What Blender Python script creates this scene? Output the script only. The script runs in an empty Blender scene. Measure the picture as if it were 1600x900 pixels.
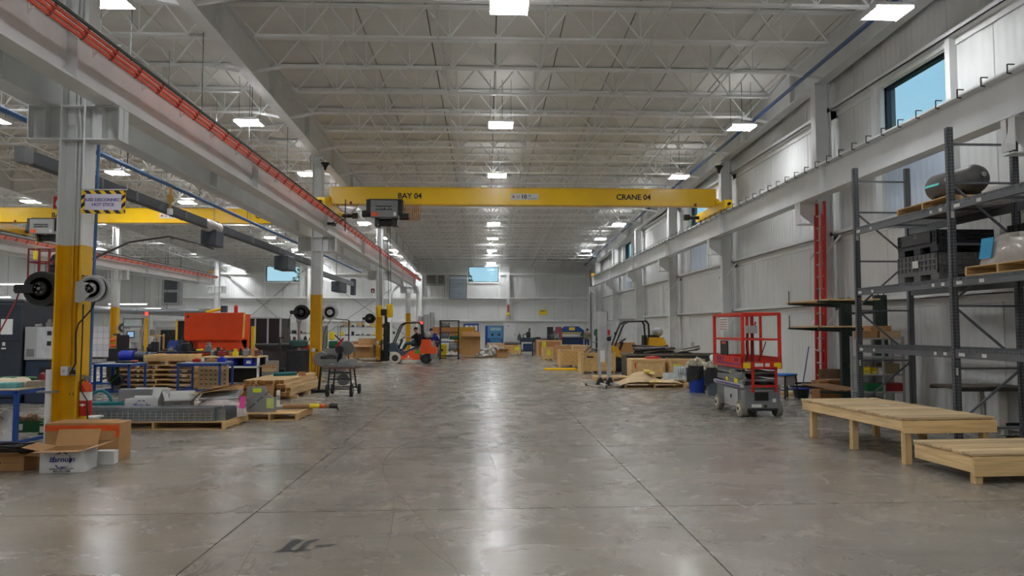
import bpy, math, random
from mathutils import Vector, Matrix
random.seed(4)
R = math.radians; PI = math.pi
S = bpy.context.scene; C = S.collection

# ------------------------------------------------------------------ camera, world, exposure
cam_d = bpy.data.cameras.new('camera'); cam_d.sensor_width = 36.0; cam_d.lens = 1150/1600*36.0
cam_d.clip_end = 400
cam = bpy.data.objects.new('camera', cam_d); C.objects.link(cam)
cam.location = (0, 0, 1.75)
cam.rotation_euler = (PI/2 + math.atan(64/1150), 0, -math.atan(40/1150))
S.camera = cam
W = bpy.data.worlds.new('sky_world'); S.world = W; W.use_nodes = True
wn = W.node_tree; bgn = wn.nodes['Background']
cl = wn.nodes.new('ShaderNodeTexNoise'); cl.inputs['Scale'].default_value = 3.0; cl.inputs['Detail'].default_value = 6.0
cr = wn.nodes.new('ShaderNodeValToRGB'); cr.color_ramp.elements[0].position = 0.35; cr.color_ramp.elements[1].position = 0.75
cr.color_ramp.elements[0].color = (0.50, 0.68, 0.88, 1); cr.color_ramp.elements[1].color = (0.78, 0.88, 0.96, 1)
tc = wn.nodes.new('ShaderNodeTexCoord'); wn.links.new(tc.outputs['Generated'], cl.inputs['Vector'])
wn.links.new(cl.outputs['Fac'], cr.inputs[0]); wn.links.new(cr.outputs[0], bgn.inputs[0]); bgn.inputs[1].default_value = 0.95
S.view_settings.view_transform = 'Standard'; S.view_settings.look = 'None'
S.view_settings.gamma = 1.0; S.view_settings.exposure = 0.0; S.view_settings.use_curve_mapping = False
LAMP_W = 150.0          # emission of every LED strip in the hall

# ------------------------------------------------------------------ helpers
def lin(c):
    return tuple((v/255/12.92 if v/255 <= 0.04045 else ((v/255+0.055)/1.055)**2.4) for v in c[:3]) + (1.0,)
MATS = {}
def mat(name, rgb, rough=0.5, metal=0.0, var=0.12, scale=6.0, bump=0.0, stretch=(1,1,1), rvar=0.0, world=False, detail=4.0, coat=0.0, spec=0.5):
    if name in MATS: return MATS[name]
    m = bpy.data.materials.new(name); m.use_nodes = True; nt = m.node_tree; b = nt.nodes['Principled BSDF']
    n = nt.nodes.new('ShaderNodeTexNoise'); n.inputs['Scale'].default_value = scale; n.inputs['Detail'].default_value = detail
    mp = nt.nodes.new('ShaderNodeMapping'); mp.inputs['Scale'].default_value = stretch
    if world:
        g = nt.nodes.new('ShaderNodeNewGeometry'); nt.links.new(g.outputs['Position'], mp.inputs['Vector'])
    else:
        g = nt.nodes.new('ShaderNodeTexCoord'); nt.links.new(g.outputs['Object'], mp.inputs['Vector'])
    nt.links.new(mp.outputs[0], n.inputs['Vector'])
    r = nt.nodes.new('ShaderNodeValToRGB'); c = lin(rgb)
    r.color_ramp.elements[0].position = 0.3; r.color_ramp.elements[1].position = 0.7
    r.color_ramp.elements[0].color = tuple(v*(1-var) for v in c[:3])+(1,)
    r.color_ramp.elements[1].color = tuple(min(1, v*(1+var)) for v in c[:3])+(1,)
    nt.links.new(n.outputs['Fac'], r.inputs[0]); nt.links.new(r.outputs[0], b.inputs['Base Color'])
    b.inputs['Roughness'].default_value = rough; b.inputs['Metallic'].default_value = metal
    b.inputs['Specular IOR Level'].default_value = spec
    if coat: b.inputs['Coat Weight'].default_value = coat; b.inputs['Coat Roughness'].default_value = 0.15
    if rvar:
        mr = nt.nodes.new('ShaderNodeMapRange'); mr.inputs['To Min'].default_value = rough-rvar; mr.inputs['To Max'].default_value = rough+rvar
        nt.links.new(n.outputs['Fac'], mr.inputs['Value']); nt.links.new(mr.outputs[0], b.inputs['Roughness'])
    if bump:
        bp = nt.nodes.new('ShaderNodeBump'); bp.inputs['Strength'].default_value = bump; bp.inputs['Distance'].default_value = 0.02
        nt.links.new(n.outputs['Fac'], bp.inputs['Height']); nt.links.new(bp.outputs[0], b.inputs['Normal'])
    MATS[name] = m
    return m
def emit(name, rgb, strength):
    m = bpy.data.materials.new(name); m.use_nodes = True; nt = m.node_tree; nt.nodes.clear()
    o = nt.nodes.new('ShaderNodeOutputMaterial'); e = nt.nodes.new('ShaderNodeEmission')
    e.inputs[0].default_value = lin(rgb); e.inputs[1].default_value = strength
    nt.links.new(e.outputs[0], o.inputs[0]); MATS[name] = m; return m
def wood(name, rgb, axis=0, var=0.22, rough=0.65):
    st = [14, 14, 14]; st[axis] = 0.9
    return mat(name, rgb, rough, 0, var, 2.2, 0.12, tuple(st), detail=6)

class MB:
    def __init__(s): s.v = []; s.f = []
    def add(s, vs, fs):
        o = len(s.v); s.v += [tuple(v) for v in vs]; s.f += [tuple(i+o for i in f) for f in fs]; return s
    def box(s, x0, x1, y0, y1, z0, z1, M=None):
        vs = [Vector(p) for p in ((x0,y0,z0),(x1,y0,z0),(x1,y1,z0),(x0,y1,z0),(x0,y0,z1),(x1,y0,z1),(x1,y1,z1),(x0,y1,z1))]
        if M is not None: vs = [M @ v for v in vs]
        return s.add(vs, [(3,2,1,0),(4,5,6,7),(0,1,5,4),(1,2,6,5),(2,3,7,6),(3,0,4,7)])
    def bbox(s, x0, x1, y0, y1, z0, z1, b=0.01, M=None):     # box with chamfered edges
        xs, ys, zs = (x0, x1), (y0, y1), (z0, z1); vs = []; idx = {}
        for i in (0,1):
            for j in (0,1):
                for k in (0,1):
                    sx, sy, sz = (b if i == 0 else -b), (b if j == 0 else -b), (b if k == 0 else -b)
                    for a, p in enumerate(((xs[i], ys[j]+sy, zs[k]+sz), (xs[i]+sx, ys[j], zs[k]+sz), (xs[i]+sx, ys[j]+sy, zs[k]))):
                        idx[i,j,k,a] = len(vs); vs.append(Vector(p))
        if M is not None: vs = [M @ v for v in vs]
        fs = []
        def q(l, flip): fs.append(tuple(reversed(l)) if flip else tuple(l))
        for i in (0,1): q([idx[i,0,0,0], idx[i,1,0,0], idx[i,1,1,0], idx[i,0,1,0]], i == 0)
        for j in (0,1): q([idx[0,j,0,1], idx[0,j,1,1], idx[1,j,1,1], idx[1,j,0,1]], j == 0)
        for k in (0,1): q([idx[0,0,k,2], idx[1,0,k,2], idx[1,1,k,2], idx[0,1,k,2]], k == 0)
        for i in (0,1):
            for j in (0,1): q([idx[i,j,0,0], idx[i,j,0,1], idx[i,j,1,1], idx[i,j,1,0]], (i+j) % 2 == 0)
        for i in (0,1):
            for k in (0,1): q([idx[i,0,k,0], idx[i,1,k,0], idx[i,1,k,2], idx[i,0,k,2]], (i+k) % 2 == 0)
        for j in (0,1):
            for k in (0,1): q([idx[0,j,k,1], idx[0,j,k,2], idx[1,j,k,2], idx[1,j,k,1]], (j+k) % 2 == 0)
        for i in (0,1):
            for j in (0,1):
                for k in (0,1): q([idx[i,j,k,0], idx[i,j,k,1], idx[i,j,k,2]], (i+j+k) % 2 == 0)
        return s.add(vs, fs)
    def bar(s, p, q, w, h=None, up=(0,0,1)):                  # rectangular bar between two points
        h = h or w; p, q = Vector(p), Vector(q); d = (q-p).normalized(); u = Vector(up)
        if abs(d.dot(u)) > 0.98: u = Vector((0,1,0))
        a = d.cross(u).normalized(); c = a.cross(d).normalized()
        vs = [e + a*sx*w/2 + c*sz*h/2 for e in (p, q) for sx, sz in ((-1,-1),(1,-1),(1,1),(-1,1))]
        return s.add(vs, [(0,1,2,3),(7,6,5,4),(0,4,5,1),(1,5,6,2),(2,6,7,3),(3,7,4,0)])
    def tube(s, pts, r, n=8, cap=True, rr=None):
        pts = [Vector(p) for p in pts]; rings = []; prev = None
        for i, p in enumerate(pts):
            d = (pts[min(i+1, len(pts)-1)] - pts[max(i-1, 0)]).normalized()
            if prev is None:
                u = Vector((0,0,1)) if abs(d.z) < 0.9 else Vector((1,0,0)); a = d.cross(u).normalized()
            else:
                a = (prev - d*prev.dot(d)).normalized()
            prev = a; c = d.cross(a); rad = rr[i] if rr else r
            rings.append([p + a*math.cos(t)*rad + c*math.sin(t)*rad for t in (2*PI*k/n for k in range(n))])
        vs = [v for g in rings for v in g]; fs = []
        for i in range(len(pts)-1):
            for k in range(n): fs.append((i*n+k, i*n+(k+1) % n, (i+1)*n+(k+1) % n, (i+1)*n+k))
        if cap: fs.append(tuple(reversed(range(n)))); fs.append(tuple((len(pts)-1)*n+k for k in range(n)))
        return s.add(vs, fs)
    def cyl(s, p, q, r, n=16): return s.tube([p, q], r, n)
    def lathe(s, prof, c=(0,0,0), axis='z', n=20):             # prof = [(radius, height)]
        vs = []; fs = []
        for r, h in prof:
            for k in range(n):
                t = 2*PI*k/n; a, b = r*math.cos(t), r*math.sin(t)
                p = {'z': (a, b, h), 'x': (h, a, b), 'y': (b, h, a)}[axis]
                vs.append((p[0]+c[0], p[1]+c[1], p[2]+c[2]))
        for i in range(len(prof)-1):
            for k in range(n): fs.append((i*n+k, i*n+(k+1) % n, (i+1)*n+(k+1) % n, (i+1)*n+k))
        fs.append(tuple(reversed(range(n)))); fs.append(tuple((len(prof)-1)*n+k for k in range(n)))
        return s.add(vs, fs)
    def prism(s, poly, d0, d1, axis='y'):                      # polygon in the other two axes, swept along axis
        n = len(poly)
        def P(a, b, d): return {'x': (d, a, b), 'y': (a, d, b), 'z': (a, b, d)}[axis]
        vs = [P(a, b, d0) for a, b in poly] + [P(a, b, d1) for a, b in poly]
        fs = [tuple(range(n)), tuple(reversed(range(n, 2*n)))] + [(i, i+n, (i+1) % n+n, (i+1) % n) for i in range(n)]
        return s.add(vs, fs)
    def quad(s, a, b, c, d): return s.add([a, b, c, d], [(0,1,2,3)])
    def ibeam(s, p, q, depth, fw, tf=0.025, tw=0.016):         # I beam along p->q, flanges horizontal
        p, q = Vector(p), Vector(q); z = Vector((0,0,1))
        s.bar(p+z*(depth/2-tf/2), q+z*(depth/2-tf/2), fw, tf); s.bar(p-z*(depth/2-tf/2), q-z*(depth/2-tf/2), fw, tf)
        s.bar(p, q, tw, depth-2*tf); return s
    def mesh(s, name):
        m = bpy.data.meshes.new(name); m.from_pydata(s.v, [], s.f); m.update(); return m

import bmesh
def finish(me, m, smooth=35):
    b = bmesh.new(); b.from_mesh(me); bmesh.ops.recalc_face_normals(b, faces=b.faces); b.to_mesh(me); b.free()
    if m is not None: me.materials.append(m)
    if smooth:
        me.polygons.foreach_set('use_smooth', [True]*len(me.polygons)); me.set_sharp_from_angle(angle=R(smooth))
    return me
def P(name, mb, m, parent=None, label=None, loc=None, rot=None, smooth=35):
    me = finish(mb.mesh(name), m, smooth) if isinstance(mb, MB) else mb
    o = bpy.data.objects.new(name, me); C.objects.link(o)
    if parent is not None: o.parent = parent
    if loc: o.location = loc
    if rot: o.rotation_euler = rot
    if label: o['label'] = label
    return o
def tag(o, label, cat, group=None):
    o['label'] = label; o['category'] = cat
    if group: o['group'] = group
    return o
def T(name, label, cat, loc=(0,0,0), rz=0.0, group=None):
    o = bpy.data.objects.new(name, None); C.objects.link(o); o.location = loc; o.rotation_euler = (0,0,rz); o.empty_display_size = 0.1
    return tag(o, label, cat, group)
def struct(o): o['kind'] = 'structure'; return o
def kids(o): return [c for c in C.objects if c.parent == o]
def dup(root, loc, rz=0.0, label=None, group=None, parent=None):
    r = root.copy(); C.objects.link(r); r.location = loc; r.rotation_euler = (0,0,rz)
    if label: r['label'] = label
    if group: r['group'] = group
    for c in list(root.children):
        k = c.copy(); C.objects.link(k); k.parent = r
        for g in list(c.children):
            h = g.copy(); C.objects.link(h); h.parent = k
    return r
def textmesh(s, size, m, bold=0.0, depth=0.002, align='CENTER', shear=0.0):
    cu = bpy.data.curves.new('lettering', 'FONT'); cu.body = s; cu.size = size; cu.align_x = align; cu.align_y = 'CENTER'
    cu.extrude = depth; cu.offset = bold*size; cu.shear = shear; cu.resolution_u = 3
    o = bpy.data.objects.new('lettering', cu); C.objects.link(o); dg = bpy.context.evaluated_depsgraph_get(); dg.update()
    me = bpy.data.meshes.new_from_object(o.evaluated_get(dg)); C.objects.unlink(o); bpy.data.objects.remove(o)
    me.materials.clear(); me.materials.append(m); return me
FRONT = (PI/2, 0, 0)            # lettering that faces -y
def letters(s, size, m, parent, loc, rot=FRONT, name='lettering', **k):
    return P(name, textmesh(s, size, m, **k), None, parent, loc=loc, rot=rot)
def rotz(a): return Matrix.Rotation(a, 4, 'Z')
def TM(x, y, z, rz=0, rx=0, ry=0): return Matrix.Translation((x,y,z)) @ Matrix.Rotation(rz,4,'Z') @ Matrix.Rotation(ry,4,'Y') @ Matrix.Rotation(rx,4,'X')

# ------------------------------------------------------------------ materials
white = mat('white_paint', (232,233,231), 0.45, 0, 0.05, 1.5)
grey_white = mat('grey_white_paint', (220,222,221), 0.5, 0, 0.06, 1.5)
yellow = mat('column_yellow', (228,174,4), 0.42, 0, 0.08, 2.5)
crane_yellow = mat('crane_yellow', (255,204,0), 0.32, 0, 0.05, 1.2, coat=0.3)
black = mat('black_paint', (22,22,24), 0.5, 0, 0.2, 5)
rubber = mat('black_rubber', (28,28,29), 0.8, 0, 0.2, 9)
dark = mat('dark_steel', (48,49,52), 0.45, 0.4, 0.2, 6)
rack_grey = mat('rack_grey', (104,107,111), 0.45, 0.2, 0.1, 4)
galv = mat('galvanised_steel', (150,156,160), 0.38, 0.75, 0.15, 12, rvar=0.08)
steel = mat('bare_steel', (165,165,163), 0.3, 0.9, 0.12, 7)
alu = mat('aluminium', (185,187,188), 0.35, 0.8, 0.06, 7)
lgrey = mat('light_grey_paint', (168,169,167), 0.5, 0, 0.06, 3)
mgrey = mat('mid_grey_paint', (122,124,124), 0.5, 0.1, 0.08, 4)
bluepaint = mat('blue_paint', (24,66,140), 0.45, 0, 0.12, 4)
navy = mat('navy_paint', (36,48,68), 0.5, 0, 0.12, 3)
redpaint = mat('red_paint', (184,32,22), 0.42, 0, 0.1, 4)
liftred = mat('lift_red', (206,48,28), 0.42, 0, 0.1, 4)
darkred = mat('dark_red', (128,24,28), 0.5, 0, 0.12, 5)
orange = mat('orange_paint', (214,66,12), 0.4, 0, 0.08, 2)
forkorange = mat('truck_orange', (226,82,26), 0.38, 0, 0.07, 3, coat=0.2)
fyellow = mat('truck_yellow', (214,160,26), 0.45, 0, 0.1, 3)
bluegrey = mat('blue_grey_paint', (54,66,80), 0.5, 0, 0.1, 3)
teal = mat('teal_plastic', (10,106,112), 0.45, 0, 0.15, 9)
green = mat('green_plastic', (18,92,52), 0.5, 0, 0.12, 6)
bluepl = mat('blue_plastic', (20,44,170), 0.4, 0, 0.12, 6)
bluepipe = mat('blue_pipe', (74,116,168), 0.4, 0.1, 0.08, 4)
copper = mat('orange_conductor', (232,84,46), 0.4, 0, 0.12, 5)
darkgreen = mat('dark_green_paint', (44,58,52), 0.5, 0.1, 0.12, 5)
card = mat('cardboard', (176,134,88), 0.85, 0, 0.08, 5, 0.05, (1,1,1))
card2 = mat('pale_cardboard', (190,160,120), 0.85, 0, 0.1, 5, 0.05)
cardw = mat('white_cardboard', (214,214,212), 0.75, 0, 0.04, 5)
paper = mat('white_paper', (226,226,224), 0.8, 0, 0.05, 8, 0.1)
plastic_clear = mat('grey_shrink_wrap', (178,170,162), 0.22, 0, 0.14, 5, 0.5, detail=6)
pvc = mat('white_pvc', (216,216,218), 0.35, 0, 0.03, 4)
pallet_x = wood('pallet_wood', (206,170,116), 0)
pallet_y = wood('pallet_wood_long', (200,164,112), 1)
pine = wood('pine_boards', (216,184,134), 1)
pine_x = wood('pine_boards_cross', (208,176,124), 0)
pine_z = wood('pine_posts', (206,174,124), 2)
endgrain = mat('sawn_end_grain', (150,100,50), 0.8, 0, 0.3, 22, 0.1)
osb = mat('strand_board', (206,164,100), 0.75, 0, 0.28, 26, 0.15, detail=3)
ply = wood('plywood', (176,120,74), 0, 0.18)
hoseb = mat('black_hose', (20,20,22), 0.55, 0, 0.2, 12)
tarp = mat('black_bag', (34,34,36), 0.35, 0, 0.25, 9, 0.6, detail=6)
skin = mat('skin', (186,134,108), 0.6, 0, 0.08, 12)
cloth_navy = mat('navy_cloth', (26,28,40), 0.85, 0, 0.15, 14)
cloth_teal = mat('dark_teal_cloth', (42,66,72), 0.85, 0, 0.15, 14)
cloth_blue = mat('blue_cloth', (30,52,150), 0.8, 0, 0.15, 14)
denim = mat('denim', (52,68,110), 0.85, 0, 0.15, 14)
cloth_olive = mat('olive_cloth', (120,118,92), 0.85, 0, 0.15, 14)
lime = mat('lime_paper', (206,220,40), 0.7, 0, 0.05, 8)
pink = mat('pink_paper', (240,80,170), 0.7, 0, 0.05, 8)
otape = mat('orange_tape', (222,86,30), 0.45, 0, 0.15, 14)
aqua = mat('aqua_paper', (100,214,206), 0.7, 0, 0.05, 8)
skyp = mat('blue_paper', (60,160,206), 0.7, 0, 0.05, 8)
ink = mat('black_ink', (24,24,28), 0.7, 0, 0.1, 9)
inkblue = mat('blue_ink', (30,38,130), 0.7, 0, 0.1, 9)
inkpurple = mat('purple_ink', (74,48,130), 0.6, 0, 0.1, 9)
sticker = mat('white_sticker', (222,222,216), 0.6, 0, 0.04, 9)
sticky = mat('yellow_sticker', (232,206,30), 0.6, 0, 0.05, 9)
leaf = mat('tree_leaf', (72,122,70), 0.7, 0, 0.35, 3)
bark = mat('tree_bark', (92,78,64), 0.9, 0, 0.2, 6)
led = emit('led_strip', (250,252,255), LAMP_W)
redled = emit('red_beacon_light', (255,40,30), 6.0)
screenm = emit('lit_screen', (150,190,230), 0.9)

def glass_mat():
    m = bpy.data.materials.new('window_glass'); m.use_nodes = True; nt = m.node_tree; nt.nodes.clear()
    o = nt.nodes.new('ShaderNodeOutputMaterial'); t = nt.nodes.new('ShaderNodeBsdfTransparent'); g = nt.nodes.new('ShaderNodeBsdfGlossy')
    n = nt.nodes.new('ShaderNodeTexNoise'); n.inputs['Scale'].default_value = 0.6
    mr = nt.nodes.new('ShaderNodeMapRange'); mr.inputs['To Min'].default_value = 0.03; mr.inputs['To Max'].default_value = 0.07
    mx = nt.nodes.new('ShaderNodeMixShader'); t.inputs[0].default_value = (0.80, 0.96, 0.98, 1); g.inputs['Roughness'].default_value = 0.03
    nt.links.new(n.outputs[0], mr.inputs[0]); nt.links.new(mr.outputs[0], mx.inputs[0])
    nt.links.new(t.outputs[0], mx.inputs[1]); nt.links.new(g.outputs[0], mx.inputs[2]); nt.links.new(mx.outputs[0], o.inputs[0])
    return m
glass = glass_mat()

def floor_mat():
    m = bpy.data.materials.new('polished_concrete'); m.use_nodes = True; nt = m.node_tree; b = nt.nodes['Principled BSDF']; L = nt.links
    g = nt.nodes.new('ShaderNodeNewGeometry')
    def noise(scale, st, det=5, rough=0.55, dist=0.0):
        mp = nt.nodes.new('ShaderNodeMapping'); mp.inputs['Scale'].default_value = st; L.new(g.outputs['Position'], mp.inputs['Vector'])
        n = nt.nodes.new('ShaderNodeTexNoise'); n.inputs['Scale'].default_value = scale; n.inputs['Detail'].default_value = det
        n.inputs['Roughness'].default_value = rough; n.inputs['Distortion'].default_value = dist; L.new(mp.outputs[0], n.inputs['Vector']); return n
    def ramp(n, p0, p1, c0, c1):
        r = nt.nodes.new('ShaderNodeValToRGB'); e = r.color_ramp.elements; e[0].position = p0; e[1].position = p1; e[0].color = c0; e[1].color = c1
        L.new(n.outputs['Fac'], r.inputs[0]); return r
    def mix(a, bb, fac, mode):
        x = nt.nodes.new('ShaderNodeMixRGB'); x.blend_type = mode; x.inputs[0].default_value = fac; L.new(a.outputs[0], x.inputs[1]); L.new(bb.outputs[0], x.inputs[2]); return x
    big = ramp(noise(0.35, (1,1.4,1), 6, 0.6, 0.6), 0.30, 0.70, lin((128,122,113)), lin((156,149,138)))
    mid = ramp(noise(1.9, (0.7,1.6,1), 8, 0.68, 0.35), 0.25, 0.75, (0.85,0.845,0.84,1), (1.08,1.08,1.075,1))
    fine = ramp(noise(26, (1,1,1), 4, 0.6), 0.3, 0.7, (0.90,0.90,0.89,1), (1.06,1.06,1.06,1))
    scr = ramp(noise(1.1, (0.8,3.5,1), 7, 0.62, 0.6), 0.35, 0.72, (1.03,1.03,1.03,1), (0.93,0.925,0.92,1))
    c = mix(mix(mix(big, mid, 1, 'MULTIPLY'), fine, 1, 'MULTIPLY'), scr, 1, 'MULTIPLY')
    L.new(c.outputs[0], b.inputs['Base Color'])
    rn = noise(1.1, (1,1.3,1), 7, 0.65, 1.0)
    mr = nt.nodes.new('ShaderNodeMapRange'); mr.inputs['From Min'].default_value = 0.3; mr.inputs['From Max'].default_value = 0.7
    mr.inputs['To Min'].default_value = 0.19; mr.inputs['To Max'].default_value = 0.34
    L.new(rn.outputs['Fac'], mr.inputs[0]); L.new(mr.outputs[0], b.inputs['Roughness'])
    b.inputs['Specular IOR Level'].default_value = 0.5
    bp = nt.nodes.new('ShaderNodeBump'); bp.inputs['Strength'].default_value = 0.035; bp.inputs['Distance'].default_value = 0.02
    L.new(noise(2.5, (1,1,1), 3, 0.5, 0.4).outputs['Fac'], bp.inputs['Height']); L.new(bp.outputs[0], b.inputs['Normal'])
    return m
concrete = floor_mat()
def ribbed(name, rgb, along, pitch, rough=0.5, strength=0.35, var=0.05):
    m = mat(name, rgb, rough, 0, var, 0.7, world=True, detail=5); nt = m.node_tree; b = nt.nodes['Principled BSDF']
    g = nt.nodes.new('ShaderNodeNewGeometry'); w = nt.nodes.new('ShaderNodeTexWave'); w.wave_type = 'BANDS'; w.bands_direction = along
    w.inputs['Scale'].default_value = 2*PI/20/pitch; w.wave_profile = 'SIN'
    bp = nt.nodes.new('ShaderNodeBump'); bp.inputs['Strength'].default_value = strength; bp.inputs['Distance'].default_value = 0.02
    nt.links.new(g.outputs['Position'], w.inputs['Vector']); nt.links.new(w.outputs['Fac'], bp.inputs['Height']); nt.links.new(bp.outputs[0], b.inputs['Normal'])
    return m
wall_y = ribbed('wall_liner', (221,223,221), 'Y', 0.20)
wall_x = ribbed('wall_liner_far', (219,221,219), 'X', 0.20)
wall_back_m = mat('wall_core', (120,118,113), 0.7, 0, 0.05, 1, world=True)
window_sheen_panel = ribbed('window_sheen_liner', (206,220,236), 'Y', 0.20, 0.25, 0.2)  # glossier liner below the windows, bluish reflected daylight put into its colour
deck_m = mat('roof_insulation', (220,219,213), 0.6, 0, 0.07, 0.9, 0.15, world=True, detail=6)
seam_m = mat('roof_seam', (110,106,98), 0.8, 0, 0.1, 2, world=True)

# ------------------------------------------------------------------ the hall itself
XR, XL, YF, YB = 9.0, -33.8, 63.0, -22.0
def deck(y): return 9.6 - 0.03*y
# floor: recessed base and one slab per sawn bay
fl = struct(P('floor', MB().box(XL-0.4, XR+0.4, YB-0.4, YF+0.4, -0.35, -0.014), mat('joint_filler', (58,55,50), 0.8, 0, 0.1, 5, world=True)))
TILT = 0.029; GAP = 0.006
xj = [-2.2+3.95*k for k in range(-8, 3)] + [XR]
cache = {}
for i in range(len(xj)-1):
    x0, x1 = xj[i], xj[i+1]
    for m in range(-9, 16):
        ya = 7.28+3.8*m+TILT*x0; yb_ = 7.28+3.8*m+TILT*x1
        q = [ya+GAP, yb_+GAP, yb_+3.8-GAP, ya+3.8-GAP]
        q = [min(max(v, YB), YF) for v in q]
        if q[2]-q[1] < 0.05 and q[3]-q[0] < 0.05: continue
        key = (round(x1-x0, 3),) + tuple(round(v-ya, 3) for v in q)
        if key not in cache:
            w = x1-x0-GAP; mb = MB().prism([(GAP, key[1]), (w, key[2]), (w, key[3]), (GAP, key[4])], -0.05, 0.0, 'z')
            cache[key] = finish(mb.mesh('floor_slab'), concrete, 0)
        P('floor_slab', cache[key], None, fl, loc=(x0, ya, 0))

# walls: core, liner panels as separate pieces, window openings
WIN_R = [(13.75, 16.1), (29.2, 31.8), (44.6, 47.1)]; WZ = (5.85, 7.2)
WIN_F = [(-18.7, -15.85), (-1.55, 1.05)]; FZ = (5.75, 7.1)
def spans(a, b, wins):
    out = []; c = a
    for s, e in wins: out.append((c, s, False)); out.append((s, e, True)); c = e
    out.append((c, b, False)); return out
def liner(parent, axis, face, lo, hi, wins, wz, top, m, pitch, sgn, below=None):
    """panels on one wall; axis = the axis the wall runs along"""
    for a, b, isw in spans(lo, hi, wins):
        n = max(1, round((b-a)/pitch)); w = (b-a)/n
        for k in range(n):
            p, q = a+k*w+0.006, a+(k+1)*w-0.006; t = top(p, q)
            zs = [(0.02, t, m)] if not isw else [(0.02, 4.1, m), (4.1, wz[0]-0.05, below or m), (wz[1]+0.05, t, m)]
            for z0, z1, mm in zs:
                if axis == 'y': mb = MB().bbox(min(face, face+sgn*0.03), max(face, face+sgn*0.03), p, q, z0, z1, 0.008)
                else: mb = MB().bbox(p, q, min(face, face+sgn*0.03), max(face, face+sgn*0.03), z0, z1, 0.008)
                P('wall_panel', mb, mm, parent, smooth=0)
mb = MB()
for a, b, isw in spans(YB-0.4, YF+0.4, WIN_R):
    for z0, z1 in ([(-0.3, 10.2)] if not isw else [(-0.3, WZ[0]), (WZ[1], 10.2)]): mb.box(XR, XR+0.25, a, b, z0, z1)
wr = struct(P('wall_right', mb, wall_back_m)); liner(wr, 'y', XR, YB, YF, WIN_R, WZ, lambda p, q: deck(q)-0.03, wall_y, 1.27, -1, window_sheen_panel)
mb = MB()
for a, b, isw in spans(XL-0.4, XR+0.4, WIN_F):
    for z0, z1 in ([(-0.3, 8.4)] if not isw else [(-0.3, FZ[0]), (FZ[1], 8.4)]): mb.box(a, b, YF, YF+0.25, z0, z1)
wf = struct(P('wall_far', mb, wall_back_m)); liner(wf, 'x', YF, XL, XR-0.04, WIN_F, FZ, lambda p, q: deck(YF)-0.03, wall_x, 1.75, -1)
wl = struct(P('wall_left', MB().box(XL-0.25, XL, YB-0.4, YF+0.4, -0.3, 10.2), wall_y))
wb = struct(P('wall_back', MB().box(XL-0.4, XR+0.4, YB-0.25, YB, -0.3, 10.2), wall_x))
# windows
n = 0
for (a, b) in WIN_R:
    n += 1; o = struct(bpy.data.objects.new('window_%d' % n, None)); C.objects.link(o); z0, z1 = WZ
    mb = MB()
    for y0, y1, c0, c1 in ((a, b, z0, z0+0.07), (a, b, z1-0.07, z1), (a, a+0.07, z0, z1), (b-0.07, b, z0, z1)): mb.box(XR+0.02, XR+0.12, y0, y1, c0, c1)
    P('window_frame', mb, mat('dark_window_frame', (40,52,62), 0.4, 0.2), o)
    mb = MB()
    for y0, y1, c0, c1 in ((a-0.1, b+0.1, z0-0.12, z0), (a-0.1, b+0.1, z1, z1+0.12), (a-0.1, a, z0, z1), (b, b+0.1, z0, z1)): mb.box(XR-0.1, XR+0.02, y0, y1, c0, c1)
    P('window_surround', mb, white, o)
    P('pane', MB().box(XR+0.06, XR+0.07, a+0.06, b-0.06, z0+0.06, z1-0.06), glass, o)
for (a, b) in WIN_F:
    n += 1; o = struct(bpy.data.objects.new('window_%d' % n, None)); C.objects.link(o); z0, z1 = FZ
    mb = MB()
    for x0, x1, c0, c1 in ((a, b, z0, z0+0.06), (a, b, z1-0.06, z1), (a, a+0.06, z0, z1), (b-0.06, b, z0, z1)): mb.box(x0, x1, YF+0.02, YF+0.12, c0, c1)
    P('window_frame', mb, MATS['dark_window_frame'], o)
    mb = MB()
    for x0, x1, c0, c1 in ((a-0.12, b+0.12, z0-0.12, z0), (a-0.12, b+0.12, z1, z1+0.1), (a-0.12, a, z0-1.4, z1), (b, b+0.12, z0-1.4, z1)): mb.box(x0, x1, YF-0.14, YF+0.02, c0, c1)
    P('window_surround', mb, white, o)
    P('pane', MB().box(a+0.05, b-0.05, YF+0.06, YF+0.07, z0+0.05, z1-0.05), glass, o)

# right wall framing
RCOL = [10.8+7.6*k for k in range(-4, 7)]
for y in RCOL:
    h = deck(y)-1.0; mb = MB(); mb.box(8.40, 8.425, y-0.13, y+0.13, 0, h); mb.box(8.775, 8.80, y-0.13, y+0.13, 0, h); mb.box(8.42, 8.78, y-0.008, y+0.008, 0, h)
    c = P('wall_column', mb, grey_white, wr)
    mb = MB(); mb.prism([(8.40, 4.35), (8.40, 4.97), (7.93, 4.97), (7.93, 4.72)], y-0.012, y+0.012, 'y'); mb.box(7.9, 8.4, y-0.15, y+0.15, 4.955, 4.975); mb.box(7.93, 8.4, y-0.12, y+0.12, 4.40, 4.42)
    mb.box(7.93, 7.95, y-0.14, y+0.14, 4.45, 4.97)
    P('runway_bracket', mb, white, wr)
for z, d in ((2.37, 0.19), (4.12, 0.19), (7.32, 0.19)):
    for k in range(len(RCOL)-1):
        a, b = RCOL[k]+0.14, RCOL[k+1]-0.14
        mb = MB(); mb.box(8.76, 8.965, a-0.3, b+0.3, z-0.01, z+0.01); mb.box(8.76, 8.78, a-0.3, b+0.3, z-0.01, z+0.09); mb.box(8.94, 8.965, a-0.3, b+0.3, z-0.15, z+0.01)
        P('girt', mb, white, wr)
        for y in (a, b): P('girt_clip', MB().bar((8.42, y+(0.25 if y == a else -0.25), z-0.55), (8.80, y+(0.35 if y == a else -0.35), z-0.03), 0.05), white, wr) if z < 5 else None
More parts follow.
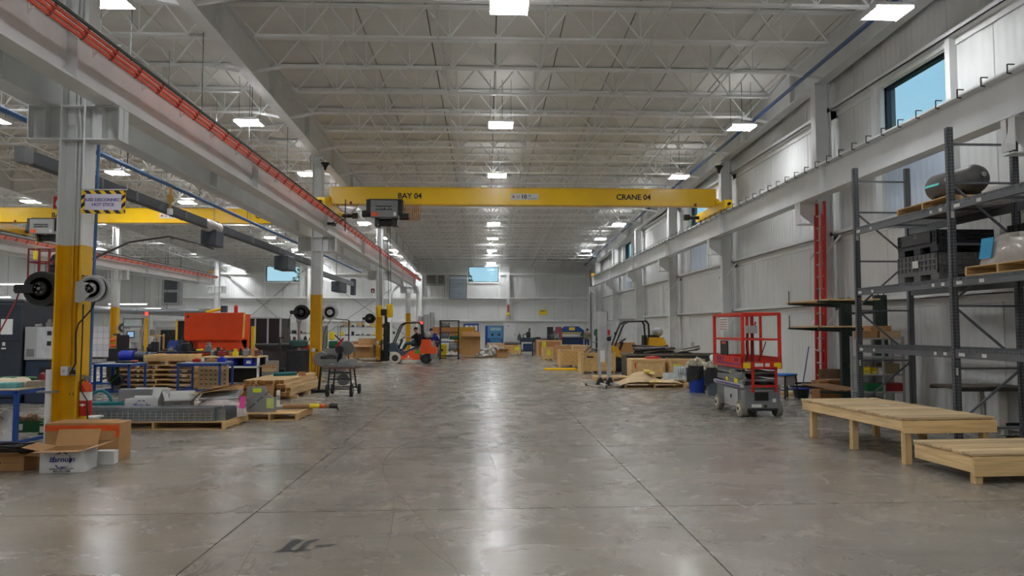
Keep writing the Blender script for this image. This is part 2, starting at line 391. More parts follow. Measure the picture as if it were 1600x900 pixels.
for a, b in WIN_R:
    for y in (a-0.2, b+0.2): P('window_jamb_post', MB().box(8.82, 8.965, y-0.07, y+0.07, 4.13, 7.31), white, wr)
# far wall framing
FPOST = [-28.0, -22.6, -15.0, -5.6, 1.85, 8.75]
for x in FPOST:
    mb = MB(); mb.box(x-0.12, x+0.12, YF-0.34, YF-0.32, 0, 7.3); mb.box(x-0.12, x+0.12, YF-0.06, YF-0.04, 0, 7.3); mb.box(x-0.01, x+0.01, YF-0.32, YF-0.06, 0, 7.3)
    P('wall_column', mb, white, wf)
for z in (2.4, 4.32, 6.35):
    for k in range(len(FPOST)-1):
        a, b = FPOST[k]+0.13, FPOST[k+1]-0.13
        for p, q in ([(a, b)] if z != 6.35 else [s[:2] for s in spans(a, b, [w for w in ((-18.82, -15.73), (-1.67, 1.17)) if w[0] > a and w[1] < b]) if not s[2]]):
            mb = MB(); mb.box(p, q, YF-0.30, YF-0.035, z-0.012, z+0.012); mb.box(p, q, YF-0.30, YF-0.28, z-0.0, z+0.16); mb.box(p, q, YF-0.06, YF-0.035, z-0.16, z)
            P('girt', mb, white, wf)
for a, b, c, d in ((-22.4, 6.9, -15.2, 0.6), (-15.2, 6.9, -22.4, 0.6), (-14.8, 6.7, -5.8, 0.5), (-5.8, 6.7, -14.8, 0.5)):
    P('brace_rod', MB().bar((a, YF-0.26, b), (c, YF-0.26, d), 0.07, 0.07), lgrey, wf)
for x in (-12.6, -9.6, -3.9, 4.4, 6.7): P('sag_rod', MB().box(x-0.025, x+0.025, YF-0.2, YF-0.16, 2.4, 6.35), white, wf)
P('knee_brace', MB().bar((1.95, YF-0.3, 3.9), (2.9, YF-0.12, 4.25), 0.06), white, wf)

# ceiling: slab, insulation strips, girders, joists, bridging, kickers
def slope_box(mb, x0, x1, y0, y1, dz0, dz1):
    return mb.add([(x0,y0,deck(y0)+dz0),(x1,y0,deck(y0)+dz0),(x1,y1,deck(y1)+dz0),(x0,y1,deck(y1)+dz0),(x0,y0,deck(y0)+dz1),(x1,y0,deck(y0)+dz1),(x1,y1,deck(y1)+dz1),(x0,y1,deck(y1)+dz1)],
                  [(3,2,1,0),(4,5,6,7),(0,1,5,4),(1,2,6,5),(2,3,7,6),(3,0,4,7)])
ce = struct(P('ceiling', slope_box(MB(), XL-0.3, XR+0.3, YB-0.3, YF+0.3, 0.045, 0.3), seam_m))
x = XL
while x < XR-0.1:
    x1 = min(x+1.62, XR); P('roof_panel', slope_box(MB(), x+0.016, x1-0.016, YB, YF, 0.0, 0.045), deck_m, ce); x = x1
GX = [-33.5, -20.4, -5.95, 8.62]
for gx in GX:
    mb = MB(); p, q = Vector((gx, YB, deck(YB)-0.5)), Vector((gx, YF, deck(YF)-0.5)); mb.ibeam(p, q, 0.98, 0.30, 0.03, 0.02)
    P('girder', mb, grey_white, ce)
    mb = MB()
    for y in range(-20, 62, 4): mb.box(gx-0.14, gx+0.14, y-0.008, y+0.008, deck(y)-0.96, deck(y)-0.04)
    P('stiffener_plates', mb, grey_white, ce)
def joist(span):
    mb = MB(); D = 0.74; e = 0.75
    for s in (-0.035, 0.035): mb.box(0.15, span-0.15, s-0.03, s+0.03, -0.07, -0.01)
    for s in (-0.035, 0.035): mb.box(e, span-e, s-0.025, s+0.025, -D-0.05, -D)
    n = max(4, round((span-2*e)/1.12)); w = (span-2*e)/n
    for k in range(n):
        a = e+k*w; mid = a+w/2
        mb.bar((a, 0, -D), (mid, 0, -0.04), 0.034); mb.bar((mid, 0, -0.04), (a+w, 0, -D), 0.034)
        if k: mb.bar((a, 0, -D), (a, 0, -0.04), 0.026)
    mb.bar((e, 0, -D), (0.16, 0, -0.06), 0.035); mb.bar((span-e, 0, -D), (span-0.16, 0, -0.06), 0.035)
    return finish(mb.mesh('roof_joist'), white, 0)
JY = [5.6+1.8*k for k in range(-15, 32)]
for b in range(3):
    x0, x1 = GX[b], GX[b+1]; jm = joist(x1-x0)
    km = finish(MB().bar((0.04, 0, -0.93), (1.05, 0, -0.76), 0.07).bar((x1-x0-0.04, 0, -0.93), (x1-x0-1.05, 0, -0.76), 0.07).mesh('kicker_brace'), white, 0)
    for i, y in enumerate(JY):
        P('roof_joist', jm, None, ce, loc=(x0, y, deck(y)-0.01))
        if b > 0 and i % 2 == 0: P('kicker_brace', km, None, ce, loc=(x0, y, deck(y)))
    nb = 5
    for k in range(1, nb+1):
        xx = x0+(x1-x0)*k/(nb+1)
        for dz in (-0.09, -0.80):
            P('bridging_bar', MB().bar((xx, YB+0.2, deck(YB+0.2)+dz), (xx, YF-0.3, deck(YF-0.3)+dz), 0.035), grey_white, ce)
P('eave_strut', MB().bar((XL+0.1, YF-0.5, 7.25), (XR-0.2, YF-0.5, 7.25), 0.14, 0.16), grey_white, ce)
# tyre marks and a paint mark on the floor
def ribbon(pts, w, z=0.0012):
    mb = MB(); pts = [Vector((p[0], p[1], z)) for p in pts]; L = []; Rr = []
    for i, p in enumerate(pts):
        d = (pts[min(i+1, len(pts)-1)]-pts[max(i-1, 0)]).normalized(); a = Vector((-d.y, d.x, 0))*w/2; L.append(p+a); Rr.append(p-a)
    for i in range(len(pts)-1): mb.quad(L[i], L[i+1], Rr[i+1], Rr[i])
    return mb
tyre = mat('tyre_mark', (116,108,98), 0.27, 0, 0.2, 9, world=True)
def arc(p0, p1, p2, n=24):
    return [((1-t)**2*p0[0]+2*t*(1-t)*p1[0]+t*t*p2[0], (1-t)**2*p0[1]+2*t*(1-t)*p1[1]+t*t*p2[1]) for t in (k/n for k in range(n+1))]
for pts, w in ((arc((-1.9, 11.8), (-2.25, 8.0), (-1.7, 5.0)), 0.010), (arc((-1.0, 12.2), (-1.75, 10.4), (-0.95, 8.0)), 0.009), (arc((-0.95, 8.0), (-0.4, 6.4), (-0.1, 4.9)), 0.010),
               (arc((-0.98, 7.9), (-0.8, 6.8), (-0.75, 5.0)), 0.008), (arc((0.0, 11.0), (0.15, 9.5), (0.12, 8.4)), 0.009), (arc((2.1, 7.3), (3.0, 6.6), (2.9, 5.9)), 0.007),
               (arc((-0.62, 6.4), (-0.3, 5.6), (0.0, 5.1)), 0.014), (arc((1.2, 9.0), (1.5, 8.5), (1.55, 8.1)), 0.012), (arc((-3.2, 7.1), (-3.0, 6.9), (-2.9, 6.4)), 0.008)):
    P('tyre_mark', ribbon(pts, w*0.75), tyre, fl, smooth=0)
pm = mat('grey_floor_paint', (56,57,60), 0.45, 0, 0.15, 14, world=True)
P('paint_mark', MB().add([(a, b, 0.0015) for a, b in ((-1.68,5.93),(-1.62,6.02),(-1.62,6.28),(-1.52,6.28),(-1.55,6.02),(-1.5,5.95))], [(0,1,2,3,4,5)])
  .add([(a, b, 0.0015) for a, b in ((-1.53,5.96),(-1.50,6.02),(-1.49,6.24),(-1.40,6.30),(-1.38,6.27),(-1.43,6.22),(-1.44,6.03),(-1.38,5.98))], [(0,1,2,3,4,5,6,7)])
  .add([(a, b, 0.0015) for a, b in ((-1.38,6.08),(-1.36,6.13),(-1.27,6.14),(-1.20,6.16),(-1.25,6.10),(-1.33,6.07))], [(0,1,2,3,4,5)]), pm, fl, smooth=0)
tape = mat('floor_tape_scraps', (214,208,200), 0.7, 0, 0.05, 9)
for a, b in ((-4.62,11.15),(-4.3,11.2),(-4.0,11.3),(-4.55,10.8),(-4.2,10.85),(-3.95,10.9),(-3.7,11.0)):
    P('tape_scrap', ribbon([(a, b), (a+0.16, b+0.02)], 0.03, 0.0014), tape, fl, smooth=0)

# ------------------------------------------------------------------ lamps
LL = {x: ('white LED high bay light panel on thin wires '+w, 'high bay lamps '+w) for x, w in ((0.40, 'over the middle of the crane bay'), (7.4, 'beside the girder along the side wall'), (-6.75, 'beside the girder above the yellow columns'),
      (-13.85, 'over the middle of the neighbouring bay'), (-20.95, 'beside the girder beyond the neighbouring bay'), (-28.0, 'over the farthest left bay'))}
lab = LL[0.40][0]
lamp = T('high_bay_lamp', lab, 'lamp', (0.40, 13.1, 7.6), 0, LL[0.40][1])
mb = MB().bbox(-0.36, 0.36, -0.31, 0.31, 0.02, 0.08, 0.01)
mb.box(-0.36, -0.345, -0.31, 0.31, -0.03, 0.03); mb.box(0.345, 0.36, -0.31, 0.31, -0.03, 0.03)
P('housing', mb, white, lamp)
for k in range(4): P('led_strip', MB().box(-0.335, 0.335, -0.28+k*0.15, -0.17+k*0.15, -0.012, 0.022), led, lamp)
for k in range(3): P('reflector_fin', MB().box(-0.34, 0.34, -0.152+k*0.15, -0.138+k*0.15, -0.04, 0.022), white, lamp)
P('uplight_slot', MB().box(-0.3, 0.3, -0.22, -0.14, 0.081, 0.084).box(-0.3, 0.3, 0.14, 0.22, 0.081, 0.084), emit('added_uplight_glow', (250,252,255), LAMP_W*0.14), lamp)  # added glow on the housing top, there to brighten the ceiling
P('driver_box', MB().bbox(-0.12, 0.12, -0.1, 0.1, 0.08, 0.15, 0.01), lgrey, lamp)
for sx, sy, w in ((-0.3, 0, 0.008), (0.3, 0, 0.008), (0.05, 0.05, 0.014)): P('hanging_wire', MB().bar((sx, sy, 0), (sx, sy, 1), w), dark, lamp, loc=(0, 0, 0.08))
for x in (0.40, 7.4, -6.75, -13.85, -20.95, -28.0):
    for k, y in enumerate((-15.4, -8.3, -1.2, 5.9, 13.1, 20.9, 27.9, 34.4, 40.8, 47.6, 54.2)):  # rows behind the camera are unseen, added to light the fronts of objects
        if (x, k) == (0.40, 4): continue
        if x < -14 and k < 4: continue
        dup(lamp, (x, y, min(7.6, deck(y)-0.45)), 0, LL[x][0], LL[x][1])
    if -21 < x < 1: dup(lamp, (x, 61.4, 7.25), 0, LL[x][0], LL[x][1])
for o in list(C.objects):
    if o.name.startswith('hanging_wire') and o.parent.name.startswith('high_bay'): o.scale.z = deck(o.parent.location.y)-o.parent.location.z-0.1
dim = emit('led_strip_dimmed', (250,252,255), LAMP_W*0.55)        # the row beside the side wall is dimmed
sm = None
for o in list(C.objects):
    if o.name.startswith('led_strip') and o.parent.location.x > 7:
        o.material_slots[0].link = 'OBJECT'; o.material_slots[0].material = dim
# tube lights low in the far left bay
tl = T('tube_light', 'long fluorescent tube light hung low in the far left bay', 'lamp', (-25.5, 44.0, 3.35), 0, 'tube lights in the far left bay')
P('tube_housing', MB().box(-1.2, 1.2, -0.05, 0.05, 0.03, 0.08), white, tl); P('tube', MB().cyl((-1.18, 0, 0), (1.18, 0, 0), 0.025, 8), emit('tube_glow', (255,252,248), 7.0), tl)
for sx in (-1, 1): P('hanging_wire', MB().bar((sx, 0, 0.08), (sx, 0, 4.0), 0.01), dark, tl)
for x, y, z in ((-22.5, 47, 3.3), (-27.5, 50, 3.2), (-24.2, 38.0, 4.0), (-29, 44, 3.6), (-26, 57, 3.3)): dup(tl, (x, y, z))

# ------------------------------------------------------------------ outside: ground and trees seen through the windows
struct(P('ground', MB().box(-90, 90, 63.5, 140, -0.5, -0.1).box(9.6, 90, -60, 63.4, -0.5, -0.1), mat('grass_ground', (92,108,66), 0.9, 0, 0.2, 0.3, world=True)))
def tree(loc, h, r, label):
    t = T('tree', label, 'tree', loc, 0, 'trees outside the far wall'); P('trunk', MB().tube([(0,0,0),(0.1,0,h*0.4),(0,0.1,h*0.8)], 0.2, 8, rr=[0.22,0.16,0.06]), bark, t)
    mb = MB()
    for k in range(900):
        d = Vector((random.gauss(0,1), random.gauss(0,1), random.gauss(0,1))).normalized()*r*random.random()**0.4
        p = Vector((0,0,h-r*0.8))+Vector((d.x, d.y, d.z*1.1)); a = Vector((random.gauss(0,1), random.gauss(0,1), random.gauss(0,1))).normalized()*0.22; b = a.cross(Vector((random.gauss(0,1), random.gauss(0,1), 0.5))).normalized()*0.14
        mb.add([p-a, p+b, p+a, p-b], [(0,1,2,3)])
    P('crown', mb, leaf, t, smooth=0)
tree((-3.4, 84, -0.1), 8.3, 2.0, 'green leafy tree outside behind the window above the work bay')
tree((-18.9, 82, -0.1), 9.0, 2.4, 'green leafy tree outside behind the window of the neighbouring bay')
tree((44, 62, -0.1), 8.5, 2.6, 'green leafy tree outside beyond the long side wall')

# ------------------------------------------------------------------ steel columns between the bays
def column(x, y, label, both=True):
    t = T('steel_column', label, 'column', (x, y, 0)); H = deck(y)-1.0; zp = 2.95
    P('base_plate', MB().box(-0.26, 0.26, -0.24, 0.24, 0, 0.025), yellow, t)
    def sec(z0, z1):
        mb = MB(); mb.box(-0.18, -0.155, -0.15, 0.15, z0, z1); mb.box(0.155, 0.18, -0.15, 0.15, z0, z1); mb.box(-0.156, 0.156, -0.009, 0.009, z0, z1); return mb
    P('yellow_shaft', sec(0.025, zp), yellow, t); P('white_shaft', sec(zp, H), grey_white, t)
    mb = MB()
    for s in ((-1, 1) if both else (1,)):
        a, b = sorted((s*0.18, s*0.66)); mb.box(a, b, -0.15, 0.15, 4.955, 4.978); mb.box(a, b, -0.15, 0.15, 4.47, 4.49); mb.box(a, b, -0.008, 0.008, 4.49, 4.955)
        for xx in (0.40, 0.64): mb.box(s*xx-0.008, s*xx+0.008, -0.14, 0.14, 4.49, 4.955)
    P('runway_bracket', mb, grey_white, t)
    mb = MB()
    for z in (4.47, 4.955): mb.box(-0.155, 0.155, -0.14, 0.14, z, z+0.02)
    P('stiffener_plate', mb, grey_white, t)
    return t
c1 = column(-5.95, 10.8, 'white steel column with yellow lower half carrying the black and yellow striped sign')
c2 = column(-5.95, 26.0, 'white and yellow steel column between the lumber stack and the mitre saw')
c3 = column(-5.95, 41.2, 'white and yellow steel column beside the hanging crane hook')
c4 = column(-5.95, 56.4, 'white and yellow steel column behind the orange forklift, nearest the far wall')
for y, l in ((26.0, 'white and yellow steel column at the far side of the neighbouring bay by the dark machine'), (41.2, 'white and yellow steel column beside the white paper board in the far bay'), (56.4, 'white and yellow steel column at the end of the far runway')): column(-20.4, y, l)
P('conduit_white', MB().tube([(0.02,-0.04,7.6),(0.02,-0.04,5.0),(0.06,-0.04,4.75),(0.06,-0.04,2.95)], 0.014, 6).tube([(-0.04,-0.04,7.6),(-0.04,-0.04,5.0),(0.0,-0.04,4.7),(0.0,-0.04,2.95)], 0.014, 6), grey_white, c1)
P('conduit_yellow', MB().tube([(0.06,-0.04,2.95),(0.06,-0.04,1.2)], 0.014, 6).tube([(0.0,-0.04,2.95),(0.0,-0.04,1.2)], 0.014, 6), yellow, c1)
letters('D8', 0.13, ink, c1, (0.182, -0.04, 2.47), (PI/2, 0, PI/2), bold=0.02)
letters('1 3', 0.06, ink, c1, (0.03, -0.012, 0.82))
# electrical bits on the first column
t = T('electrical_box', 'small white switch box screwed to the yellow column near the plastic pipe', 'electrical box', (-5.97, 10.72, 1.09)); P('case', MB().bbox(-0.05, 0.05, -0.05, 0.06, 0, 0.13, 0.006), pvc, t); P('toggle', MB().box(-0.008, 0.008, -0.065, -0.05, 0.05, 0.08), lgrey, t)
t = T('power_outlet', 'silver power outlet with black plug on the yellow column', 'power outlet', (-5.83, 10.72, 1.09)); P('outlet_box', MB().bbox(-0.04, 0.04, -0.04, 0.06, 0, 0.11, 0.005), alu, t); P('plug', MB().box(-0.02, 0.025, -0.08, -0.04, 0.02, 0.08), black, t)
t = T('plastic_pipe', 'white plastic pipe strapped upright to the yellow column', 'pipe', (-6.12, 10.58, 0.0)); P('pipe', MB().tube([(0,0,0.0),(0,0,1.18)], 0.042, 14), pvc, t); P('strap', MB().box(-0.14, 0.12, -0.05, 0.05, 0.86, 0.885), galv, t)
# fire extinguisher
t = T('fire_extinguisher', 'red fire extinguisher with orange tag hanging on the yellow column', 'fire extinguisher', (-5.69, 10.74, 0.52))
P('cylinder', MB().lathe([(0.0,0),(0.07,0.005),(0.08,0.03),(0.08,0.40),(0.065,0.45),(0.03,0.475),(0.03,0.5)], n=20), redpaint, t)
P('label_band', MB().lathe([(0.0815,0.22),(0.0815,0.34)], n=20), sticker, t); P('valve', MB().bbox(-0.03, 0.03, -0.03, 0.03, 0.49, 0.54, 0.006), steel, t)
P('lever', MB().bar((-0.08,0,0.575),(0.05,0,0.545),0.02).bar((-0.08,0,0.545),(0.05,0,0.53),0.02), steel, t); P('hose', MB().tube([(-0.03,-0.02,0.51),(-0.09,-0.03,0.47),(-0.1,-0.03,0.3),(-0.095,-0.03,0.12)], 0.013, 8), hoseb, t)
P('inspection_tag', MB().box(-0.045, 0.045, -0.004, 0.0, -0.07, 0.07, TM(0.06,-0.09,0.42,0.1,0,-0.45)), otape, t); P('diamond_mark', MB().prism([(0.0,0.14),(0.045,0.16),(0.0,0.18),(-0.045,0.16)], -0.084, -0.081, 'y'), sticker, t)
P('wall_hook', MB().box(-0.1, -0.07, -0.02, 0.02, 0.45, 0.5), dark, t)
# hose reels
def reel(name, label, loc, R0, m, mhub, arm_dir, hose_mat, hose_pts, rz=0.0, depth=0.16, groove=None):
    t = T(name, label, 'hose reel', loc, rz)
    P('drum', MB().lathe([(0.0,-depth/2),(R0*0.98,-depth/2),(R0,-depth/2+0.015),(R0*0.96,-depth/2+0.03),(R0*0.62,-depth/2+0.035),(R0*0.62,depth/2-0.035),(R0*0.96,depth/2-0.03),(R0,depth/2-0.015),(R0*0.98,depth/2),(0.0,depth/2)], axis='y', n=36), m, t)
    P('wound_hose', MB().lathe([(R0*0.86,-depth/2+0.04),(R0*0.88,0),(R0*0.86,depth/2-0.04)], axis='y', n=28), rubber, t)
    P('hub_plate', MB().lathe([(0.0,-depth/2-0.035),(R0*0.36,-depth/2-0.035),(R0*0.42,-depth/2-0.01),(R0*0.42,-depth/2)], axis='y', n=24), mhub, t)
    P('rim_groove', MB().lathe([(R0*0.80,-depth/2-0.002),(R0*0.80,-depth/2-0.006),(R0*0.66,-depth/2-0.006),(R0*0.66,-depth/2-0.002)], axis='y', n=30), groove or rubber, t)
    mb = MB()
    for k in range(5): a = k*2*PI/5+0.3; mb.cyl((R0*0.24*math.cos(a),-depth/2-0.045,R0*0.24*math.sin(a)),(R0*0.24*math.cos(a),-depth/2-0.03,R0*0.24*math.sin(a)),R0*0.045,8)
    P('bolts', mb, steel, t); P('axle_nut', MB().cyl((0,-depth/2-0.06,0),(0,-depth/2-0.03,0),R0*0.1,6), steel, t)
    s = arm_dir; mb = MB()
    if s == -1: mb.bar((0,-depth/2-0.02,0),(s*R0*1.35,-depth/2-0.02,-R0*0.02),0.03,R0*0.5); mb.bar((s*R0*1.3,-depth/2-0.02,0),(s*R0*1.3,depth/2,0),R0*0.3,R0*0.35); P('guide_arm', mb, mhub, t)
    P('hose', MB().tube(hose_pts, 0.011, 8), hose_mat, t)
    return t
r1 = reel('hose_reel', 'grey hose reel bolted to the right face of the yellow column with the sign', (-5.56, 10.62, 2.32), 0.19, lgrey, lgrey, -0.6, hoseb, [(0.02,0.0,-0.18),(-0.02,-0.02,-0.3),(-0.17,-0.06,-0.5),(-0.2,-0.06,-0.62),(-0.19,-0.06,-1.05),(-0.27,-0.05,-1.2)], groove=mgrey)
P('mounting_plate', MB().prism([(-0.2,-0.2),(-0.1,-0.2),(0.06,-0.02),(-0.02,0.08),(-0.2,0.1)], -0.115, -0.095, 'y'), lgrey, r1)
mb = MB(); mb.bar((-0.2,-0.1,-0.15),(-0.02,0.0,-0.15),0.04); P('bracket', mb, lgrey, r1)
r2 = reel('hose_reel', 'large black hose reel with red hose on the left of the yellow column', (-6.44, 10.95, 2.33), 0.255, black, black, -1, mat('red_hose', (150,44,44), 0.5, 0, 0.1, 8), [(-0.34,-0.02,-0.03),(-0.4,-0.02,-0.2),(-0.62,-0.05,-0.7),(-0.85,-0.1,-1.05),(-1.0,-0.1,-1.6)], depth=0.2)
P('bracket', MB().bar((0,0.05,0.0),(0.34,0.05,0.0),0.08,0.2), black, r2)
r3 = reel('hose_reel', 'black hose reel on the column beside the lumber stack', (-6.45, 25.95, 2.33), 0.26, black, black, -1, hoseb, [(-0.35,0,-0.03),(-0.42,0,-0.2),(-0.46,0,-0.55)], depth=0.2); P('bracket', MB().bar((0,0.1,0),(0.33,0.1,0),0.08,0.16), black, r3)
r4 = reel('hose_reel', 'grey hose reel on the column beside the mitre saw', (-5.44, 25.9, 2.33), 0.26, lgrey, lgrey, -0.9, hoseb, [(0.02,0,-0.25),(-0.08,0,-0.4),(-0.2,-0.05,-0.7),(-0.23,-0.1,-1.4)], depth=0.2, groove=mgrey)
r5 = reel('hose_reel', 'black hose reel on the column beside the hanging crane hook', (-6.45, 41.1, 2.33), 0.28, black, black, -1, hoseb, [(-0.38,0,-0.03),(-0.42,0,-0.15),(-0.43,0,-0.5)], depth=0.2); P('bracket', MB().bar((0,0.1,0),(0.33,0.1,0),0.08,0.16), black, r5)
r6 = reel('hose_reel', 'grey hose reel on the far bay column by the paper board', (-19.8, 41.0, 1.8), 0.3, lgrey, lgrey, 1, hoseb, [(0.3,0,0),(0.4,0,-0.2),(0.4,0,-0.6)], depth=0.2, groove=mgrey); P('bracket', MB().bar((-0.43,0.1,0),(0,0.1,0),0.08,0.16), lgrey, r6)
# power cord down the first column
P('power_cord', MB().tube([(-5.74,10.69,2.1),(-5.74,10.69,1.5),(-5.73,10.66,0.9),(-5.62,10.64,0.75),(-5.6,10.66,0.3),(-5.68,10.7,0.06)], 0.009, 6), hoseb, c1, loc=(5.95,-10.8,0))
# striped sign
t = T('safety_sign', 'white sign with black and yellow striped border reading BUSS DISCONNECT HOT STICK', 'sign', (-5.765, 10.60, 3.39))
P('panel', MB().bbox(0.0, 0.62, -0.008, 0.008, 0.0, 0.33, 0.003), mat('sign_yellow', (236,190,20), 0.45, 0, 0.05, 6), t); P('white_field', MB().box(0.055, 0.565, -0.011, -0.008, 0.05, 0.28), mat('sign_white', (206,202,216), 0.5, 0, 0.03, 6), t)
mb = MB()
for k in range(5):
    a = 0.03+k*0.14
    for z0, z1 in ((0.0, 0.05), (0.28, 0.33)): mb.prism([(min(a+0.05,0.62), z0), (min(a+0.12,0.62), z0), (min(a+0.07,0.62), z1), (a, z1)], -0.0105, -0.008, 'y')
for z in (0.07, 0.19):
    for x0, x1 in ((0.0, 0.055), (0.565, 0.62)): mb.prism([(x0, z), (x1, z+0.05), (x1, min(z+0.11, 0.28)), (x0, z+0.06)], -0.0105, -0.008, 'y')
P('black_stripe', mb, ink, t, smooth=0)
letters('BUSS DISCONNECT', 0.062, inkpurple, t, (0.31, -0.012, 0.195), bold=0.018, name='lettering'); letters('HOT STICK', 0.062, inkpurple, t, (0.31, -0.012, 0.125), bold=0.018)
P('hanging_bar', MB().cyl((-0.02,0,0.345),(0.64,0,0.345),0.008,8).cyl((0.64,0,0.345),(0.64,0,0.42),0.006,6), alu, t)
t = T('fire_sign', 'small red and white fire sign behind the yellow column', 'sign', (-6.35, 10.92, 3.50)); P('panel', MB().box(0, 0.2, 0, 0.01, 0, 0.2), redpaint, t); P('white_flame', MB().prism([(0.06,0.03),(0.14,0.03),(0.17,0.09),(0.13,0.13),(0.12,0.17),(0.09,0.12),(0.06,0.14),(0.04,0.08)], -0.004, 0, 'y'), sticker, t)
P('border', MB().box(0,0.2,-0.003,0,0.0,0.008).box(0,0.2,-0.003,0,0.192,0.2).box(0,0.008,-0.003,0,0,0.2).box(0.192,0.2,-0.003,0,0,0.2), sticker, t); P('arm', MB().bar((0.2,0.005,0.1),(0.24,0.005,0.1),0.02), steel, t)
t = T('fire_sign', 'tiny red fire sign high on the column beside the hanging crane hook', 'sign', (-6.4, 41.0, 3.75)); P('panel', MB().box(0, 0.2, 0, 0.02, 0, 0.24), darkred, t); P('white_flame', MB().prism([(0.05,0.05),(0.15,0.05),(0.1,0.18)], -0.004, 0, 'y'), sticker, t)
for (cx, cy), l in (((-5.95, 26.0), 'mitre saw'), ((-5.95, 41.2), 'crane hook')):
    t = T('power_outlet', 'white outlet box with black cords on the column by the %s' % l, 'power outlet', (cx, cy-0.17, 0.95)); P('outlet_box', MB().bbox(-0.09, 0.01, -0.05, 0.02, 0, 0.14, 0.01), pvc, t); P('cord', MB().tube([(0.08,-0.02,0.1),(0.09,-0.03,-0.2),(0.02,-0.03,-0.6),(-0.04,-0.03,-0.92)], 0.012, 6).tube([(0.09,-0.02,0.1),(0.12,-0.03,-0.4),(0.12,-0.03,-0.92)], 0.012, 6), hoseb, t)

# ------------------------------------------------------------------ crane runways
def runway(x, y0, y1, label, clips=0, brk=None):
    t = T('runway_beam', label, 'crane runway', (x, 0, 0)); P('beam', MB().ibeam((0,y0,5.34),(0,y1,5.34),0.72,0.32,0.03,0.02), grey_white, t)
    P('rail', MB().box(-0.035, 0.035, y0, y1, 5.70, 5.77), white if clips else dark, t)
    mb = MB(); y = y0+1.2
    while y < y1: mb.box(-0.15, 0.15, y-0.01, y+0.01, 5.01, 5.67); y += 7.6
    P('stiffener_plates', mb, grey_white, t)
    if clips:
        s = clips; cm = finish(MB().bar((s*0.165,0,5.66),(s*0.165,0,5.80),0.016).bar((s*0.165,0,5.80),(s*0.05,0,5.80),0.016).bar((s*0.165,0,5.66),(s*0.1,0,5.655),0.016).mesh('rail_clip'), dark, 0); y = max(y0, 6)
        while y < y1-0.3: P('rail_clip', cm, None, t, loc=(0, y, 0)); y += 0.6
    P('end_stop', MB().box(-0.12, 0.12, y1-0.15, y1, 5.77, 6.0), fyellow, t)
    return t
runway(8.13, YB, 56.0, 'long white crane runway beam with dark rail clips along the side wall', -1)
runway(-5.48, YB, 57.0, 'long white crane runway beam above the yellow columns, main bay side')
runway(-6.42, YB, 57.0, 'white crane runway beam on the neighbouring bay side of the yellow columns')
runway(-19.9, 12, 54.0, 'white crane runway beam at the far side of the neighbouring bay')
runway(-20.9, 12, 54.0, 'white crane runway beam facing the farthest left bay')
def conductors(x, y0, y1, s, label):
    t = T('conductor_rail', label, 'conductor rail', (x, 0, 0))
    for dx, z in ((0.0, 5.40), (0.035, 5.445), (0.07, 5.49)): P('conductor_bar', MB().box(s*dx-0.014, s*dx+0.014, y0, y1, z-0.018, z+0.018), copper, t)
    P('ground_bar', MB().box(s*0.105-0.014, s*0.105+0.014, y0, y1, 5.515, 5.55), darkgreen, t)
    y = y0+0.6; bm = finish(MB().bar((-s*0.26,0,5.56),(s*0.12,0,5.585),0.022).bar((-s*0.24,0,5.42),(-s*0.24,0,5.57),0.022).bar((-s*0.24,0,5.44),(-s*0.08,0,5.56),0.016).mesh('bracket'), white, 0)
    while y < y1: P('bracket', bm, None, t, loc=(0, y, 0)); y += 1.42
    y = y0+2; jm = finish(MB().prism([(-0.02,5.375),(0.01,5.375),(0.09,5.49),(0.09,5.52),(0.06,5.515),(-0.02,5.42)],-0.02,0.02,'y').mesh('joint_cover'), mat('dark_orange', (150,40,28), 0.5), 0)
    while y < y1: P('joint_cover', jm, None, t, loc=(0, y, 0)); y += 0.71
    return t
hb = finish(MB().bar((-0.12,0,0),(0.12,0,0),0.03,0.05).bar((-0.1,0,0.04),(0.1,0,0.04),0.012).bar((-0.12,0,0),(-0.12,0,0.06),0.02).bar((0.12,0,0),(0.12,0,0.06),0.02).mesh('hanger_bar'), dark, 0)
lb = bpy.data.objects['runway_beam.002']
for k in range(22): P('hanger_bar', hb, None, lb, loc=(-0.28, 11.5+1.9*k, 5.12))
conductors(-5.08, -2, 56.5, 1, 'bundle of orange conductor bars along the main bay runway beam')
conductors(-19.5, 12, 53.8, 1, 'bundle of orange conductor bars along the far runway of the neighbouring bay')
